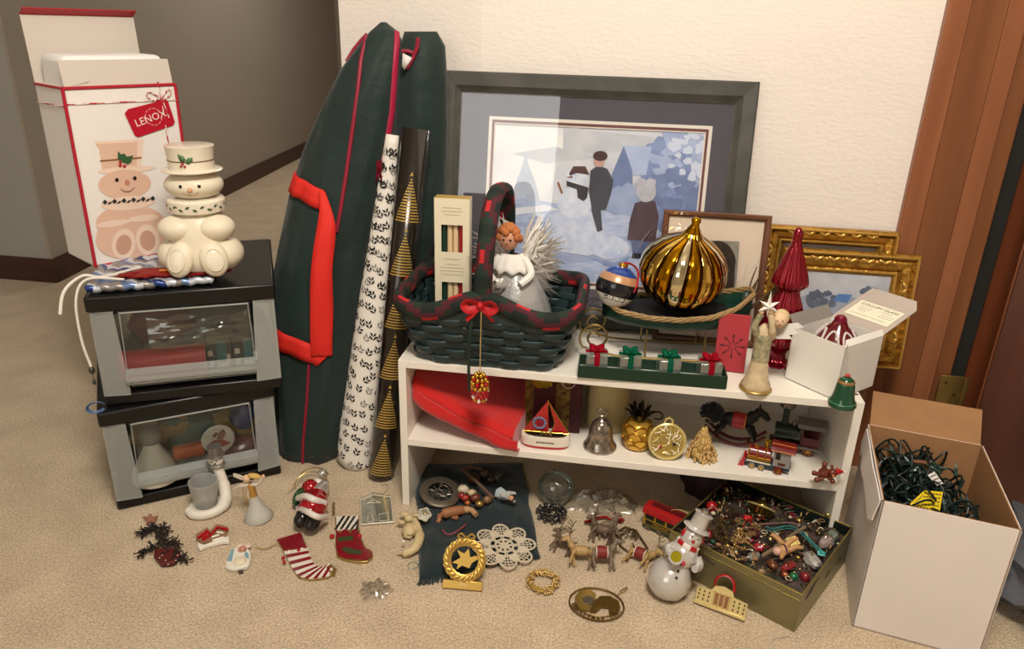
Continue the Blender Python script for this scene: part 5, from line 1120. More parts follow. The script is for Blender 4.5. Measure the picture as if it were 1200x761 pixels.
mq = on_mid(780, 541); me_ = thing('gold_medallion', 'round gold filigree medallion ornament propped upright', 'ornament', (mq.x, mq.y+.014, Zm+.039), (-14, 0, 4)); M_pgold = mat('pale_gold', '#e2d08a', .25, .6); Mx = Matrix.Rotation(R(90), 4, 'X')
MB().tube([(.036*math.cos(a_), 0, .036*math.sin(a_)) for a_ in [2*PI*k/48 for k in range(48)]], .0036, 8, True).build('rim', M_pgold, me_)
MB().lathe([(.001, .0015), (.034, .0015), (.034, -.0015), (.001, -.0015)], 36, Mx).build('plate', mat('gold_shade', '#b59a52', .38, .6, bump=(160, .8)), me_)
rr = random.Random(12)
for k in range(44):
    a_ = rr.uniform(0, 2*PI); r = .031*math.sqrt(rr.random()); c_ = V((r*math.cos(a_), -.003, r*math.sin(a_))); b_ = rr.uniform(0, PI); d_ = V((math.cos(b_), 0, math.sin(b_)))*rr.uniform(.004, .008)
    MB().tube([c_-d_, c_+V((rr.uniform(-.002, .002), -.001, rr.uniform(-.002, .002))), c_+d_], .0012, 5).build('filigree', [M_pgold, mat('ivory_enamel', '#e8dfc0', .4)][k % 2], me_)
MB().ell((.014, -.0035, -.004), .004, 8, 6).build('center_stone', mat('dark_stone', '#2a2418', .2), me_); MB().ell((-.014, -.0035, -.012), .003, 8, 6).build('red_stone', mat('red_bead', '#a5121a', .12), me_)
MB().tube([(-.008, 0, .038), (-.007, 0, .046), (0, 0, .050), (.007, 0, .046), (.008, 0, .038)], .0025, 6).build('crest', M_pgold, me_)

tq = on_mid(822, 541); gtr = thing('gold_nugget_tree', 'lacy gold Christmas tree ornament standing on the middle board', 'tree ornament', (tq.x, tq.y+.018, Zm)); M_nug = mat('champagne_gold', '#d6b67c', .3, .6); rr = random.Random(4)
MB().lathe([(.024, .004), (.022, .012), (.014, .04), (.004, .068), (.001, .07)], 16).build('core', mat('gold_shade', '#b59a52', .38, .6, bump=(160, .8)), gtr)
nug = MB()
for k in range(300):
    t_ = rr.random()**1.3; z = .003+.064*t_; r = (.029*(1-t_)+.003)*rr.uniform(.8, 1.08); a_ = rr.uniform(0, 2*PI); s_ = rr.uniform(.002, .0042)
    nug.ell((r*math.cos(a_), r*math.sin(a_), z), (s_, s_, s_*1.5), 5, 4)
tag(nug.build('branch_nuggets', M_nug, gtr, ang=0), kind='stuff')
st = MB(); ps = [V(((.008 if k % 2 == 0 else .0035)*math.sin(k*PI/5), -.004, .066+(.008 if k % 2 == 0 else .0035)*math.cos(k*PI/5))) for k in range(10)]
st.add(ps+[V((0, -.008, .066)), V((0, 0, .066))], [(k, (k+1) % 10, 10) for k in range(10)]+[((k+1) % 10, k, 11) for k in range(10)]); st.build('star', M_pgold, gtr, ang=0)
MB().tube(arc((0, 0, .082), .010, 0, 300, 16, 'xz'), .0008, 5).build('hook', M_wire, gtr)

# rocking horse
hq = on_mid(868, 528); rh = thing('rocking_horse', 'black rocking horse ornament with red saddle and red rockers', 'rocking horse', (hq.x-.012, hq.y+.030, Zm), (0, 0, -14)); M_hb = mat('black_horse', '#12100f', .4); M_rr = mat('dark_red_rocker', '#571414', .3, coat=.3); M_sad = mat('red_saddle', '#a0222a', .4)
for s in (-1, 1): MB().tube([(x, s*.013, .0035+.030*(x/.06)**2) for x in [-.062+.124*k/16 for k in range(17)]], .0034, 8).build('rocker', M_rr, rh)
for x in (-.035, .03): MB().tube([(x, -.013, .012), (x, .013, .012)], .003, 8).build('crossbar', M_rr, rh)
MB().ell((.0, 0, .056), (.036, .016, .016), 18, 10).build('body', M_hb, rh)
MB().tube(smooth_path([(.022, 0, .06), (.036, 0, .076), (.044, 0, .086)]), [.013]*6+[.010]*6+[.008], 10).build('neck', M_hb, rh); MB().tube([(.040, 0, .088), (.056, 0, .078), (.064, 0, .070)], [.0085, .0075, .005], 10).build('head', M_hb, rh)
for s in (-1, 1):
    MB().tube([(.042, s*.004, .094), (.043, s*.006, .101)], [.003, .0006], 6).build('ear', M_hb, rh)
    MB().tube(smooth_path([(.024, s*.009, .05), (.036, s*.012, .034), (.044, s*.013, .020)]), [.0062]*6+[.004]*7, 8).build('leg', M_hb, rh); MB().tube(smooth_path([(-.024, s*.009, .05), (-.030, s*.012, .034), (-.042, s*.013, .020)]), [.007]*6+[.004]*7, 8).build('leg', M_hb, rh)
MB().ell((-.052, 0, .062), (.027, .02, .022), 18, 10, None, lumpy(6, .2, 4)).build('tail', mat('black_plush', '#0d0e12', .9, sheen=.3), rh)
MB().lathe([(.0175, -.012), (.0185, 0), (.0175, .012)], 20, Matrix.Translation((.004, 0, .056)) @ Matrix.Rotation(R(90), 4, 'Y')).build('saddle', M_sad, rh); MB().tube([(.018, .017*math.cos(a_), .056+.017*math.sin(a_)) for a_ in [2*PI*k/18 for k in range(18)]], .0018, 6, True).build('harness', mat('orange_trim', '#c87a34', .4), rh)

# two toy locomotives
def wheel(t, x, y, z, r, m): 
    o = MB().lathe([(.001, -.002), (r*.9, -.002), (r, -.001), (r, .002), (.001, .002)], 16, Matrix.Translation((x, y, z)) @ Matrix.Rotation(R(90), 4, 'X')).build('wheel', m, t)
    for k in range(3): a_ = k*PI/3; MB().tube([(x-math.cos(a_)*r*.8, y-.003, z-math.sin(a_)*r*.8), (x+math.cos(a_)*r*.8, y-.003, z+math.sin(a_)*r*.8)], .0008, 4).build('spoke', mat('gold_bead', '#d6a53c', .2, .9), o)
a0, b0_ = on_mid(872, 549), on_mid(928, 562); yw = math.degrees(math.atan2(b0_.y-a0.y, b0_.x-a0.x)); L1 = (b0_-a0).length
lo = thing('red_locomotive', 'red and gold toy locomotive ornament with grey cab at the front', 'toy train', ((a0.x+b0_.x)/2, (a0.y+b0_.y)/2+.022, Zm), (0, 0, yw)); M_lr = mat('loco_dark_red', '#6b1414', .25, coat=.5); M_gy = mat('loco_grey', '#8d8a85', .4); M_gd = mat('gold_bead', '#d6a53c', .2, .9)
h1 = L1/2
MB().box((0, 0, .013), (L1*.95, .026, .008)).build('chassis', mat('loco_blue', '#22384c', .35), lo, bevel=.001)
MB().tube([(-h1*.85, 0, .031), (h1*.15, 0, .031)], .014, 20).build('boiler', M_lr, lo)
for x in (-h1*.8, -h1*.45, -h1*.1): MB().tube([(x, .0145*math.cos(a_), .031+.0145*math.sin(a_)) for a_ in [2*PI*k/20 for k in range(20)]], .0011, 5, True).build('boiler_band', M_gd, lo)
MB().box((-h1*.35, -.0145, .024), (h1*1.0, .002, .003)).build('gold_rail', M_gd, lo); MB().box((-h1*.35, -.0150, .0175), (h1*1.0, .002, .003)).build('cream_rail', mat('cream_rail', '#d8ccb4', .4), lo)
MB().box((h1*.58, 0, .034), (h1*.7, .030, .036)).build('cab', M_gy, lo, bevel=.001); MB().prism([(-.005, .0), (.004, .0), (.004, .012), (0, .015), (-.005, .012)], -.001, .001, Matrix.Translation((h1*.42, -.0155, .034)) @ Matrix.Rotation(R(90), 4, 'X')).build('window', mat('window_dark', '#1c1a1a', .2), lo); MB().box((h1*.6, -.0155, .024), (.014, .001, .005)).build('plate', mat('plate_brown', '#5a2a24', .4), lo)
MB().prism([(-.02, 0), (.02, 0), (.016, .008), (0, .012), (-.016, .008)], -h1*.5, h1*.5, Matrix.Translation((h1*.58, 0, .052)) @ Matrix.Rotation(R(90), 4, 'Z') @ Matrix.Rotation(R(90), 4, 'X')).build('roof', M_lr, lo); MB().tube([(h1*.10, -.0195, .0535), (h1*1.06, -.0195, .0535), (h1*1.06, -.006, .063), (h1*.10, -.006, .063)], .001, 5, True).build('roof_trim', mat('orange_trim', '#c87a34', .4), lo)
MB().prism([(-h1*.95, 0), (-h1*1.2, -.002), (-h1*1.0, .022), (-h1*.9, .022)], -.013, .013, Matrix.Rotation(R(90), 4, 'X')).build('cowcatcher', M_rede, lo)
MB().lathe([(.004, .043), (.004, .055), (.007, .06), (.007, .062), (.001, .062)], 14, Matrix.Translation((-h1*.1, 0, 0))).build('steam_dome', M_gd, lo); MB().lathe([(.003, .043), (.003, .05), (.001, .051)], 12, Matrix.Translation((-h1*.55, 0, 0))).build('bell', M_gd, lo)
for x in (-h1*.6, -h1*.2): 
    for s in (-1, 1): wheel(lo, x, s*.014, .0065, .0062, M_gy)
for s in (-1, 1): wheel(lo, h1*.5, s*.015, .009, .0088, M_lr)

a0, b0_ = on_mid(900, 531), on_mid(962, 543); yw = math.degrees(math.atan2(b0_.y-a0.y, b0_.x-a0.x)); L2 = (b0_-a0).length; h1 = L2/2
l2 = thing('green_locomotive', 'dark green toy steam locomotive with tall funnel and grey roof', 'toy train', ((a0.x+b0_.x)/2, (a0.y+b0_.y)/2+.035, Zm), (0, 0, yw)); M_lg = mat('loco_green', '#16281f', .35, coat=.3); M_gr2 = mat('roof_grey', '#76726c', .5); M_lr2 = mat('loco_maroon', '#5a1f22', .4)
MB().box((0, 0, .016), (L2*.9, .03, .007)).build('chassis', M_lr2, l2, bevel=.001); MB().tube([(-h1*.75, 0, .041), (h1*.2, 0, .041)], .018, 22).build('boiler', M_lg, l2)
MB().lathe([(.0075, .05), (.0065, .065), (.0065, .088), (.008, .094), (.015, .100), (.0165, .105), (.015, .108), (.008, .108), (.007, .104)], 22, Matrix.Translation((-h1*.42, 0, 0))).build('funnel', M_lg, l2, ang=40); MB().lathe([(.0155, .1), (.017, .1045), (.0155, .1095), (.009, .110)], 22, Matrix.Translation((-h1*.42, 0, 0))).build('funnel_cap', mat('pewter_cap', '#7d766c', .25, .8), l2)
MB().lathe([(.0045, .057), (.0045, .068), (.001, .071)], 12, Matrix.Translation((-h1*.05, 0, 0))).build('steam_dome', M_sil, l2)
cbx = h1*.62
for s in (-1, 1):
    MB().box((cbx, s*.0175, .031), (h1*.7, .0016, .024)).build('cab_side', M_lr2, l2)
    for x in (-.32, .32): MB().box((cbx+h1*x, s*.0175, .053), (.003, .0016, .024)).build('cab_post', M_lr2, l2)
MB().box((cbx-h1*.34, 0, .042), (.0016, .035, .046)).build('cab_front', M_lg, l2); MB().prism([(-.024, 0), (.024, 0), (.020, .007), (-.020, .007)], -h1*.55, h1*.5, Matrix.Translation((cbx, 0, .065)) @ Matrix.Rotation(R(90), 4, 'Z') @ Matrix.Rotation(R(90), 4, 'X')).build('roof', M_gr2, l2); MB().box((cbx, -.02, .020), (h1*.85, .010, .003)).build('step', M_gr2, l2)
for x, r in ((-h1*.55, .009), (h1*.0, .013), (h1*.6, .011)):
    for s in (-1, 1): wheel(l2, x, s*.017, r+.0005, r, M_lr2)

# bear on a string in front of the board
bp_ = Yp(967, 553, -.012); br = thing('bear_ornament', 'small brown bear ornament in a red hat hanging at the shelf end', 'ornament', bp_, (0, 25, -10)); M_br = mat('bear_brown', '#6b2f20', .35, coat=.2)
MB().ell((0, 0, -.004), (.011, .009, .012), 14, 10).build('body', M_br, br); MB().ell((.011, -.003, .008), (.009, .008, .008), 14, 10).build('head', M_br, br); MB().ell((.013, -.011, .006), (.004, .004, .003), 8, 6).build('muzzle', mat('bear_tan', '#a8693c', .5), br)
for x, z, dx, dz in ((-.006, .004, -.012, .016), (-.006, -.010, -.016, -.012), (.004, -.012, -.004, -.022), (.010, -.004, .02, -.006)): MB().tube([(x, -.004, z), (dx, -.006, dz)], [.005, .0042], 10).ell((dx, -.006, dz), .0052, 10, 8).build('limb', M_br, br)
for s in (-1, 1): MB().ell((.010+s*.007, -.002, .0145-s*.003), .0034, 8, 6).build('ear', M_br, br)
MB().tube([(.014, -.003, .014), (.026, -.003, .022)], [.0085, .0008], 12).build('hat', M_rede, br); MB().ell((.0265, -.003, .0225), .0025, 8, 6).build('pompom', mat('white_marabou', '#ece7e0', .9), br)
bi_ = TM(br).inverted(); MB().tube([bi_ @ (bp_+V((.004, 0, .012))), bi_ @ V((bp_.x+.005, -.003, SH-.004))], .0005, 4).build('string', mat('grey_string', '#9a948a', .6), br)
# ============================================================ BIG WHITE CARTON OF STRING LIGHTS
hC = .27; w0 = V((.901, -.199, 0)); w1 = V((1.100, -.243, 0)); sv = V((.050, .278, 0)); w2_, w3 = w1+sv, w0+sv; uC = V((0, 0, hC))
wc_ = thing('white_carton', 'tall white cardboard carton with brown inside and one raised flap', 'box'); M_wo = mat('white_carton_outside', '#e4dcd5', .6, var=(6, .05)); M_kr = mat('kraft_inside', '#a3784f', .8, var=(30, .12))
def cpan(a, b, n, hv=uC):
    o = MB().slab([a, b, b+hv, a+hv], n, .0015).build('side_panel', M_wo, wc_); n = V(n).normalized(); d = n*.0016
    MB().slab([a+d, b+d, b+d+hv, a+d+hv], n, .002).build('inner_liner', M_kr, o)
sN = sv.normalized(); fN = (w1-w0).normalized()
cpan(w0, w1, sN); cpan(w1, w2_, -fN); cpan(w2_, w3, -sN); cpan(w3, w0, fN)
MB().slab([w0, w1, w2_, w3], (0, 0, 1), .003).build('bottom_panel', M_kr, wc_)
MB().slab([w3+uC+fN*.004, w2_+uC-fN*.004, w2_+uC+V((.004, .032, .058))-fN*.006, w3+uC+V((.004, .032, .058))+fN*.004], sN, .003).build('flap', M_kr, wc_)
# torn left flap hanging down outside
tf = [(0, 0), (.05, 0), (.12, -.004), (.2, 0), (.26, 0), (.262, -.03), (.235, -.05), (.225, -.035), (.20, -.055), (.12, -.05), (.03, -.06), (.005, -.045)]
tm = MB(); q_ = [w0+uC+sN*s+V((0, 0, z))-fN*(.003-.10*z) for s, z in tf]; tm.sheet(q_); tm.build('torn_flap', M_wo, wc_, solid=.0025, ang=0)
sl_ = thing('string_lights', 'tangle of dark green string lights heaped in the white carton', 'string lights', ((w0+w2_)/2).to_tuple()[:2]+(.0,), (0, 0, math.degrees(math.atan2(fN.y, fN.x)))); M_cord = mat('dark_green_cord', '#0e1f1c', .4); M_bulb = clear('clear_bulb', '#cfe0da', .7, .05, .5, .2, '#9fb4ae')
MB().ell((0, 0, .135), (.074, .102, .072), 28, 16, None, lumpy(3, .22, 3)).build('inner_heap', M_cord, sl_, ang=80)
rr = random.Random(21)
for k in range(70):
    c_ = V((rr.uniform(-.055, .055), rr.uniform(-.09, .09), rr.uniform(.185, .215))); rx, ry = rr.uniform(.02, .042), rr.uniform(.015, .04); th = rr.uniform(0, PI); ti = rr.uniform(-.5, .5)
    if rr.random() < .3: c_ += V((-.02, .05, .02))
    pts = []
    for j in range(22): a_ = 2*PI*j/22; p_ = V((rx*math.cos(a_), ry*math.sin(a_), .018*math.sin(a_*2+k)+.6*ti*rx*math.cos(a_))); p_ = Matrix.Rotation(th, 3, 'Z') @ p_+c_; p_.x = max(-.088, min(.088, p_.x)); p_.y = max(-.126, min(.126, p_.y)); pts.append(p_)
    MB().tube(pts, .0021, 6, True).build('cord', M_cord, sl_)
for k in range(34):
    p_ = V((rr.uniform(-.06, .06), rr.uniform(-.095, .095), rr.uniform(.19, .235))); d_ = V((rr.uniform(-1, 1), rr.uniform(-1, 1), rr.uniform(-.2, .8))).normalized()
    s_ = MB().tube([p_, p_+d_*.016], [.0034, .003], 8).build('lamp_socket', mat('socket_green', '#1c3a33', .4), sl_); MB().tube([p_+d_*.016, p_+d_*.024, p_+d_*.03], [.0024, .0022, .0004], 8).build('bulb', M_bulb, s_)
qp = Matrix.Translation(sl_.location) @ Matrix.Rotation(sl_.rotation_euler.z, 4, 'Z'); qi = qp.inverted()
def ltag(name, px, m, zt, lines):
    P4 = [qi @ Zp(x, y, z) for (x, y), z in zip(px, zt)]; o = MB().sheet(P4).build(name, m, sl_, solid=.0006, ang=0)
    b_ = MB(); n_ = (P4[1]-P4[0]).cross(P4[3]-P4[0]).normalized(); n_ = n_ if n_.z > 0 else -n_
    for r_ in range(lines):
        v0 = (r_+.6)/(lines+.3)
        for c_ in range(6):
            u0 = .08+c_*.145; A2 = lambda u, v: P4[0].lerp(P4[1], u).lerp(P4[3].lerp(P4[2], u), v)+n_*.0006
            b_.add([A2(u0, v0), A2(u0+.11, v0), A2(u0+.11, v0+.3/lines), A2(u0, v0+.3/lines)], [(0, 1, 2, 3)])
    b_.build('small_print', mat('tag_ink', '#3a3418', .6), o, ang=0)
ltag('yellow_tag', [(1083, 575), (1105, 577), (1101, 601), (1075, 597)], mat('yellow_tag_vinyl', '#d8bd10', .4), (.243, .243, .225, .225), 5)
ltag('yellow_tag_fold', [(1066, 591), (1083, 575), (1081, 590), (1075, 597)], mat('yellow_tag_vinyl', '#d8bd10', .4), (.228, .243, .232, .225), 2)
ltag('white_tag', [(1087, 557), (1095, 553), (1105, 567), (1098, 570)], mat('white_label', '#dcd8d4', .7), (.245, .245, .235, .235), 3)
MB().tube([qi @ Zp(1070, 541, .235), qi @ Zp(1090, 543, .238)], .004, 8).build('plug', mat('plug_brown', '#7a4a36', .5), sl_)
# plastic bag at the far right
pb = MB().ell((0, 0, 0), (.10, .12, .10), 28, 18, None, lumpy(7, .3, 3)).build('plastic_bag', clear('bluish_film', '#c3cbd6', .72, .15, .5, .22, '#b4bac6'), None, ang=35); pb.location = (1.275, -.10, .096); tag(pb, 'crumpled bluish plastic bag on the carpet beside the white carton', 'bag')

# ============================================================ GOLD TIN FULL OF ORNAMENTS
hT_ = .085; tFR, tFL, tBR = Zp(940, 697, hT_), Zp(786, 622, hT_), Zp(994, 617, hT_)
e_f = (tFL-tFR); e_s = tBR-tFR; fx = -e_f.normalized(); e_s = e_s-fx*e_s.dot(fx); sy_ = e_s.normalized(); TWd, TDp = e_f.length, e_s.length+.0; ctr = tFR+(e_f+e_s)/2
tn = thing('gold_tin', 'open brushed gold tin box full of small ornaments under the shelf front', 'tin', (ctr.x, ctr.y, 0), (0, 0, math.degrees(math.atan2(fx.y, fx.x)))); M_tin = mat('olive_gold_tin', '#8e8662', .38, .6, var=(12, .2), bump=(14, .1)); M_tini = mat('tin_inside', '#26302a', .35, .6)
hx, hy = TWd/2, TDp/2
for c_, s_, nm in (((0, -hy, hT_/2), (TWd, .0016, hT_), 'long_side'), ((0, hy, hT_/2), (TWd, .0016, hT_), 'long_side'), ((-hx, 0, hT_/2), (.0016, TDp, hT_), 'short_side'), ((hx, 0, hT_/2), (.0016, TDp, hT_), 'short_side')):
    o = MB().box(c_, s_).build(nm, M_tin, tn); i_ = V(c_); k = .0016
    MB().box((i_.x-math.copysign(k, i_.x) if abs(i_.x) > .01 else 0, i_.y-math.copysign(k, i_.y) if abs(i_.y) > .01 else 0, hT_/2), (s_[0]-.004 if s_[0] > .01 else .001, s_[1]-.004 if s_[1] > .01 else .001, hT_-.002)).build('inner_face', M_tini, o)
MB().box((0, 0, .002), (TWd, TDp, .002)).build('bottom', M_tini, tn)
MB().tube([(-hx, -hy, hT_), (hx, -hy, hT_), (hx, hy, hT_), (-hx, hy, hT_)], .0024, 8, True).build('rim', mat('rim_gold', '#b5a766', .25, .85), tn)
MB().tube([(-hx, -hy-.0012, hT_-.014), (hx, -hy-.0012, hT_-.014)], .0012, 6).build('bead_line', mat('rim_gold', '#b5a766', .25, .85), tn)
MB().ell((hx*.62, hy, hT_+.005), (.006, .004, .006), 10, 8).build('hinge_knob', mat('rim_gold', '#b5a766', .25, .85), tn)
TMn = Matrix.Translation(tn.location) @ Matrix.Rotation(tn.rotation_euler.z, 4, 'Z'); yT = math.degrees(tn.rotation_euler.z)
def intin(px, py, z): return Zp(px, py, z)
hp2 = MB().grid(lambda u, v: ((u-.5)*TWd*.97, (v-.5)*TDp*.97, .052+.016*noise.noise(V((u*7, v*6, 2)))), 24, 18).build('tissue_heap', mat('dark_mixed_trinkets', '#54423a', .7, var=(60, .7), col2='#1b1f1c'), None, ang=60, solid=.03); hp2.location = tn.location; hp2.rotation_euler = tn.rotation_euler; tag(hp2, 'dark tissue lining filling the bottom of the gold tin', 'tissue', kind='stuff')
# brass ball half shell
bbq = intin(892, 596, .085); bq2 = thing('brass_ball', 'brass dish shaped ball ornament at the back of the tin', 'ornament', bbq, (-35, 20, 0)); M_br2 = mat('brass_mirror', '#8d7a42', .16, .95)
MB().lathe([(.001, -.022), (.012, -.020), (.022, -.012), (.027, 0), (.029, .001), (.029, .003), (.026, .003), (.020, -.008), (.001, -.016)], 28).build('shell', M_br2, bq2, ang=60); MB().tube([(.029*math.cos(a_), .029*math.sin(a_), .002) for a_ in [2*PI*k/30 for k in range(30)]], .002, 6, True).build('rim', M_pgold, bq2); MB().ell((0, 0, .004), .014, 14, 10).build('center', M_br2, bq2)
# two snowflake chains
def flake_chain(label, pts, m, n_each, seed, sz):
    t = thing('snowflake_garland', label, 'garland', (0, 0, 0), group='snowflake garlands in the tin'); rr = random.Random(seed)
    for px, py in pts:
        c_ = intin(px+rr.uniform(-2, 2), py+rr.uniform(-2, 2), .075+rr.uniform(0, .012)); M = Matrix.Translation(c_) @ Euler((rr.uniform(-.7, .7), rr.uniform(-.7, .7), rr.uniform(0, 3))).to_matrix().to_4x4(); mb = MB()
        for k in range(6):
            a_ = k*PI/3; d_ = V((math.cos(a_), math.sin(a_), 0)); e_ = V((-d_.y, d_.x, 0))
            mb.tube([M @ V((0, 0, 0)), M @ (d_*sz)], sz*.11, 4)
            for s in (-1, 1): mb.tube([M @ (d_*sz*.5), M @ (d_*sz*.8+e_*s*sz*.3)], sz*.09, 4)
        mb.build('snowflake', m, t, ang=60)
    return t
flake_chain('pale gold snowflake garland heaped in the tin', [(868, 611), (876, 618), (864, 624), (872, 632), (880, 628), (866, 640), (874, 646), (858, 648), (868, 654), (878, 640), (862, 634), (884, 616), (856, 640)], mat('pale_gold_flake', '#d6b67c', .3, .8), 1, 3, .0115)
flake_chain('brown gold snowflake garland beside the pale gold one in the tin', [(848, 594), (856, 600), (844, 604), (852, 612), (840, 612), (848, 622), (838, 626), (846, 634), (856, 632), (838, 642), (862, 598), (850, 648), (834, 634), (842, 618)], mat('bronze_flake', '#6e5c40', .35, .8), 1, 4, .0125)
def small(name, label, cat, px, py, z, rot=(0, 0, 0), scale=1.): return thing(name, label, cat, intin(px, py, z), rot, scale=scale)
rbn = thing('teal_ribbon', 'looped teal ribbon lying across the ornaments in the tin', 'ribbon', (0, 0, 0))
for o_, r_ in ((0, .0042), (3, .003)): MB().tube(smooth_path([intin(x, y+o_, .088) for x, y in ((898, 618), (906, 620), (925, 617), (940, 624), (952, 636), (962, 645), (966, 648), (958, 646))]), r_, 8, flat=.35).build('strand', mat('teal_satin', '#3f9a98', .35), rbn)
for nm, lab, pts, colr in (('pink_ribbon', 'pale pink ribbon strip above the teal ribbon in the tin', ((886, 615), (905, 614), (925, 613), (938, 616)), '#b79a94'), ('tan_ribbon', 'tan ribbon crossing the tin diagonally', ((893, 652), (912, 640), (930, 626), (944, 618)), '#7c6a54')):
    o = MB().tube(smooth_path([intin(x, y, .094) for x, y in pts]), .0032, 8, flat=.3).build(nm, mat(nm+'_satin', colr, .5), None); tag(o, lab, 'ribbon')
ck = small('cheese_block', 'yellow square block with holes lying in the tin', 'ornament', 929, 636, .092, (20, -12, 25)); MB().box((0, 0, 0), (.021, .019, .012)).build('block', mat('pale_yellow', '#dcc878', .5), ck, bevel=.002)
for x, y in ((-.005, -.003), (.004, .004), (.005, -.005)): MB().ell((x, y, .006), (.0016, .0016, .0006), 8, 5).build('hole', mat('hole_brown', '#6b5424', .6), ck)
dl = small('wooden_doll', 'tan jointed wooden doll sprawled in the tin', 'doll', 918, 648, .08, (0, 0, 20)); M_tan = mat('tan_wood', '#b98a5a', .5)
MB().ell((0, 0, .006), (.014, .010, .010), 14, 10).build('body', M_tan, dl); MB().ell((-.018, -.006, .010), .0085, 12, 8).build('head', mat('pink_wood', '#cfa592', .5), dl)
for a_, b_ in (((.004, .008, .008), (-.012, .03, .022)), ((.008, -.004, .008), (.034, -.006, .012)), ((.006, .006, .010), (.032, .012, .02)), ((-.004, -.008, .006), (-.02, -.024, .008))): MB().tube([a_, ((V(a_)+V(b_))/2)+V((0, 0, .004)), b_], [.0055, .0048, .0032], 8).build('limb', M_tan, dl)
MB().tube([(0, .010*math.cos(q), .006+.0105*math.sin(q)) for q in [2*PI*k/14 for k in range(14)]], .0016, 5, True).build('belt', mat('purple_cord', '#3a1e4a', .5), dl)
sp_list = (('glass_rock', 'pale pink glass lump at the right end of the tin', 968, 636, (.016, .012, .012), '#9a8680', 1, 0), ('glass_rock', 'grey green glass lump in the far right corner of the tin', 976, 628, (.014, .011, .010), '#6f7a6c', 2, 0), ('white_pouch', 'crumpled white pouch by the right wall of the tin', 951, 657, (.022, .014, .012), '#a39f98', 3, .2), ('red_bauble', 'red bauble at the back left of the tin', 834, 594, (.012, .012, .012), '#a01820', 4, .2),
    ('red_bauble', 'red bauble beside the bronze garland at the tin front', 831, 627, (.010, .010, .010), '#8c1424', 5, .2), ('red_pouch', 'flat red felt pouch in front of the wooden doll', 924, 664, (.018, .009, .006), '#7a1c22', 6, 0), ('green_bauble', 'small green bauble in the front right of the tin', 930, 676, (.009, .008, .008), '#1c6a44', 7, .2), ('red_bauble', 'dark red bauble in the front right corner of the tin', 943, 677, (.010, .009, .011), '#7a2028', 8, .2), ('striped_bow', 'red and white bow in the middle of the tin', 889, 642, (.012, .008, .008), '#8f1c2c', 9, 0), ('red_bow', 'bright red bow beside the brass ball', 876, 608, (.010, .008, .007), '#b0141c', 10, 0), ('grey_envelope', 'small grey foil packet at the tin front', 883, 652, (.016, .010, .005), '#8a8a84', 11, .4), ('maroon_bauble', 'dark maroon bauble in the middle of the tin', 884, 626, (.013, .011, .010), '#4a1222', 12, .2), ('amber_bauble', 'amber glass drop near the tin front', 905, 662, (.012, .009, .007), '#6a3a24', 13, .3), ('copper_bauble', 'small copper bauble near the tin front wall', 920, 674, (.007, .006, .006), '#a8603c', 14, .6))
for nm, lab, px, py, r, colr, sd, me in sp_list:
    t = thing(nm, lab, 'trinket', intin(px, py, .078), (0, 0, sd*37), 'trinkets in the tin'); MB().ell((0, 0, 0), r, 16, 10, None, lumpy(sd, .22 if 'bauble' not in nm else .04, 3)).build('body', mat('trinket_'+colr, colr, .3, me, coat=.4), t)
    MB().tube([(0, 0, r[2]*.9), (r[0]*.3, 0, r[2]*1.5)], .0014, 6).build('hanger', M_wire, t)
hk = MB(); rr = random.Random(77)
for k in range(420):
    u, v = rr.uniform(-.94, .94)*hx, rr.uniform(-.92, .92)*hy; p_ = V((u, v, .066+rr.uniform(0, .018))); hk.cur = rr.choice((0, 0, 1, 2, 3, 4, 5, 6, 7))
    q = rr.random(); d_ = V((rr.uniform(-1, 1), rr.uniform(-1, 1), rr.uniform(-.2, .5)))
    if q < .45: hk.tube(smooth_path([p_, p_+d_*.008+V((0, 0, .004)), p_+d_*.014], 3), rr.uniform(.0007, .0016), 4)
    elif q < .8: s_ = rr.uniform(.002, .0055); hk.ell(p_, (s_*rr.uniform(.7, 1.6), s_, s_*.8), 7, 5)
    else: hk.tube([p_+V((.006*math.cos(a_), .005*math.sin(a_), 0)) for a_ in [2*PI*j/9 for j in range(9)]], .0009, 4, True)
hko = hk.build('ornament_hooks', [mat('hook_bronze', '#6e5c40', .35, .8), mat('hook_gold', '#b99a52', .3, .85), mat('hook_red', '#8c1820', .3), mat('hook_green', '#1c4a34', .35), mat('hook_cream', '#c9bda0', .5), mat('hook_silver', '#9a9790', .25, .85), mat('hook_maroon', '#4a1a22', .4), mat('hook_tan', '#8d6a48', .5)], None, ang=60)
hko.location = tn.location; hko.rotation_euler = tn.rotation_euler; tag(hko, 'loose tangle of tiny hooks beads and scraps filling the gold tin', 'trinkets', kind='stuff')
icy = thing('glass_icicles', 'cluster of clear glass icicles at the back of the tin', 'ornament', (0, 0, 0))
for k in range(9): q = intin(914+k*3, 590+k*3.4, .075); MB().tube([q, q+V((.010, -.012, .012))], [.0022, .0006], 6).build('icicle', M_gl, icy)
mbg = MB().ell((0, 0, 0), (.07, .05, .05), 24, 14, None, lumpy(5, .25, 3)).build('maroon_cloth_bag', mat('dark_maroon_cloth', '#2a1216', .7, bump=(40, .5)), None, ang=80); mbg.location = Zp(838, 588, .02)+V((.0, .06, .022)); tag(mbg, 'dark maroon cloth bag behind the tin under the shelf', 'bag')

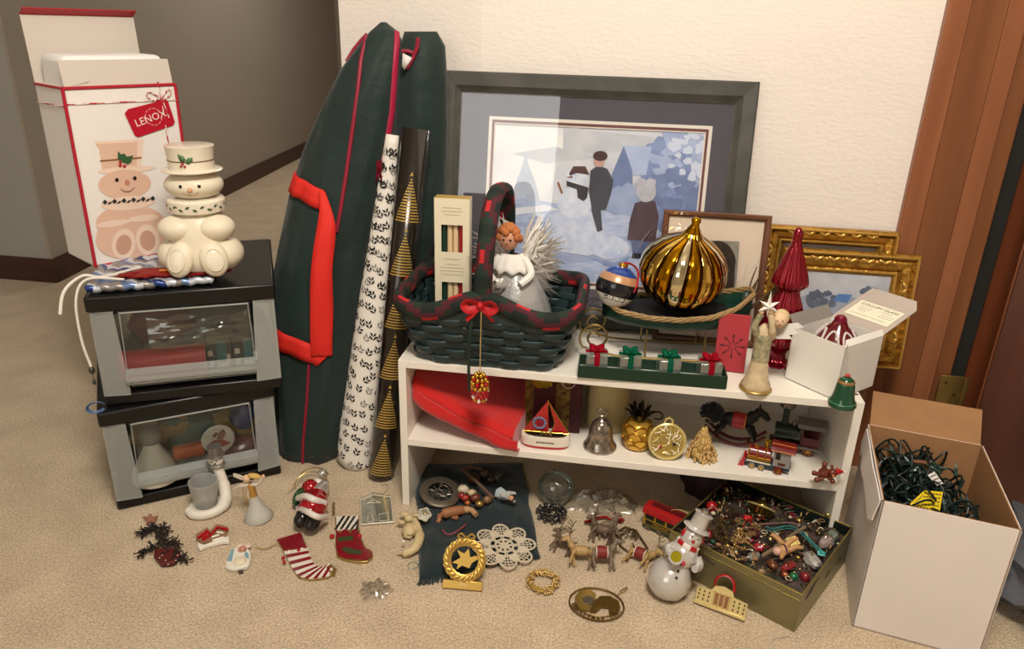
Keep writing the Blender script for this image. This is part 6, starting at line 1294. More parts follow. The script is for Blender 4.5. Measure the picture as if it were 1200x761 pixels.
# ============================================================ CLOTH UNDER THE SHELF
cc = [Zp(488, 548), Zp(612, 546), Zp(633, 657), Zp(492, 682)]
def clothf(u, v, k=0.):
    p_ = cc[0].lerp(cc[1], u).lerp(cc[3].lerp(cc[2], u), v); e = min(1, 8*min(u, 1-u), 12*min(v, 1-v))
    p_ = p_+V((.008*noise.noise(V((u*5, v*5, 7))), .008*noise.noise(V((u*4, v*4, 17))), 0)); z = .006+.010*(.5+noise.noise(V((u*6, v*5, 4))))*e+.004*noise.noise(V((u*16, v*12, 4)))*e
    return (p_.x, p_.y, max(z, .003)+k)
clt = thing('teal_cloth', 'dark teal woven cloth spread on the carpet under the shelf', 'cloth')
MB().grid(clothf, 36, 36).build('cloth', mat('dark_teal_wool', '#0f2226', .95, sheen=.3, bump=(200, .6)), clt, ang=80, solid=.004)
fr_ = MB(); rr = random.Random(6)
for k in range(60): p_ = V(clothf(k/59*.35, 1)); fr_.tube([p_, p_+V((rr.uniform(-.004, .004), -rr.uniform(.008, .016), 0))+V((0, 0, .001-p_.z+.001))], .0012, 4)
tag(fr_.build('fringe', MATS['dark_teal_wool'], clt), kind='stuff')
Zc = .020
def on_cloth(px, py, z=Zc): return Zp(px, py, z)
# openwork plate
op = thing('openwork_plate', 'round pewter ornament with openwork wreath center on the teal cloth', 'ornament', on_cloth(516, 577, .030), (14, 6, 20)); M_pew = mat('dull_pewter', '#7d7466', .35, .7, var=(50, .3))
R0 = .044
MB().lathe([(.027, .002), (.028, .004), (.040, .003), (.044, .001), (.044, -.001), (.040, -.001), (.028, 0), (.027, .002)], 40).build('rim', M_pew, op, ang=50)
MB().tube([(.044*math.cos(a_), .044*math.sin(a_), 0) for a_ in [2*PI*k/40 for k in range(40)]], .0018, 6, True).build('edge_bead', M_pew, op)
rr = random.Random(3)
for k in range(22): a_ = rr.uniform(0, 2*PI); r = .024*math.sqrt(rr.random()); b_ = rr.uniform(0, PI); c_ = V((r*math.cos(a_), r*math.sin(a_), .001)); d_ = V((math.cos(b_), math.sin(b_), 0))*.008; MB().tube([c_-d_, c_+V((0, 0, .003)), c_+d_], .0013, 5).build('openwork', M_pew, op)
# figures in the pile
wp = thing('white_angel_figure', 'small white and pale blue angel figure lying on the teal cloth', 'figurine', on_cloth(585, 578, .03), (80, 10, 50)); MB().lathe([(.001, 0), (.013, 0), (.010, .015), (.006, .032), (.001, .034)], 16, None, lambda a_, z: 1+.1*math.sin(a_*6)).build('gown', mat('pale_blue_white', '#b7c0c2', .5), wp); MB().ell((0, 0, .039), .0065, 10, 8).build('head', mat('doll_skin', '#c99274', .5), wp)
for s in (-1, 1): MB().prism([(0, 0), (s*.016, .012), (s*.02, .004), (s*.014, -.008), (s*.003, -.012)], -.001, .001, Matrix.Translation((0, .006, .026)) @ Matrix.Rotation(R(90), 4, 'X')).build('wing', mat('wing_grey', '#cfcbc4', .6), wp)
dg = thing('driftwood_stick', 'brown forked driftwood stick lying across the ornament pile', 'stick', on_cloth(560, 568, .038)); M_dw = mat('driftwood', '#6a5140', .8, var=(60, .3))
MB().tube(smooth_path([on_cloth(543, 551, .036)-on_cloth(560, 568, .038), V((0, 0, .004)), on_cloth(578, 584, .036)-on_cloth(560, 568, .038)]), [.005]*4+[.0038]*9, 8).build('stem', M_dw, dg); MB().tube(smooth_path([on_cloth(540, 553, .03)-on_cloth(560, 568, .038), on_cloth(550, 548, .038)-on_cloth(560, 568, .038), on_cloth(565, 550, .034)-on_cloth(560, 568, .038)]), .004, 8).build('branch', M_dw, dg)
wd = thing('tan_reindeer_figure', 'tan carved reindeer figure lying at the front of the pile', 'figurine', on_cloth(536, 602, .026), (0, 0, 0)); M_tr = mat('carved_tan', '#a06a44', .55, var=(70, .3)); o0 = wd.location
def rp2(px, py, z): return Zp(px, py, z)-o0
MB().tube(smooth_path([rp2(514, 606, .02), rp2(522, 602, .027), rp2(535, 599, .028), rp2(543, 598, .026)]), [.006]*5+[.011]*8+[.010]*5+[.008], 12).build('body', M_tr, wd, ang=80); MB().tube(smooth_path([rp2(543, 598, .026), rp2(552, 598, .028), rp2(558, 604, .026)]), [.008]*5+[.006]*8, 10).build('neck', mat('carved_light', '#b08a62', .55), wd); MB().tube([rp2(515, 608, .018), rp2(513, 613, .014)], [.006, .004], 8).build('hoof', M_tr, wd); MB().tube(smooth_path([rp2(527, 605, .02), rp2(536, 608, .018), rp2(533, 606, .02)]), .004, 8).build('leg', M_tr, wd)
for nm, lab, px, py, r, colr, me in (('gold_bauble', 'small gold ball on the teal cloth', 562, 591, .0085, '#a88a50', .8), ('red_white_bead', 'red and gold berry bead on the pile', 545, 584, .008, '#9a2a22', 0), ('cream_bead', 'cream shell bead beside the driftwood stick', 553, 578, .0085, '#cbb492', 0), ('copper_bead', 'copper bead on the front of the pile', 548, 590, .006, '#b4703c', .7), ('brown_pine_cone', 'tiny brown cone behind the angel figure', 575, 562, .010, '#3c2c20', 0), ('grey_cone', 'tiny dark grey cone at the back of the pile', 583, 560, .009, '#4c463c', 0), ('maroon_bow', 'dark maroon ribbon knot at the back of the pile', 556, 562, .013, '#3a1418', 0), ('cream_shell', 'cream white shell charm left of the driftwood stick', 543, 574, .011, '#c9bda4', 0), ('red_star_charm', 'small red charm beside the openwork plate', 541, 581, .008, '#7c1a1a', 0), ('tan_nut', 'tan nut charm right of the gold ball', 571, 586, .009, '#7a5a3c', 0), ('brown_acorn', 'brown acorn charm behind the driftwood stick', 568, 556, .010, '#54402c', 0), ('rust_charm', 'rust brown charm in the middle of the pile', 557, 584, .010, '#6b3426', 0), ('silver_chip', 'tiny silver chip at the right of the cloth', 603, 588, .004, '#a8a49c', .8)):
    t = thing(nm, lab, 'trinket', on_cloth(px, py, .028), (0, 0, px), 'trinkets on the teal cloth'); MB().ell((0, 0, 0), (r*1.2, r, r), 14, 10, None, lumpy(px, .15 if 'b' in nm[:1] else .05, 3)).build('body', mat('pile_'+colr, colr, .35, me, coat=.3), t); MB().tube([(0, 0, r*.8), (.003, 0, r*1.6)], .001, 5).build('hanger', M_wire, t)
kn_ = MB().tube(smooth_path([on_cloth(519, 621, .022), on_cloth(523, 626, .022), on_cloth(532, 625, .024), on_cloth(546, 615, .024)]), .0016, 6).build('thread_loop', mat('pink_cord_thread', '#8a3a48', .6), None); tag(kn_, 'thin pink thread loop lying on the teal cloth', 'thread')

# lace doily star
lc_ = thing('lace_doily', 'cream crocheted lace star doily lying on the teal cloth', 'doily', on_cloth(591, 640, .017), (3, 3, 8)); M_lace = mat('crochet_cotton', '#c9bda6', .9, bump=(300, .6)); RL = .062
def lring(r, w, n=40, nm='ring'): MB().tube([(r*math.cos(2*PI*k/n), r*math.sin(2*PI*k/n), 0) for k in range(n)], w, 6, True, flat=1.).build(nm, M_lace, lc_)
lring(.018, .0024); lring(.030, .0024)
for k in range(8):
    a_ = 2*PI*k/8+.2; d_ = V((math.cos(a_), math.sin(a_), 0)); e_ = V((-d_.y, d_.x, 0))
    MB().prism([(0, 0), (.008, .003), (.016, .0018), (.018, 0), (.016, -.0018), (.008, -.003)], -.001, .0012, Matrix.Rotation(a_, 4, 'Z')).build('center_petal', M_lace, lc_)
    MB().tube([d_*.018+e_*.002, d_*.030+e_*.002], .0016, 5).tube([d_*.018-e_*.002, d_*.030-e_*.002], .0016, 5).build('bridge', M_lace, lc_)
    out = [d_*(.030+.034*math.sin(PI*(.08+.84*j/14))**.7)*math.cos((j/14-.5)*.78)+e_*(.030+.034*math.sin(PI*(.08+.84*j/14))**.7)*math.sin((j/14-.5)*.78)*1.05 for j in range(15)]
    pt = MB().tube(out, .0022, 6).build('petal_edge', M_lace, lc_)
    MB().prism([(.030, -.010), (.044, -.008), (.050, 0), (.044, .008), (.030, .010)], -.0008, .0008, Matrix.Rotation(a_+.39, 4, 'Z')).build('solid_petal', M_lace, lc_)
    for q in (-.26, -.13, 0, .13, .26):
        an = a_+q; MB().tube([(math.cos(an)*.032, math.sin(an)*.032, 0), (math.cos(an)*(.062-abs(q)*.05), math.sin(an)*(.062-abs(q)*.05), 0)], .0011, 4).build('mesh_thread', M_lace, pt)
    for r in (.040, .047, .054): MB().tube([(r*math.cos(a_+q), r*math.sin(a_+q), 0) for q in [(-.36+.72*j/8)*(1-(r-.04)*14*.35) for j in range(9)]], .0011, 4).build('mesh_thread', M_lace, pt)

# gold dove wreath on a plinth
gq = Zp(541, 694, 0); dw_ = thing('gold_dove_wreath', 'gold wreath ornament with dove cutout on a small dated base', 'ornament', gq+V((0, .006, .001)), (-34, 0, 4)); M_dwg = mat('satin_gold', '#c9a556', .35, .8)
MB().box((0, 0, .008), (.076, .010, .016)).build('base', M_dwg, dw_, bevel=.001); text_mb('1991', .010, None, Matrix.Translation((0, -.0056, .008)) @ Matrix.Rotation(R(90), 4, 'X')).build('lettering', mat('gold_lettering', '#e3cf9a', .4, .6), dw_)
MB().lathe([(.026, -.002), (.026, .002), (.032, .004), (.041, .002), (.041, -.002), (.026, -.002)], 44, Matrix.Translation((0, 0, .053)) @ Mx, lambda a_, z: 1+.02*math.sin(a_*17)).build('ring', M_dwg, dw_, ang=40)
rr = random.Random(2)
for k in range(22):
    a_ = 2*PI*k/22; M = Matrix.Translation((.0345*math.cos(a_), -.005, .053+.0345*math.sin(a_))) @ Matrix.Rotation(-a_+.9, 4, 'Y'); MB().ell((0, 0, 0), (.008, .0016, .0035), 10, 6, M).build('leaf', M_dwg, dw_)
MB().prism([(-.024, -.006), (-.008, .004), (-.016, .018), (-.002, .012), (.006, .022), (.010, .006), (.022, .010), (.026, .004), (.014, -.004), (.010, -.014), (-.004, -.010), (-.014, -.018), (-.012, -.008)], -.0015, .0015, Matrix.Translation((0, 0, .053)) @ Mx).build('dove', M_dwg, dw_)
for s in (-1, 1): MB().tube(smooth_path([(0, -.004, .094), (s*.010, -.005, .102), (s*.016, -.004, .096), (s*.006, -.004, .092)]), .002, 6).build('bow_loop', M_dwg, dw_)
# cream swirl angel
cs = Zp(481, 628, .012); ca = thing('cream_swirl_angel', 'cream bisque angel ornament curled against the teal cloth', 'ornament', cs, (0, 0, 0)); M_cr = mat('cream_bisque', '#cdb98c', .6, var=(50, .2))
def cl_(px, py, z): return Zp(px, py, z)-cs
MB().tube(smooth_path([cl_(466, 649, .006), cl_(478, 648, .012), cl_(488, 640, .016), cl_(492, 625, .016), cl_(486, 610, .016)]), [.003]*4+[.008]*6+[.010]*8+[.007]*7, 12).build('crescent', M_cr, ca); MB().ell(cl_(480, 622, .014), (.016, .020, .013), 16, 10, None, lumpy(4, .2, 4)).build('gown', M_cr, ca); MB().ell(cl_(479, 608, .020), (.010, .009, .009), 12, 8).build('head', M_cr, ca)
for k, (x, y) in enumerate(((470, 612), (474, 603), (487, 604))): MB().ell(cl_(x, y, .018), (.011, .006, .004), 10, 6, None, lumpy(k, .2, 3)).build('ribbon_fold', M_cr, ca)
MB().ell(cl_(473, 635, .022), .004, 8, 6).build('pearl', mat('pearl_bead', '#e3d8c8', .2), ca)
wf = thing('white_cloth_flower', 'small white dotted bell flower beside the cream angel', 'flower', Zp(498, 602, .03), (60, 20, 0)); MB().lathe([(.004, 0), (.010, .008), (.014, .016), (.012, .017), (.003, .004)], 20, None, lambda a_, z: 1+.12*math.sin(a_*5)).build('petals', mat('white_dotted', '#d6cfbe', .7, var=(300, .35)), wf); MB().tube([(0, 0, 0), (0, -.008, -.022)], .0014, 6).build('stem', M_wire, wf)
gl_ = MB().tube(arc((0, 0, 0), .010, 0, 360, 24)[:-1], .0014, 6, True).build('glass_ring', M_gl, None); gl_.location = Zp(484, 663, .002); tag(gl_, 'tiny clear ring on the carpet by the teal cloth', 'ring')
# ============================================================ CARPET, MIDDLE
gd = thing('clear_glass_globe', 'clear glass globe ornament with hook under the shelf', 'ornament', Zp(650, 590, 0)+V((0, .01, 0))); M_gg = clear('thin_globe_glass', '#eef3f0', .94, .02, .25, .03)
MB().lathe([(.001, .001), (.018, .001), (.034, .014), (.041, .032), (.040, .044), (.032, .060), (.018, .071), (.006, .075), (.005, .082), (.001, .082)], 32).build('globe', M_gg, gd, ang=80); MB().tube([(.03*math.cos(a_), .03*math.sin(a_), .018) for a_ in [2*PI*k/30 for k in range(30)]], .0010, 5, True).build('etched_ring', M_gl, gd); MB().tube([(0, 0, .08), (0, 0, .092), (.004, 0, .098)], .001, 5).build('hook', M_wire, gd)
def bead_wreath(name, label, cat, loc, R0, r, n, m, m2, seed, rot=(0, 0, 0)):
    t = thing(name, label, cat, loc, rot); MB().tube([(R0*math.cos(2*PI*k/28), R0*math.sin(2*PI*k/28), r) for k in range(28)], r*.6, 8, True).build('core_ring', m2, t); b_ = MB(); rr = random.Random(seed)
    for k in range(n):
        a_ = rr.uniform(0, 2*PI); q = rr.uniform(-.3, PI+.3); rad = R0+r*math.cos(q); s_ = r*rr.uniform(.22, .4); b_.ell((rad*math.cos(a_), rad*math.sin(a_), r+r*.9*math.sin(q)), (s_, s_, s_), 6, 5)
    tag(b_.build('beads', m, t), kind='stuff'); return t
bead_wreath('silver_bead_wreath', 'dark silver beaded wreath on the carpet in front of the globe', 'wreath', Zp(646, 606, 0), .022, .010, 150, mat('silver_bead', '#7c7a76', .2, .9, var=(90, .7), col2='#2a2826'), mat('dark_core', '#2a2622', .6), 4)
bead_wreath('gold_nugget_wreath', 'small gold nugget wreath on the carpet', 'wreath', Zp(636, 685, 0), .026, .007, 150, mat('champagne_gold', '#b9985c', .25, .9), mat('gold_shade', '#8f7838', .35, .8), 5)
cl2 = crumple('clear_film_bag', 'crumpled clear plastic film on the carpet under the shelf', 'bag', Zp(702, 596, .001)+V((0, .02, 0)), (0, 0, 10), .17, .09, .03, clear('clear_film', '#f4f4f1', .96, .28, .2, .06, '#d8d4ca'), 6, n=22, rnd_=.8)
# reindeer
M_de = [mat('reindeer_grey', '#7b6a58', .55, var=(90, .3)), mat('reindeer_tan', '#b0905c', .5, var=(90, .25)), mat('reindeer_brown', '#6a5645', .55, var=(90, .3))]; M_ant = mat('antler_brown', '#5a4a38', .6); M_bl = mat('blanket_red', '#7a2420', .6); M_bt = mat('blanket_trim', '#d8cdbb', .6)
def reindeer(label, px, py, rot, sc, m, blanket=False, lift=.0):
    t = thing('reindeer_ornament', label, 'reindeer', Zp(px, py, lift), rot, 'small reindeer ornaments on the carpet', sc)
    MB().ell((0, 0, .034), (.023, .010, .011), 16, 10, None, lambda d: 1+.08*d.x).build('body', m, t)
    for sx, sy, dx in ((1, 1, .008), (1, -1, -.002), (-1, 1, -.010), (-1, -1, .002)):
        MB().tube(smooth_path([(sx*.016, sy*.006, .032), (sx*.018+dx*.4, sy*.007, .018), (sx*.017+dx, sy*.007, .002)]), [.0055]*4+[.003]*6+[.0026]*3, 8).build('leg', m, t)
    MB().tube(smooth_path([(.018, 0, .038), (.026, 0, .050), (.030, 0, .058)]), [.0075]*6+[.005]*7, 10).build('neck', m, t); MB().tube([(.027, 0, .060), (.036, 0, .058), (.043, 0, .054)], [.0058, .0055, .003], 10).build('head', m, t)
    for s in (-1, 1):
        MB().tube([(.027, s*.004, .063), (.024, s*.010, .066)], [.002, .0006], 6).build('ear', m, t)
        an = MB().tube(smooth_path([(.028, s*.002, .064), (.024, s*.010, .076), (.022, s*.017, .084), (.028, s*.019, .094)]), .0012, 5).build('antler', M_ant, t)
        for q, e in (((.0245, s*.009, .075), (.034, s*.012, .082)), ((.022, s*.016, .083), (.014, s*.022, .090)), ((.023, s*.013, .080), (.032, s*.020, .088))): MB().tube([q, e], .0009, 5).build('tine', M_ant, an)
    MB().tube([(-.022, 0, .040), (-.028, 0, .044)], [.003, .0014], 6).build('tail', m, t)
    if blanket:
        MB().lathe([(.0118, -.011), (.0128, 0), (.0118, .011)], 18, Matrix.Translation((0, 0, .035)) @ Matrix.Rotation(R(90), 4, 'Y')).build('blanket', M_bl, t)
        for x in (-.011, .011): MB().tube([(x, .0118*math.cos(a_), .035+.0118*math.sin(a_)) for a_ in [2*PI*k/18 for k in range(18)]], .0011, 5, True).build('trim', M_bt, t)
    return t
reindeer('grey reindeer ornament farthest left of the group', 655, 648, (75, 0, 160), .85, M_de[2], lift=.010)
reindeer('tan reindeer ornament with white back lying at the front left of the group', 682, 664, (62, 0, 185), .95, M_de[1], lift=.010)
reindeer('grey reindeer ornament with red blanket in the middle of the group', 706, 668, (-58, 0, 8), 1.0, M_de[0], True, .011)
reindeer('reindeer ornament with red blanket at the right by the glass snowman', 742, 662, (-80, 0, -25), .95, M_de[1], True, .011)
reindeer('grey reindeer ornament behind the middle one with a pale saddle', 703, 636, (70, 0, 170), .95, M_de[2], lift=.011)
reindeer('grey reindeer ornament at the back of the group near the red sticks', 716, 630, (-65, 0, 20), .85, M_de[0], lift=.010)
for i, (pts, lab) in enumerate((([(685, 612), (695, 610)], 'red stick at the left of the two behind the reindeer'), ([(697, 608), (710, 606), (718, 611)], 'red bent stick behind the reindeer'))):
    o = MB().tube([Zp(x, y, .008) for x, y in pts], .0030, 8).build('red_stick', mat('red_lacquer', '#8c1a1c', .3), None); tag(o, lab, 'stick')
arq = Zp(727, 611, .004); o = MB().prism([(-.008, -.006), (0, -.004), (-.001, -.009), (.009, 0), (.001, .010), (0, .004), (-.007, .006)], 0, .004).build('red_arrow_charm', mat('red_lacquer', '#8c1a1c', .3), None); o.location = arq; o.rotation_euler.z = R(15); tag(o, 'small red arrow shaped charm near the trolley', 'charm')
# bronze filigree frame
ff = [(722, 624), (733, 618), (745, 622), (759, 643), (738, 648), (727, 640)]; fc = Zp(740, 634, .004); ffm = thing('bronze_filigree_house', 'bronze filigree ornament plate leaning among the reindeer', 'ornament', fc); M_bz = mat('bronze_wire', '#6a5a40', .35, .8)
FP = [Zp(x, y, .006)-fc for x, y in ff]; MB().tube(FP, .0022, 6, True).build('frame', M_bz, ffm); rr = random.Random(9)
for k in range(18):
    a_, b_ = rr.random(), rr.random(); p_ = FP[0].lerp(FP[2], a_).lerp(FP[5].lerp(FP[3], a_), b_); d_ = rr.uniform(0, PI); q_ = V((math.cos(d_), math.sin(d_), 0))*.008; MB().tube([p_-q_, p_+V((0, 0, .003)), p_+q_], .0013, 5).build('filigree', M_bz, ffm)
# oval CHRISTMAS ornament
oq = Zp(699, 709, .003); ov = thing('oval_brass_ornament', 'oval brass ornament with child and bear and lettering CHRISTMAS', 'ornament', oq, (0, 0, -4)); M_ob = mat('dark_brass', '#7d6432', .3, .85); M_ob2 = mat('bright_brass', '#b59a52', .25, .85)
ox, oy = .0505, .0415
MB().tube([(ox*math.cos(2*PI*k/48), oy*math.sin(2*PI*k/48), .002) for k in range(48)], .0016, 6, True).build('outer_ring', M_ob, ov); MB().tube([(ox*.80*math.cos(a_), oy*.76*math.sin(a_), .002) for a_ in [PI*1.05+PI*.95*k/30 for k in range(31)]], .0010, 5).build('inner_arc', M_ob, ov)
tx = 'CHRISTMAS 1991'
for k, ch in enumerate(tx):
    if ch == ' ': continue
    a_ = PI*1.12+PI*.80*k/(len(tx)-1); text_mb(ch, .0105, None, Matrix.Translation((ox*.88*math.cos(a_), oy*.88*math.sin(a_), .002)) @ Matrix.Rotation(a_+PI/2, 4, 'Z'), .0008, 'CENTER', .0002).build('letter', M_ob, ov)
MB().prism([(-.034, .006), (-.028, .022), (-.014, .028), (-.004, .020), (-.002, .006), (-.010, -.006), (-.004, -.016), (-.022, -.020), (-.030, -.008)], 0, .003, Matrix.Scale(1.22, 4)).build('child_figure', M_ob2, ov); MB().prism([(-.006, .002), (.004, .018), (.020, .022), (.034, .014), (.038, .000), (.030, -.014), (.022, -.016), (.020, -.004), (.008, -.006), (.002, -.018), (-.008, -.020)], 0, .0035, Matrix.Scale(1.15, 4)).build('bear_figure', M_ob, ov); MB().lathe([(.001, .004), (.010, .004), (.011, .0025), (.010, .001)], 20, Matrix.Translation((-.016, .004, .001))).build('face', mat('pewter_cap', '#7d766c', .25, .8), ov)
MB().tube(smooth_path([(.034, .032, .002), (.046, .046, .002), (.052, .056, .002), (.049, .058, .002), (.038, .044, .002)]), .0009, 5).build('hook', M_wire, ov)
# trolley
ta, tb_ = Zp(753, 619, 0), Zp(806, 643, 0); yw = math.degrees(math.atan2(tb_.y-ta.y, tb_.x-ta.x)); TL2 = (tb_-ta).length
tv = thing('toy_trolley', 'red roofed yellow and black tin toy trolley on the carpet', 'toy trolley', (ta+tb_)/2+V((.008, .018, 0)), (0, 0, yw)); M_ty = mat('trolley_yellow', '#b08a2c', .35); M_tb = mat('trolley_black', '#1c1f1a', .4); M_tr2 = mat('trolley_red', '#a01a1c', .3, coat=.4); M_tg = mat('trolley_green', '#2d3f2c', .4); hw_ = .018
MB().box((0, 0, .024), (TL2, 2*hw_, .034)).build('body', M_ty, tv, bevel=.001); MB().box((0, 0, .008), (TL2*.98, 2*hw_+.003, .006)).build('sill', M_tg, tv)
for k in range(4): MB().box((-TL2*.36+k*TL2*.24, -hw_-.0006, .033), (TL2*.19, .0014, .010)).build('window', M_tb, tv)
MB().box((-TL2*.1, -hw_-.0006, .019), (TL2*.68, .0014, .009)).build('name_board', M_tb, tv); text_mb('MIDLAND', .0085, None, Matrix.Translation((-TL2*.1, -hw_-.0014, .019)) @ Matrix.Rotation(R(90), 4, 'X'), .0002).build('lettering', M_ty, tv)
MB().prism([(-.022, 0), (.022, 0), (.019, .010), (.010, .014), (-.010, .014), (-.019, .010)], -TL2*.52, TL2*.52, Matrix.Translation((0, 0, .041)) @ Matrix.Rotation(R(90), 4, 'Z') @ Matrix.Rotation(R(90), 4, 'X')).build('roof', M_tr2, tv); MB().box((0, 0, .0565), (TL2*.8, .012, .003)).build('roof_vent', mat('trolley_dark_red', '#5a1214', .4), tv)
for x in (-.38, -.12, .15, .38): MB().lathe([(.001, -.0015), (.0058, -.0015), (.0058, .0015), (.001, .0015)], 14, Matrix.Translation((x*TL2, -hw_-.001, .006)) @ Mx).build('wheel', mat('pewter_cap', '#7d766c', .25, .8), tv)
MB().tube(smooth_path([(.0, 0, .058), (.02, .004, .066), (.05, .008, .062)]), .0009, 5).build('gold_string', mat('gold_string', '#c9ad74', .4, .5), tv)
# glass snowman
sq = Zp(780, 709, 0); gs = thing('glass_snowman', 'pearl white glass snowman ornament in top hat leaning on the tin', 'ornament', sq+V((-.010, .022, .0)), (-14, 22, 0)); M_prl = mat('pearl_glass', '#cfcbc6', .22, .35, coat=.6); M_rw = mat('red_enamel', '#a8141a', .2, coat=.5)
MB().lathe([(.001, 0), (.020, .003), (.035, .016), (.041, .036), (.038, .055), (.028, .070), (.022, .078)], 36).build('belly', M_prl, gs, ang=80); MB().lathe([(.020, .074), (.027, .086), (.029, .098), (.024, .110), (.016, .116)], 30).build('chest', M_prl, gs, ang=80); MB().lathe([(.014, .112), (.020, .122), (.021, .134), (.017, .146), (.012, .150)], 28).build('head', M_prl, gs, ang=80)
MB().lathe([(.012, .148), (.024, .149), (.026, .151), (.024, .153), (.016, .155), (.0155, .178), (.018, .182), (.001, .184)], 28).build('hat', M_prl, gs, ang=50); MB().lathe([(.007, .183), (.007, .190), (.001, .192)], 14).build('cap', mat('silver_cap', '#b8b4ac', .2, .9), gs); MB().tube(smooth_path([(0, 0, .19), (.006, 0, .198), (.014, .004, .20), (.024, .006, .192)]), .001, 5).build('hook', mat('silver_cap', '#b8b4ac', .2, .9), gs)
MB().lathe([(.018, .110), (.0225, .113), (.0225, .119), (.018, .122)], 28, mi=lambda i, k: 0 if (k//3) % 2 else 1).build('scarf', [M_rw, mat('scarf_white', '#e0dad2', .4)], gs)
for s in (-1, 1): MB().ell((s*.019, -.004, .134), (.004, .006, .008), 10, 8).build('ear_muff', M_rw, gs); MB().ell((s*.006, -.0185, .138), .0018, 8, 6).build('eye', mat('eye_black', '#15110e', .15), gs)
MB().ell((-.001, -.0205, .131), (.0035, .004, .0035), 10, 8).build('nose', M_rw, gs)
for z, y in ((.070, -.028), (.060, -.036), (.083, -.026)): MB().ell((-.002, y, z), .0026, 8, 6).build('button', mat('eye_black', '#15110e', .15), gs)
MB().tube(smooth_path([(.024, -.006, .102), (.034, -.014, .090), (.022, -.030, .088)]), [.009]*6+[.007]*7, 10).build('arm', M_prl, gs); MB().tube(smooth_path([(-.024, -.006, .102), (-.034, -.016, .096), (-.026, -.030, .094)]), [.009]*6+[.007]*7, 10).build('arm', M_prl, gs)
MB().lathe([(.004, -.008), (.012, .002), (.014, .006), (.011, .006), (.003, -.004)], 20, Matrix.Translation((-.024, -.040, .098)) @ Matrix.Rotation(R(70), 4, 'X')).build('horn', M_prl, gs); MB().lathe([(.001, .004), (.010, .005)], 16, Matrix.Translation((-.024, -.040, .098)) @ Matrix.Rotation(R(70), 4, 'X')).build('horn_inside', mat('chartreuse_gold', '#b0a61c', .25, .5), gs); MB().ell((-.002, -.030, .088), .005, 10, 8).build('mitten', mat('pink_red', '#b83a48', .3), gs)
# mansion plaque
ma, mb2 = Zp(814, 705, .004), Zp(872, 728, .002); yw = math.degrees(math.atan2(mb2.y-ma.y, mb2.x-ma.x)); ML = (mb2-ma).length
mp = thing('mansion_ornament', 'cream gold mansion shaped ornament with red ribbon propped against the tin', 'ornament', (ma+mb2)/2, (-24, 0, yw)); M_cg = mat('cream_gold', '#d3bf82', .35, .45); h_ = ML/2
MB().prism([(-h_, 0), (h_, 0), (h_, .030), (h_*.45, .033), (h_*.35, .042), (0, .046), (-h_*.35, .042), (-h_*.45, .033), (-h_, .030)], -.002, .002, Mx).build('facade', M_cg, mp); MB().box((0, -.002, .003), (ML*1.04, .008, .006)).build('plinth', M_cg, mp, bevel=.001)
for r_ in range(3):
    for k in range(10):
        x = -h_*.9+k*h_*.2
        if abs(x) < h_*.3: continue
        MB().box((x, -.0022, .011+r_*.0075), (.0026, .001, .004)).build('window', mat('window_brown', '#4a3420', .5), mp)
for x in (-.3, -.1, .1, .3): MB().tube([(x*h_, -.003, .007), (x*h_, -.003, .034)], .0016, 8).build('column', M_cg, mp)
MB().box((0, -.0022, .020), (h_*.55, .001, .022)).build('doorway', mat('door_tan', '#8a5a38', .5), mp)
MB().tube(smooth_path([(-.016, .003, .036), (-.018, .006, .054), (-.004, .010, .064), (.012, .010, .058), (.018, .006, .040)]), .0032, 8, flat=.4).build('ribbon', mat('red_satin', '#9c1218', .35), mp)
# stray thread at the tin corner
o = MB().tube(smooth_path([Zp(x, y, .001) for x, y in ((903, 757), (906, 750), (915, 748), (925, 746))]), .0007, 4).build('loose_thread', mat('grey_string', '#9a948a', .6), None); tag(o, 'loose thin thread on the carpet at the tin corner', 'thread')

# ============================================================ CARPET, LEFT
def rel(pts, c, z=0.): return [tuple((Zp(x, y, z)-c).to_tuple()[:2]) for x, y in pts]
# twig tree
tc_ = Zp(190, 640, 0); twt = thing('twig_tree', 'dark twig Christmas tree ornament with star and dotted red pot', 'ornament', tc_); M_tw = mat('dark_twig', '#2c2320', .8); M_pot = mat('oxblood_pot', '#571a18', .5)
def tl(px, py, z): return Zp(px, py, z)-tc_
MB().tube([tl(196, 652, .006), tl(187, 632, .010), tl(178, 614, .008)], .0028, 8).build('trunk', M_tw, twt); rr = random.Random(31)
for (x0_, y0_), (dx, dy), n in (((181, 618), (-16, 8), 11), ((181, 618), (14, 2), 8), ((187, 632), (24, 6), 13), ((189, 636), (-24, 14), 12), ((192, 642), (26, 16), 13), ((186, 628), (12, -6), 6)):
    br_ = MB().tube([tl(x0_, y0_, .008), tl(x0_+dx, y0_+dy, .008)], .0016, 6).build('branch', M_tw, twt); nd = MB()
    for k in range(n*4):
        t_ = rr.uniform(.2, 1); p_ = tl(x0_+dx*t_, y0_+dy*t_, .008); e_ = p_+V((rr.uniform(-.014, .014), rr.uniform(-.020, .012), rr.uniform(-.004, .012))); nd.tube([p_, e_], .0013, 4)
    tag(nd.build('needles', M_tw, br_), kind='stuff')
MB().prism(rel([(182, 648), (210, 648), (213, 655), (205, 665), (190, 667), (181, 657)], tc_), .002, .012).build('pot', M_pot, twt, bevel=.003)
for x, y in ((187, 654), (194, 657), (201, 654), (206, 657), (197, 662), (190, 651), (208, 651)): MB().ell(tl(x, y, .0125), (.0014, .0014, .0008), 8, 5).build('pot_dot', mat('dot_white', '#d8d0c4', .6), twt)
MB().prism(rel([(168, 611), (173, 611), (178, 607), (180, 611), (186, 610), (182, 614), (184, 617), (177, 616), (172, 618), (173, 614)], tc_), .008, .012).build('star', mat('rose_star', '#9a6858', .6), twt)
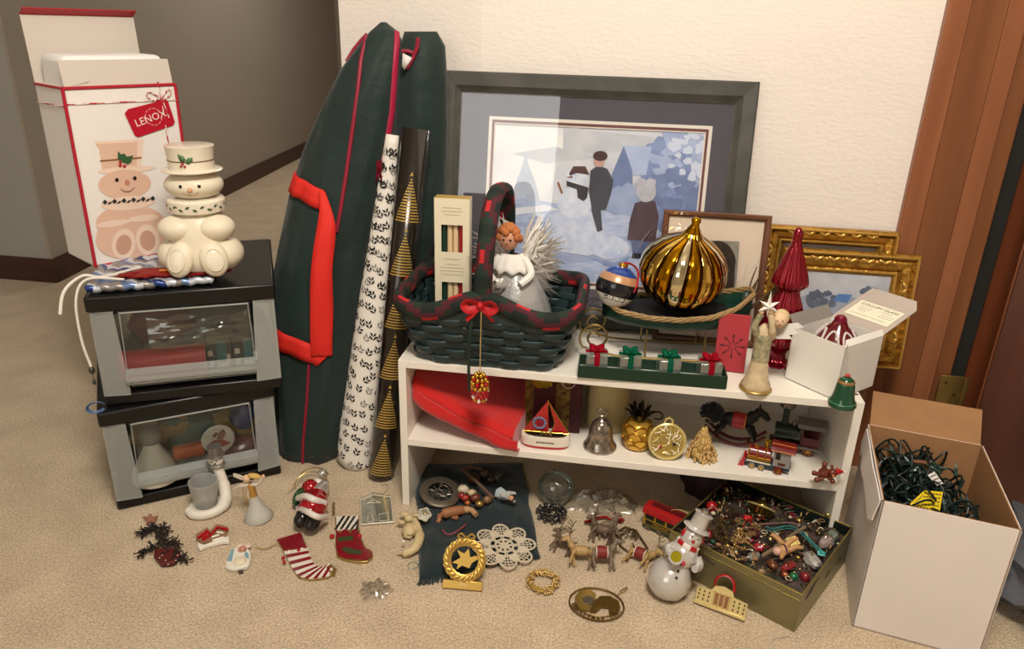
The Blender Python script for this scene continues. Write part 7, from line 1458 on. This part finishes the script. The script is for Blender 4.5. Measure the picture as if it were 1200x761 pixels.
# sleigh house
hc = Zp(248, 632, 0); hn = thing('sleigh_ornament', 'red and white snowy house ornament lying on the carpet', 'ornament', hc); 
MB().prism(rel([(232, 640), (240, 643), (262, 634), (269, 633), (269, 640), (262, 639), (240, 645), (235, 648), (232, 645)], hc), .001, .010).build('snow_base', mat('snow_white', '#e2dccf', .5), hn, bevel=.002)
MB().prism(rel([(230, 630), (243, 622), (247, 626), (254, 618), (267, 621), (266, 632), (262, 635), (236, 641)], hc), .001, .008).build('house_wall', mat('house_tan', '#8d6a50', .5), hn)
MB().tube([Zp(x, y, .011)-hc for x, y in ((231, 631), (243, 622), (247, 628))], .0032, 8).tube([Zp(x, y, .011)-hc for x, y in ((247, 627), (255, 618), (267, 621))], .003, 8).build('roof_edge', M_rw, hn); MB().prism(rel([(236, 632), (243, 628), (246, 634), (238, 639)], hc), .008, .011).build('red_door', M_rw, hn)
for q in ([(248, 630), (257, 627)], [(249, 634), (262, 630)], [(254, 624), (262, 625)]): MB().tube([Zp(x, y, .010)-hc for x, y in q], .0024, 6).build('snow_ledge', mat('snow_white', '#e2dccf', .5), hn)
# mouse
mc = Zp(281, 658, 0); mo = thing('mouse_ornament', 'small mouse ornament in a blue and white dress on the carpet', 'ornament', mc); 
MB().prism(rel([(264, 669), (270, 650), (277, 646), (290, 646), (295, 652), (294, 662), (292, 668), (283, 671), (272, 672)], mc), .001, .011).build('dress', mat('mouse_white', '#ddd8cc', .5), mo, bevel=.003)
for p_ in ([(267, 663), (272, 650), (275, 650), (272, 664)], [(288, 652), (292, 655), (292, 661), (287, 657)]): MB().prism(rel(p_, mc), .011, .0125).build('blue_panel', mat('mouse_blue', '#7aa0ac', .5), mo)
MB().ell(Zp(281, 658, .012)-mc, (.013, .012, .005), 14, 8).build('apron', mat('mouse_cream', '#d9cfae', .5), mo); MB().ell(Zp(284, 645, .010)-mc, (.009, .009, .008), 12, 8).build('head', mat('mouse_pink', '#b8806c', .5), mo)
for x, y in ((281, 640), (290, 640)): MB().ell(Zp(x, y, .012)-mc, (.0075, .007, .003), 12, 8).build('ear', mat('mouse_ear', '#d9c0b0', .5), mo)
for x, y in ((282, 645), (287, 645)): MB().ell(Zp(x, y, .0175)-mc, .0012, 6, 5).build('eye', mat('eye_black', '#15110e', .15), mo)
MB().prism(rel([(279, 670), (285, 669), (285, 673), (280, 674)], mc), .001, .006).build('foot', mat('shoe_brown', '#4a3a34', .5), mo)
# votive holder
vc = Zp(238, 600, 0); vo = thing('snowman_votive', 'frosted glass votive cup in a white snowman holder by the drawers', 'candle holder', vc+V((.002, .012, 0)), (0, 0, 30)); M_snow = mat('snow_white', '#e2dccf', .5)
MB().lathe([(.022, .012), (.024, .014), (.030, .072), (.0285, .072), (.0225, .016), (.001, .015)], 32).build('cup', clear('frosted_cup', '#f0f2ee', .9, .3, .3, .34, '#e2e3de'), vo, ang=60)
MB().tube(smooth_path([(-.034, -.012, .010), (-.024, -.030, .010), (.0, -.038, .010), (.026, -.030, .012), (.040, -.006, .018), (.040, .016, .038), (.034, .030, .066), (.030, .034, .084)]), [.010]*20+[.013]*12+[.011]*11, 12).build('snow_arm', M_snow, vo, ang=80); MB().lathe([(.001, 0), (.034, 0), (.036, .006), (.034, .012), (.001, .012)], 30).build('base', M_snow, vo)
MB().ell((.030, .034, .098), (.016, .014, .016), 16, 10).build('head', M_snow, vo); MB().lathe([(.018, .108), (.020, .110), (.015, .112), (.015, .132), (.001, .133)], 20, Matrix.Translation((.030, .034, 0))).build('hat', mat('silver_hat', '#8d8a84', .3, .7), vo); MB().tube([(.030+.015*math.cos(a_), .034+.014*math.sin(a_), .086) for a_ in [2*PI*k/18 for k in range(18)]], .0035, 8, True).build('scarf', mat('silver_glitter', '#8f8c88', .35, .7, bump=(300, .8)), vo)
for s in (-1, 1): MB().ell((.030+s*.005-.004, .0205, .101), .0016, 8, 6).build('eye', mat('eye_black', '#15110e', .15), vo)
MB().ell((.027, .019, .096), .0024, 8, 6).build('nose', mat('eye_black', '#15110e', .15), vo)
# trumpet angel
ac_ = Zp(298, 612, 0); ta_ = thing('trumpet_angel', 'slender white angel ornament with outstretched arms standing on the carpet', 'angel', ac_+V((.002, .016, 0)), (0, -6, 0)); M_aw = mat('angel_ivory', '#d6ccba', .4); M_agl = mat('angel_gold', '#c4974c', .35, .5)
MB().lathe([(.030, 0), (.031, .002), (.024, .014), (.013, .036), (.008, .056), (.006, .072), (.007, .082), (.001, .086)], 28).build('skirt', mat('frost_gown', '#b9b8ae', .35), ta_, ang=70); MB().lathe([(.0085, .055), (.0070, .070), (.008, .081), (.004, .087)], 20).build('bodice', M_agl, ta_, ang=70)
MB().ell((-.006, -.002, .098), (.008, .008, .009), 12, 8).build('head', mat('angel_face', '#d9b892', .6), ta_)
for s in (-1, 1): MB().ell((-.006+s*.003, -.0098, .099), .0008, 6, 5).build('eye', mat('eye_black', '#15110e', .15), ta_)
MB().ell((-.006, -.0102, .0965), (.001, .0012, .0014), 6, 5).build('nose', mat('angel_face', '#d9b892', .6), ta_)
MB().ell((-.010, .001, .103), (.016, .007, .006), 12, 8, Matrix.Rotation(R(12), 4, 'Y')).build('hair', mat('blond_hair2', '#c9a45c', .6), ta_)
MB().tube(smooth_path([(.004, -.002, .084), (.020, -.006, .088), (.034, -.006, .104)]), [.004]*6+[.003]*7, 8).build('arm', M_aw, ta_); MB().ell((.036, -.006, .107), (.004, .003, .005), 8, 6).build('hand', mat('angel_face', '#d9b892', .6), ta_); MB().tube(smooth_path([(-.004, -.002, .084), (-.024, -.006, .082), (-.040, -.006, .074)]), [.004]*6+[.002]*7, 8).build('arm', M_aw, ta_)
for s in (-1,): MB().prism([(0, 0), (-.016, .014), (-.034, .020), (-.036, .012), (-.020, .004)], -.001, .001, Matrix.Translation((-.004, .006, .086)) @ Mx).build('wing', M_aw, ta_)
for x in (-.018, -.012): MB().tube([(x, -.006, .076), (x-.002, -.006, .040)], .0009, 5).build('ribbon_end', M_agl, ta_)
# glass santa
sc_ = Zp(366, 600, 0); sa = thing('glass_santa', 'red and white blown glass Santa ornament lying on the carpet', 'ornament', sc_, (0, 0, 0)); M_rg = mat('red_glass', '#a3131c', .14, .3, coat=.6); M_sg = mat('silver_glass', '#c9c4bc', .15, .6, coat=.4); M_bg = mat('black_glass', '#141414', .2, coat=.4)
def sl2(px, py, z): return Zp(px, py, z)-sc_
MB().tube(smooth_path([sl2(371, 584, .030), sl2(368, 592, .032), sl2(364, 600, .030), sl2(362, 605, .026)]), [.024]*5+[.029]*4+[.029]*5+[.022]*4+[.016], 22).build('coat', M_rg, sa, ang=80)
for s, (a_, b_) in ((0, ((354, 603), (350, 615))), (1, ((366, 607), (361, 621)))): MB().tube(smooth_path([sl2(a_[0]+2, a_[1], .034), sl2(a_[0], a_[1]+6, .028), sl2(b_[0], b_[1], .017)]), [.0165]*6+[.0165]*4+[.014]*2+[.008], 14).build('boot', M_bg, sa, ang=80)
def hoop(name, pts, r, m, ww): MB().tube(smooth_path(pts, 6), ww, 10).build(name, m, sa, ang=80)
hoop('fur_trim', [sl2(350, 596, .030), sl2(360, 600, .060), sl2(372, 606, .056), sl2(382, 606, .028)], .03, mat('white_glass', '#ddd6ce', .25, coat=.4), .0065); hoop('fur_trim', [sl2(350, 584, .036), sl2(358, 582, .058), sl2(368, 586, .060), sl2(380, 590, .040)], .03, mat('white_glass', '#ddd6ce', .25, coat=.4), .0075)
MB().ell(sl2(364, 572, .030), (.020, .019, .019), 18, 12).build('hat', M_rg, sa); MB().ell(sl2(376, 575, .028), (.016, .030, .018), 18, 12).build('beard', M_sg, sa); MB().ell(sl2(372, 566, .036), (.014, .010, .010), 14, 8).build('hat_trim', mat('white_glass', '#ddd6ce', .25, coat=.4), sa); MB().ell(sl2(351, 583, .022), (.012, .028, .018), 16, 10).build('sack', mat('green_glass', '#1d4a28', .2, coat=.5), sa)
MB().ell(sl2(378, 556, .026), (.012, .012, .012), 14, 10).build('cap', M_sg, sa); MB().tube(smooth_path([sl2(385, 556, .034), sl2(375, 549, .034), sl2(358, 551, .03), sl2(346, 566, .02), sl2(338, 575, .012)]), .0014, 6).tube(smooth_path([sl2(383, 558, .03), sl2(365, 553, .034), sl2(350, 560, .026), sl2(345, 572, .014)]), .0012, 6).build('wire_hanger', M_wire, sa)
# striped stocking
k1 = Zp(355, 658, 0); s1 = thing('striped_stocking', 'red and white striped enamel stocking ornament with curled toe', 'ornament', k1); M_er = mat('enamel_dark_red', '#7a1420', .2, coat=.6); M_ew = mat('enamel_white', '#d9d2c6', .25, coat=.5); M_eg = mat('enamel_gold_edge', '#b39a5c', .3, .85)
lb_ = [(333, 650), (338, 660), (343, 670), (350, 679), (362, 682), (375, 681), (386, 679)]; rb_ = [(361, 646), (363, 654), (367, 663), (373, 668), (379, 668), (386, 664), (392, 668)]
full = [(324, 635), (353, 627)]+rb_+[(393, 674)]+lb_[::-1]
MB().prism(rel(full, k1), .001, .006).build('backplate', M_eg, s1, bevel=.001); MB().prism(rel([(325, 636), (352, 628), (360, 646), (334, 650)], k1), .006, .008).build('cuff', M_er, s1)
def curve(tab, t): 
    n = len(tab)-1; i = min(int(t*n), n-1); f_ = t*n-i; a_, b_ = tab[i], tab[i+1]; return (a_[0]+(b_[0]-a_[0])*f_, a_[1]+(b_[1]-a_[1])*f_)
NB = 15
for k in range(NB):
    t0, t1 = k/NB, (k+1)/NB; q = [curve(lb_, t0), curve(lb_, (t0+t1)/2), curve(lb_, t1), curve(rb_, t1), curve(rb_, (t0+t1)/2), curve(rb_, t0)]; MB().prism(rel(q, k1), .006, .0078).build('stripe', M_ew if k % 2 == 0 else M_er, s1)
MB().tube([Zp(x, y, .007)-k1 for x, y in ((386, 670), (392, 674), (393, 668), (387, 663), (383, 667))], .003, 8).build('curled_toe', M_eg, s1)
for x, y, c_ in ((339, 647, 0), (350, 645, 0), (354, 644, 0), (332, 654, 1), (333, 659, 1)): MB().ell(Zp(x, y, .009)-k1, .0036, 10, 8).build('bead', mat('red_bead', '#a5121a', .12) if c_ or x == 350 else mat('pearl_bead', '#e3d8c8', .2), s1)
MB().tube(smooth_path([Zp(x, y, .006)-k1 for x, y in ((324, 637), (318, 640), (310, 643), (300, 641))]), .0013, 6).build('gold_cord', mat('gold_string', '#c9ad74', .4, .5), s1)
# elf boot
k2 = Zp(412, 636, 0); s2 = thing('elf_boot', 'red enamel elf boot ornament with striped cuff and curled toe', 'ornament', k2)
boot = [(393, 608), (421, 607), (421, 622), (424, 634), (428, 644), (432, 648), (437, 649), (437, 656), (431, 661), (420, 662), (405, 659), (395, 655), (393, 640), (394, 626)]
MB().prism(rel(boot, k2), .001, .006).build('backplate', M_eg, s2, bevel=.001); MB().prism(rel([(394, 609), (420, 608), (420, 623), (395, 625)], k2), .006, .008).build('cuff', M_ew, s2)
for k in range(5): x = 394+k*6.2; MB().prism(rel([(x-2, 624.5), (x+1, 624.3), (min(x+11, 420), 609), (min(x+8, 419), 609)] if x+8 < 420 else [(x-2, 624.5), (x+1, 624), (420, 616), (420, 612)], k2), .008, .0088).build('cuff_stripe', mat('enamel_black', '#1a1816', .25, coat=.5), s2)
MB().prism(rel([(394, 625), (399, 629), (404, 623), (411, 629), (416, 623), (421, 628), (423, 636), (427, 645), (436, 650), (436, 655), (430, 660), (405, 658), (396, 654), (394, 640)], k2), .006, .0078).build('boot_enamel', M_er, s2)
MB().prism(rel([(396, 634), (414, 632), (414, 637), (396, 639)], k2), .0078, .0088).build('green_band', mat('enamel_olive', '#3a4426', .3, coat=.4), s2); MB().prism(rel([(400, 648), (404, 645), (424, 650), (424, 654), (408, 653)], k2), .0078, .0088).build('green_band', mat('enamel_olive', '#3a4426', .3, coat=.4), s2)
for x, y in ((389, 629), (421, 629)): MB().ell(Zp(x, y, .006)-k2, .0052, 10, 8).build('bead', mat('red_bead', '#a5121a', .12), s2)
MB().tube([Zp(x, y, .006)-k2 for x, y in ((432, 650), (433, 645), (428, 644), (426, 648))], .0022, 8).build('curled_toe', M_eg, s2)
ch_ = MB()
for k in range(10): p_ = Zp(391, 604-k*1.6, .002)-k2; ch_.tube([p_+V((.0026*math.cos(a_), .0018*math.sin(a_), 0)) for a_ in [2*PI*j/8 for j in range(8)]], .0006, 4, True)
tag(ch_.build('chain', M_wire, s2), kind='stuff')
# glass house
gh = Zp(440, 600, 0); gho = thing('glass_house_ornament', 'flat clear glass house ornament on the carpet beside the shelf leg', 'ornament', gh); M_gh = clear('pressed_glass', '#eef0ea', .9, .06, .4, .10, '#e6e2d4')
MB().prism(rel([(422, 586), (438, 580), (458, 583), (461, 612), (424, 615)], gh), .001, .006).build('plate', M_gh, gho)
MB().tube([Zp(x, y, .006)-gh for x, y in ((422, 586), (438, 580), (458, 583), (461, 612), (424, 615))], .0016, 6, True).build('edge', mat('glass_edge', '#cfc8b4', .2, coat=.5), gho)
for q in ([(431, 605), (434, 600), (437, 605), (437, 612), (431, 612)], [(444, 603), (455, 601), (456, 610), (445, 611)], [(430, 590), (438, 586), (446, 589)]): MB().tube([Zp(x, y, .0065)-gh for x, y in q], .0009, 5, True).build('relief_line', mat('glass_edge', '#cfc8b4', .2, coat=.5), gho)
MB().tube(smooth_path([Zp(x, y, .001)-gh for x, y in ((446, 570), (452, 568), (455, 572), (450, 578), (440, 580))]), .0006, 4).build('wire_loop', M_wire, gho)
sh_ = crumple('clear_film_scrap', 'small scrap of clear plastic film on the carpet at the front', 'scrap', Zp(440, 692, .001), (0, 0, 20), .06, .055, .014, clear('clear_film', '#f4f4f1', .96, .28, .2, .06, '#d8d4ca'), 8, n=14, rnd_=1.)
